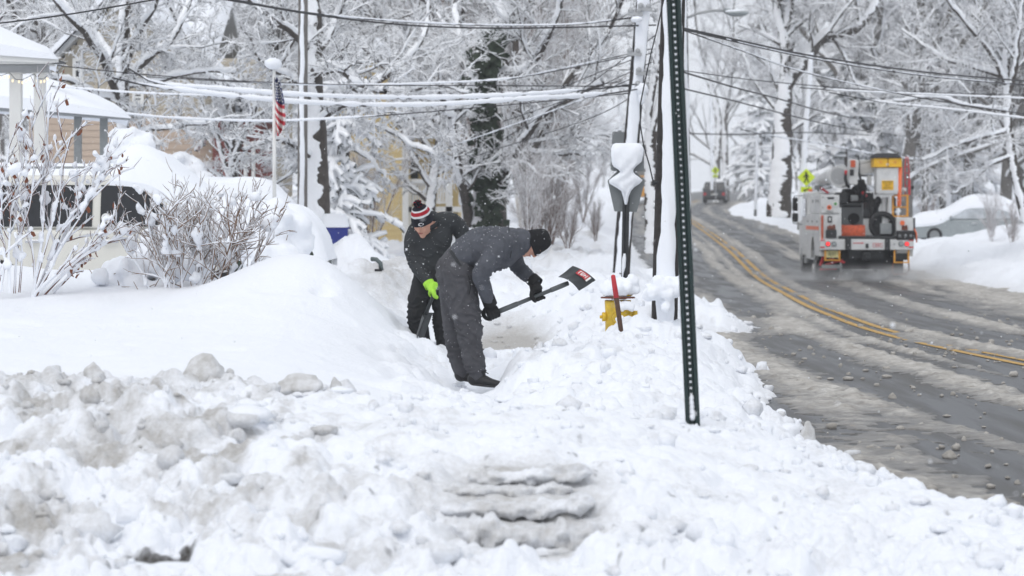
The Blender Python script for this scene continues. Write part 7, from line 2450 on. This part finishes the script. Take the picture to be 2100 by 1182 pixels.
def blade_pt(u, v, off=0.0):
    p = c00.lerp(c10, u).lerp(c01.lerp(c11, u), v)
    curv = -.045 * (1 - (2 * u - 1) ** 2) * (1 - .4 * v) - .035 * (1 - v) ** 3
    rib = .005 * max(0, math.cos(u * 6 * math.pi)) * (v > .12) * (v < .85)
    return p + nrm_ * (-curv * .8 + rib + off)
N = 18
gf = [[blade_pt(i / N, j / 12, .003) for i in range(N + 1)] for j in range(13)]
gb = [[blade_pt(i / N, j / 12, -.003) for i in range(N + 1)] for j in range(13)]
mb = MB().grid(gf); mb.grid(gb)
for ra, rb in ((gf[0], gb[0]), (gf[-1], gb[-1]), ([r[0] for r in gf], [r[0] for r in gb]), ([r[-1] for r in gf], [r[-1] for r in gb])):
    mb.grid([ra, rb])
bl = mb.build('blade', M['blade_black'], sh)
def patch(u0, u1, v0, v1, off, mt, name, par, nu=6, nv=4):
    return MB().grid([[blade_pt(u0 + (u1 - u0) * i / nu, v0 + (v1 - v0) * j / nv, off) for i in range(nu + 1)] for j in range(nv + 1)]).build(name, M[mt], par, fix=False)
lab = patch(.36, .80, .60, .93, .0095, 'red_paint', 'red_label', bl, 14)
patch(.81, .88, .60, .90, .0098, 'white_paint', 'white_label_end', bl)
mb = MB()
for k, (u0, u1, v0, v1) in enumerate(((.42, .455, .66, .87), (.455, .49, .82, .87), (.52, .555, .66, .87), (.585, .62, .66, .87), (.555, .585, .66, .71), (.65, .685, .66, .87), (.685, .72, .74, .79), (.735, .76, .66, .87))):
    mb.grid([[blade_pt(u0 + (u1 - u0) * i / 3, v0 + (v1 - v0) * j / 2, .0125) for i in range(4)] for j in range(3)])
o = mb.build('lettering', M['white_paint'], lab, fix=False); o['kind'] = 'stuff'
grip_glove(p1, w(1003, 619, -.13), A - axs * .012, axs, w(1003, 619, -.13) - A + V3((-.05, 0, 0)), 'glove_black', .02, 1, 1.18, curl=(15, 80, 150, 215))
hp = A.lerp(Bq, .60)
grip_glove(p1, w(1094, 577, .085), hp, axs, w(1098, 572, .03) - hp, 'glove_black', .02, -1, 1.22, curl=(15, 80, 150, 215))
for C_, D_ in ((w(1000, 610, -.15), w(1005, 623, -.125)), (w(1090, 572, .10), w(1100, 581, .075))):
    ring_band(C_, D_ - C_, .049, .049, .075, 'glove_black', 'glove_cuff', p1, V3((0, 1, 0)), .010)

# ---- person behind, facing the camera, head down
d0 = 26.6
p2 = thing('person', 'person in black with a striped pompom hat and lime green glove, pushing a shovel behind', 'person', tuple(w(885, 740)))
hc2 = w(868, 457, -.14)
hc, H2, fr2 = head_parts(hc2, (-.42, -.74, -.52), (-.22, -.42, .88))
body = hc + [
    ([(w(887, 575), .15, .11), (w(884, 530), .15, .11), (w(884, 485), .18, .11), (w(882, 462, -.04), .10, .09)], SHX),
    [(w(882, 462, -.03), .062), (w(870, 456, -.12), .058)],
    [(w(868, 580), .09), (w(859, 650, -.06), .065), (w(866, 722), .045)],
    [(w(904, 580), .09), (w(911, 655, -.04), .065), (w(916, 722, .03), .045)],
    [(w(856, 480), .05), (w(852, 530, -.05), .036), (w(873, 572, -.20), .024), (w(878, 580, -.23), .020)],
    [(w(910, 462), .05), (w(932, 470, .05), .034), (w(946, 500, .04), .028), (w(944, 540, -.02), .022), (w(940, 548, -.04), .020)]]
fuse('body', body, .0095, 'skin', p2, 2, lat=SHX)
face_bits(H2, fr2, p2)
fuse('trousers', [
    ([(w(886, 556), .175, .13), (w(886, 578), .18, .14)], SHX),
    [(w(868, 580), .112, .125), (w(860, 618, -.04), .105, .12), (w(857, 655, -.06), .100, .11), (w(862, 690, -.03), .09, .10), (w(866, 728, 0), .08, .09)],
    [(w(906, 580), .112, .125), (w(909, 625, -.03), .105, .115), (w(911, 665, -.04), .10, .108), (w(914, 700, 0), .09, .10), (w(917, 730, .03), .08, .09)]], .012, 'trousers_black', p2, 3,
    [(w(860, 640, -.05), .28, V3((.25, 0, 1)).normalized(), .075, .014), (w(910, 660, -.04), .26, V3((-.25, 0, 1)).normalized(), .075, .014)], lat=SHX)
j2 = fuse('jacket', [
    ([(w(888, 578), .168, .13), (w(886, 545), .170, .13), (w(884, 510), .182, .14), (w(885, 482), .20, .14), (w(888, 462, .0), .165, .12), (w(884, 452, -.03), .10, .09)], SHX),
    [(w(856, 474), .092), (w(846, 500, -.02), .085), (w(852, 535, -.06), .078), (w(865, 560, -.15), .066), (w(877, 577, -.22), .055), (w(879, 580, -.23), .05)],
    [(w(910, 455), .10), (w(928, 456, .04), .09), (w(945, 473, .06), .080), (w(949, 505, .03), .07), (w(945, 536, -.02), .058)]], .011, 'jacket_black', p2, 3,
    [(w(852, 535, -.06), .15, V3((.2, 0, 1)).normalized(), .04, .013), (w(885, 520), .26, V3((.35, 0, 1)).normalized(), .09, .010), (w(942, 470, .06), .14, V3((.8, 0, -.4)).normalized(), .04, .012), (w(880, 565), .16, V3((.1, 0, 1)).normalized(), .04, .010)], lat=SHX)
ring_band(w(881, 462, -.06), V3((-.25, -.5, .8)), .085, .085, .045, 'jacket_black', 'collar', j2, SHX, .010)
mb = MB()
for k in range(5):
    mb.ball(w(900 + k * 1.6, 478 - k * .9, -.165), (.005, .003, .004), 6, 4)
o = mb.build('chest_emblem', M['jacket_grey'], j2, fix=False); o['kind'] = 'stuff'
b2, pt2, u2 = beanie(p2, hc2, fr2, .097, [(.34, .43, 'knit_white'), (.43, .60, 'knit_red'), (.60, .69, 'knit_white')], up_tilt=.05, h=.165, base=.012, mt='knit_navy', name='pompom_hat')
mb = MB()
R_ = random.Random(2)
pc = pt2(.995, 0) + u2 * .022
for k in range(170):
    v = V3((R_.gauss(0, 1), R_.gauss(0, 1), R_.gauss(0, 1))).normalized()
    s = V3((R_.gauss(0, 1), R_.gauss(0, 1), R_.gauss(0, 1))).normalized() * .009
    mb.m = R_.choice((0, 0, 1, 2))
    mb.add([pc + s, pc - s, pc + v * R_.uniform(.036, .046) - s, pc + v * R_.uniform(.036, .046) + s], [(0, 1, 2, 3)])
mb.m = 0; mb.ball(pc, .030, 10, 8)
mb.build('pompom', [M['knit_navy'], M['knit_red'], M['jacket_grey']], b2, fix=False)
mb = MB()
A_ = np.linspace(0, 2 * math.pi, 19)
mb.grid([[pt2(.11 + .07 * k * math.sin(a), .42 + .26 * k * math.cos(a), 1.05) for a in A_] for k in (.55, 1.0)])
mb.build('oval_emblem', M['knit_white'], b2, fix=False)
mb = MB(); mb.grid([[pt2(.11 + .07 * k * math.sin(a), .42 + .26 * k * math.cos(a), 1.048) for a in A_] for k in (0.0, .55)]); mb.build('emblem_centre', M['knit_navy'], b2, fix=False)
# shovel 2
A, Bq = w(912, 548, -.20), w(873, 645, -.42)
axs = (Bq - A).normalized()
s2_ = thing('snow_shovel', 'dark shovel seen edge on, pushed into the snow under the lime glove', 'shovel', tuple(w(865, 690)))
MB().tube([A, Bq], .017, 12).build('shaft', M['blade_black'], s2_)
MB().tube([A - V3((.06, 0, 0)) - axs * .02, A + V3((.06, 0, 0)) - axs * .02], .016, 10).build('grip', M['blade_black'], s2_)
bw = V3((.10, .60, .05)).normalized()
rows = []
for j in range(9):
    v = j / 8
    c = Bq.lerp(w(857, 696, -.52), v)
    rows.append([c + bw * ((i / 10 - .5) * .40) + axs.cross(bw) * (.06 * (2 * i / 10 - 1) ** 2 - .03) * (1 - .3 * v) + V3((0, 0, 0)) for i in range(11)])
mb = MB().grid(rows); mb.grid([[p + axs.cross(bw) * .005 for p in r] for r in rows])
mb.grid([rows[-1], [p + axs.cross(bw) * .005 for p in rows[-1]]])
mb.build('blade', M['blade_black'], s2_)
hp = A.lerp(Bq, .50)
grip_glove(p2, w(881, 583, -.25), hp, axs, V3((-.5, -.8, .25)), 'glove_lime', .018, 1, 1.25, spread=1.25, curl=(20, 62, 105, 150))
ring_band(w(878, 579, -.235), w(886, 594, -.27) - w(878, 579, -.235), .046, .046, .055, 'glove_lime', 'glove_cuff', p2, SHX, .007)
grip_glove(p2, w(941, 548, -.04), A + V3((.045, 0, .01)), V3((1, .05, .02)), V3((.2, -.2, .9)), 'glove_black', .017, -1, 1.15)
fuse('boot', [([(w(866, 722, -.0), .06, .06), (w(864, 738, -.04), .055, .07), (w(862, 742, -.15), .05, .045)], SHX)], .009, 'boot_black', p2, 2)
fuse('boot', [([(w(916, 722, .03), .06, .06), (w(916, 738, 0), .055, .07), (w(917, 742, -.11), .05, .045)], SHX)], .009, 'boot_black', p2, 2)

# snow that has settled on their clothes
def specks(o, n, seed):
    r = np.random.default_rng(seed)
    me = o.data; k = len(me.vertices)
    co = np.zeros(k * 3, np.float32); me.vertices.foreach_get('co', co); co = co.reshape(-1, 3)
    no = np.zeros(k * 3, np.float32); me.vertices.foreach_get('normal', no); no = no.reshape(-1, 3)
    wt = np.clip(.25 + no[:, 2] - .6 * no[:, 1], 0, 2); i = r.choice(k, n, p=wt / wt.sum())
    S = r.lognormal(-6.4, .42, n).clip(.0008, .004)
    V = (np.array([[1, 1, 1], [1, -1, -1], [-1, 1, -1], [-1, -1, 1]], float)[None] * S[:, None, None] * r.uniform(.6, 1.2, (n, 1, 3)) + (co[i] + no[i] * .001)[:, None]).reshape(-1, 3)
    T = (np.array([[0, 1, 2], [0, 3, 1], [0, 2, 3], [1, 3, 2]])[None] + (np.arange(n) * 4)[:, None, None]).reshape(-1, 3)
    q = link('snow_specks', np_mesh('snow_specks', V, None, T), M['snow_plain'])
    q.parent = o; q['kind'] = 'stuff'
for o_, n_ in ((j1, 230), (t1, 150), (j2, 200), (b1, 30)):
    specks(o_, n_, n_)

# ---------------------------------------------------------------- the air: haze, spray behind the truck, falling snow
hz = MB().bb(-1600, 1600, -140, 1500, -1.6, 46).build('haze', None)
hz['kind'] = 'stuff'
def vol(name, dens, col, noise=None):
    m = bpy.data.materials.new(name); m.use_nodes = True
    n, l = m.node_tree.nodes, m.node_tree.links
    n.remove(n['Principled BSDF'])
    v = n.new('ShaderNodeVolumePrincipled'); v.inputs['Color'].default_value = (*col, 1); v.inputs['Density'].default_value = dens
    v.inputs['Anisotropy'].default_value = .2
    l.new(v.outputs[0], n['Material Output'].inputs['Volume'])
    return m, n, l, v
m, n, l, v = vol('haze_air', .0005, (.93, .95, .98))
hz.data.materials.append(m)
# slush spray thrown up by the truck's wheels
sp = MB()
tx_, ty_ = bt.location.x, 74.0
sp.bb(-3.2, 3.6, -5.5, 1.6, .03, 1.35)
so = sp.build('slush_spray', None); so.location = (tx_, ty_, float(zr(72)))
so['kind'] = 'stuff'
m, n, l, v = vol('spray_mist', 1, (.86, .87, .88))
tc = n.new('ShaderNodeTexCoord'); sx = n.new('ShaderNodeSeparateXYZ'); l.new(tc.outputs['Object'], sx.inputs[0])
nz = n.new('ShaderNodeTexNoise'); nz.inputs['Scale'].default_value = 1.5; nz.inputs['Detail'].default_value = 5; nz.inputs['Distortion'].default_value = .6
l.new(tc.outputs['Object'], nz.inputs['Vector'])
def mr(src, a, b_, c, d_, smooth=True):
    q = n.new('ShaderNodeMapRange'); q.interpolation_type = 'SMOOTHSTEP' if smooth else 'LINEAR'
    for k, x in zip((1, 2, 3, 4), (a, b_, c, d_)): q.inputs[k].default_value = x
    l.new(src, q.inputs[0]); return q.outputs[0]
def mul(a, b_):
    q = n.new('ShaderNodeMath'); q.operation = 'MULTIPLY'; l.new(a, q.inputs[0])
    if isinstance(b_, float): q.inputs[1].default_value = b_
    else: l.new(b_, q.inputs[1])
    return q.outputs[0]
dd_ = mul(mul(mr(sx.outputs['Z'], 0.02, .50, 1, 0), mr(sx.outputs['Y'], -5.4, -1.5, 0, 1)), mul(mul(mr(sx.outputs['X'], -3.1, -1.3, 0, 1), mr(sx.outputs['X'], 1.6, 3.5, 1, 0)), mul(mr(sx.outputs['Y'], -.4, .9, 1, .12), mr(nz.outputs['Fac'], .40, .68, .03, 1))))
l.new(mul(dd_, .75), v.inputs['Density'])
so.data.materials.append(m)
# snowflakes in the air
rng = np.random.default_rng(99)
n_f = 26000
FX, FD = rng.uniform(-14, 17, n_f), rng.uniform(7, 78, n_f)
FZ = rng.uniform(.6, 9.0, n_f)
keep = np.abs(FX / FD) < .24
FX, FD, FZ = FX[keep], FD[keep], FZ[keep]
oct_ = np.array([[1, 1, 1], [1, -1, -1], [-1, 1, -1], [-1, -1, 1]], float) * .8
ot = np.array([[0, 1, 2], [0, 3, 1], [0, 2, 3], [1, 3, 2]])
S = rng.lognormal(-5.65, .42, len(FX)).clip(.0016, .008)
V = oct_[None] * S[:, None, None] * rng.uniform(.7, 1.3, (len(FX), 1, 3)) + np.stack([FX, FD, FZ], -1)[:, None]
T = (ot[None] + (np.arange(len(FX)) * 4)[:, None, None]).reshape(-1, 3)
o = link('falling_snow', np_mesh('falling_snow', V, None, T), M['snow_plain'])
o['kind'] = 'stuff'
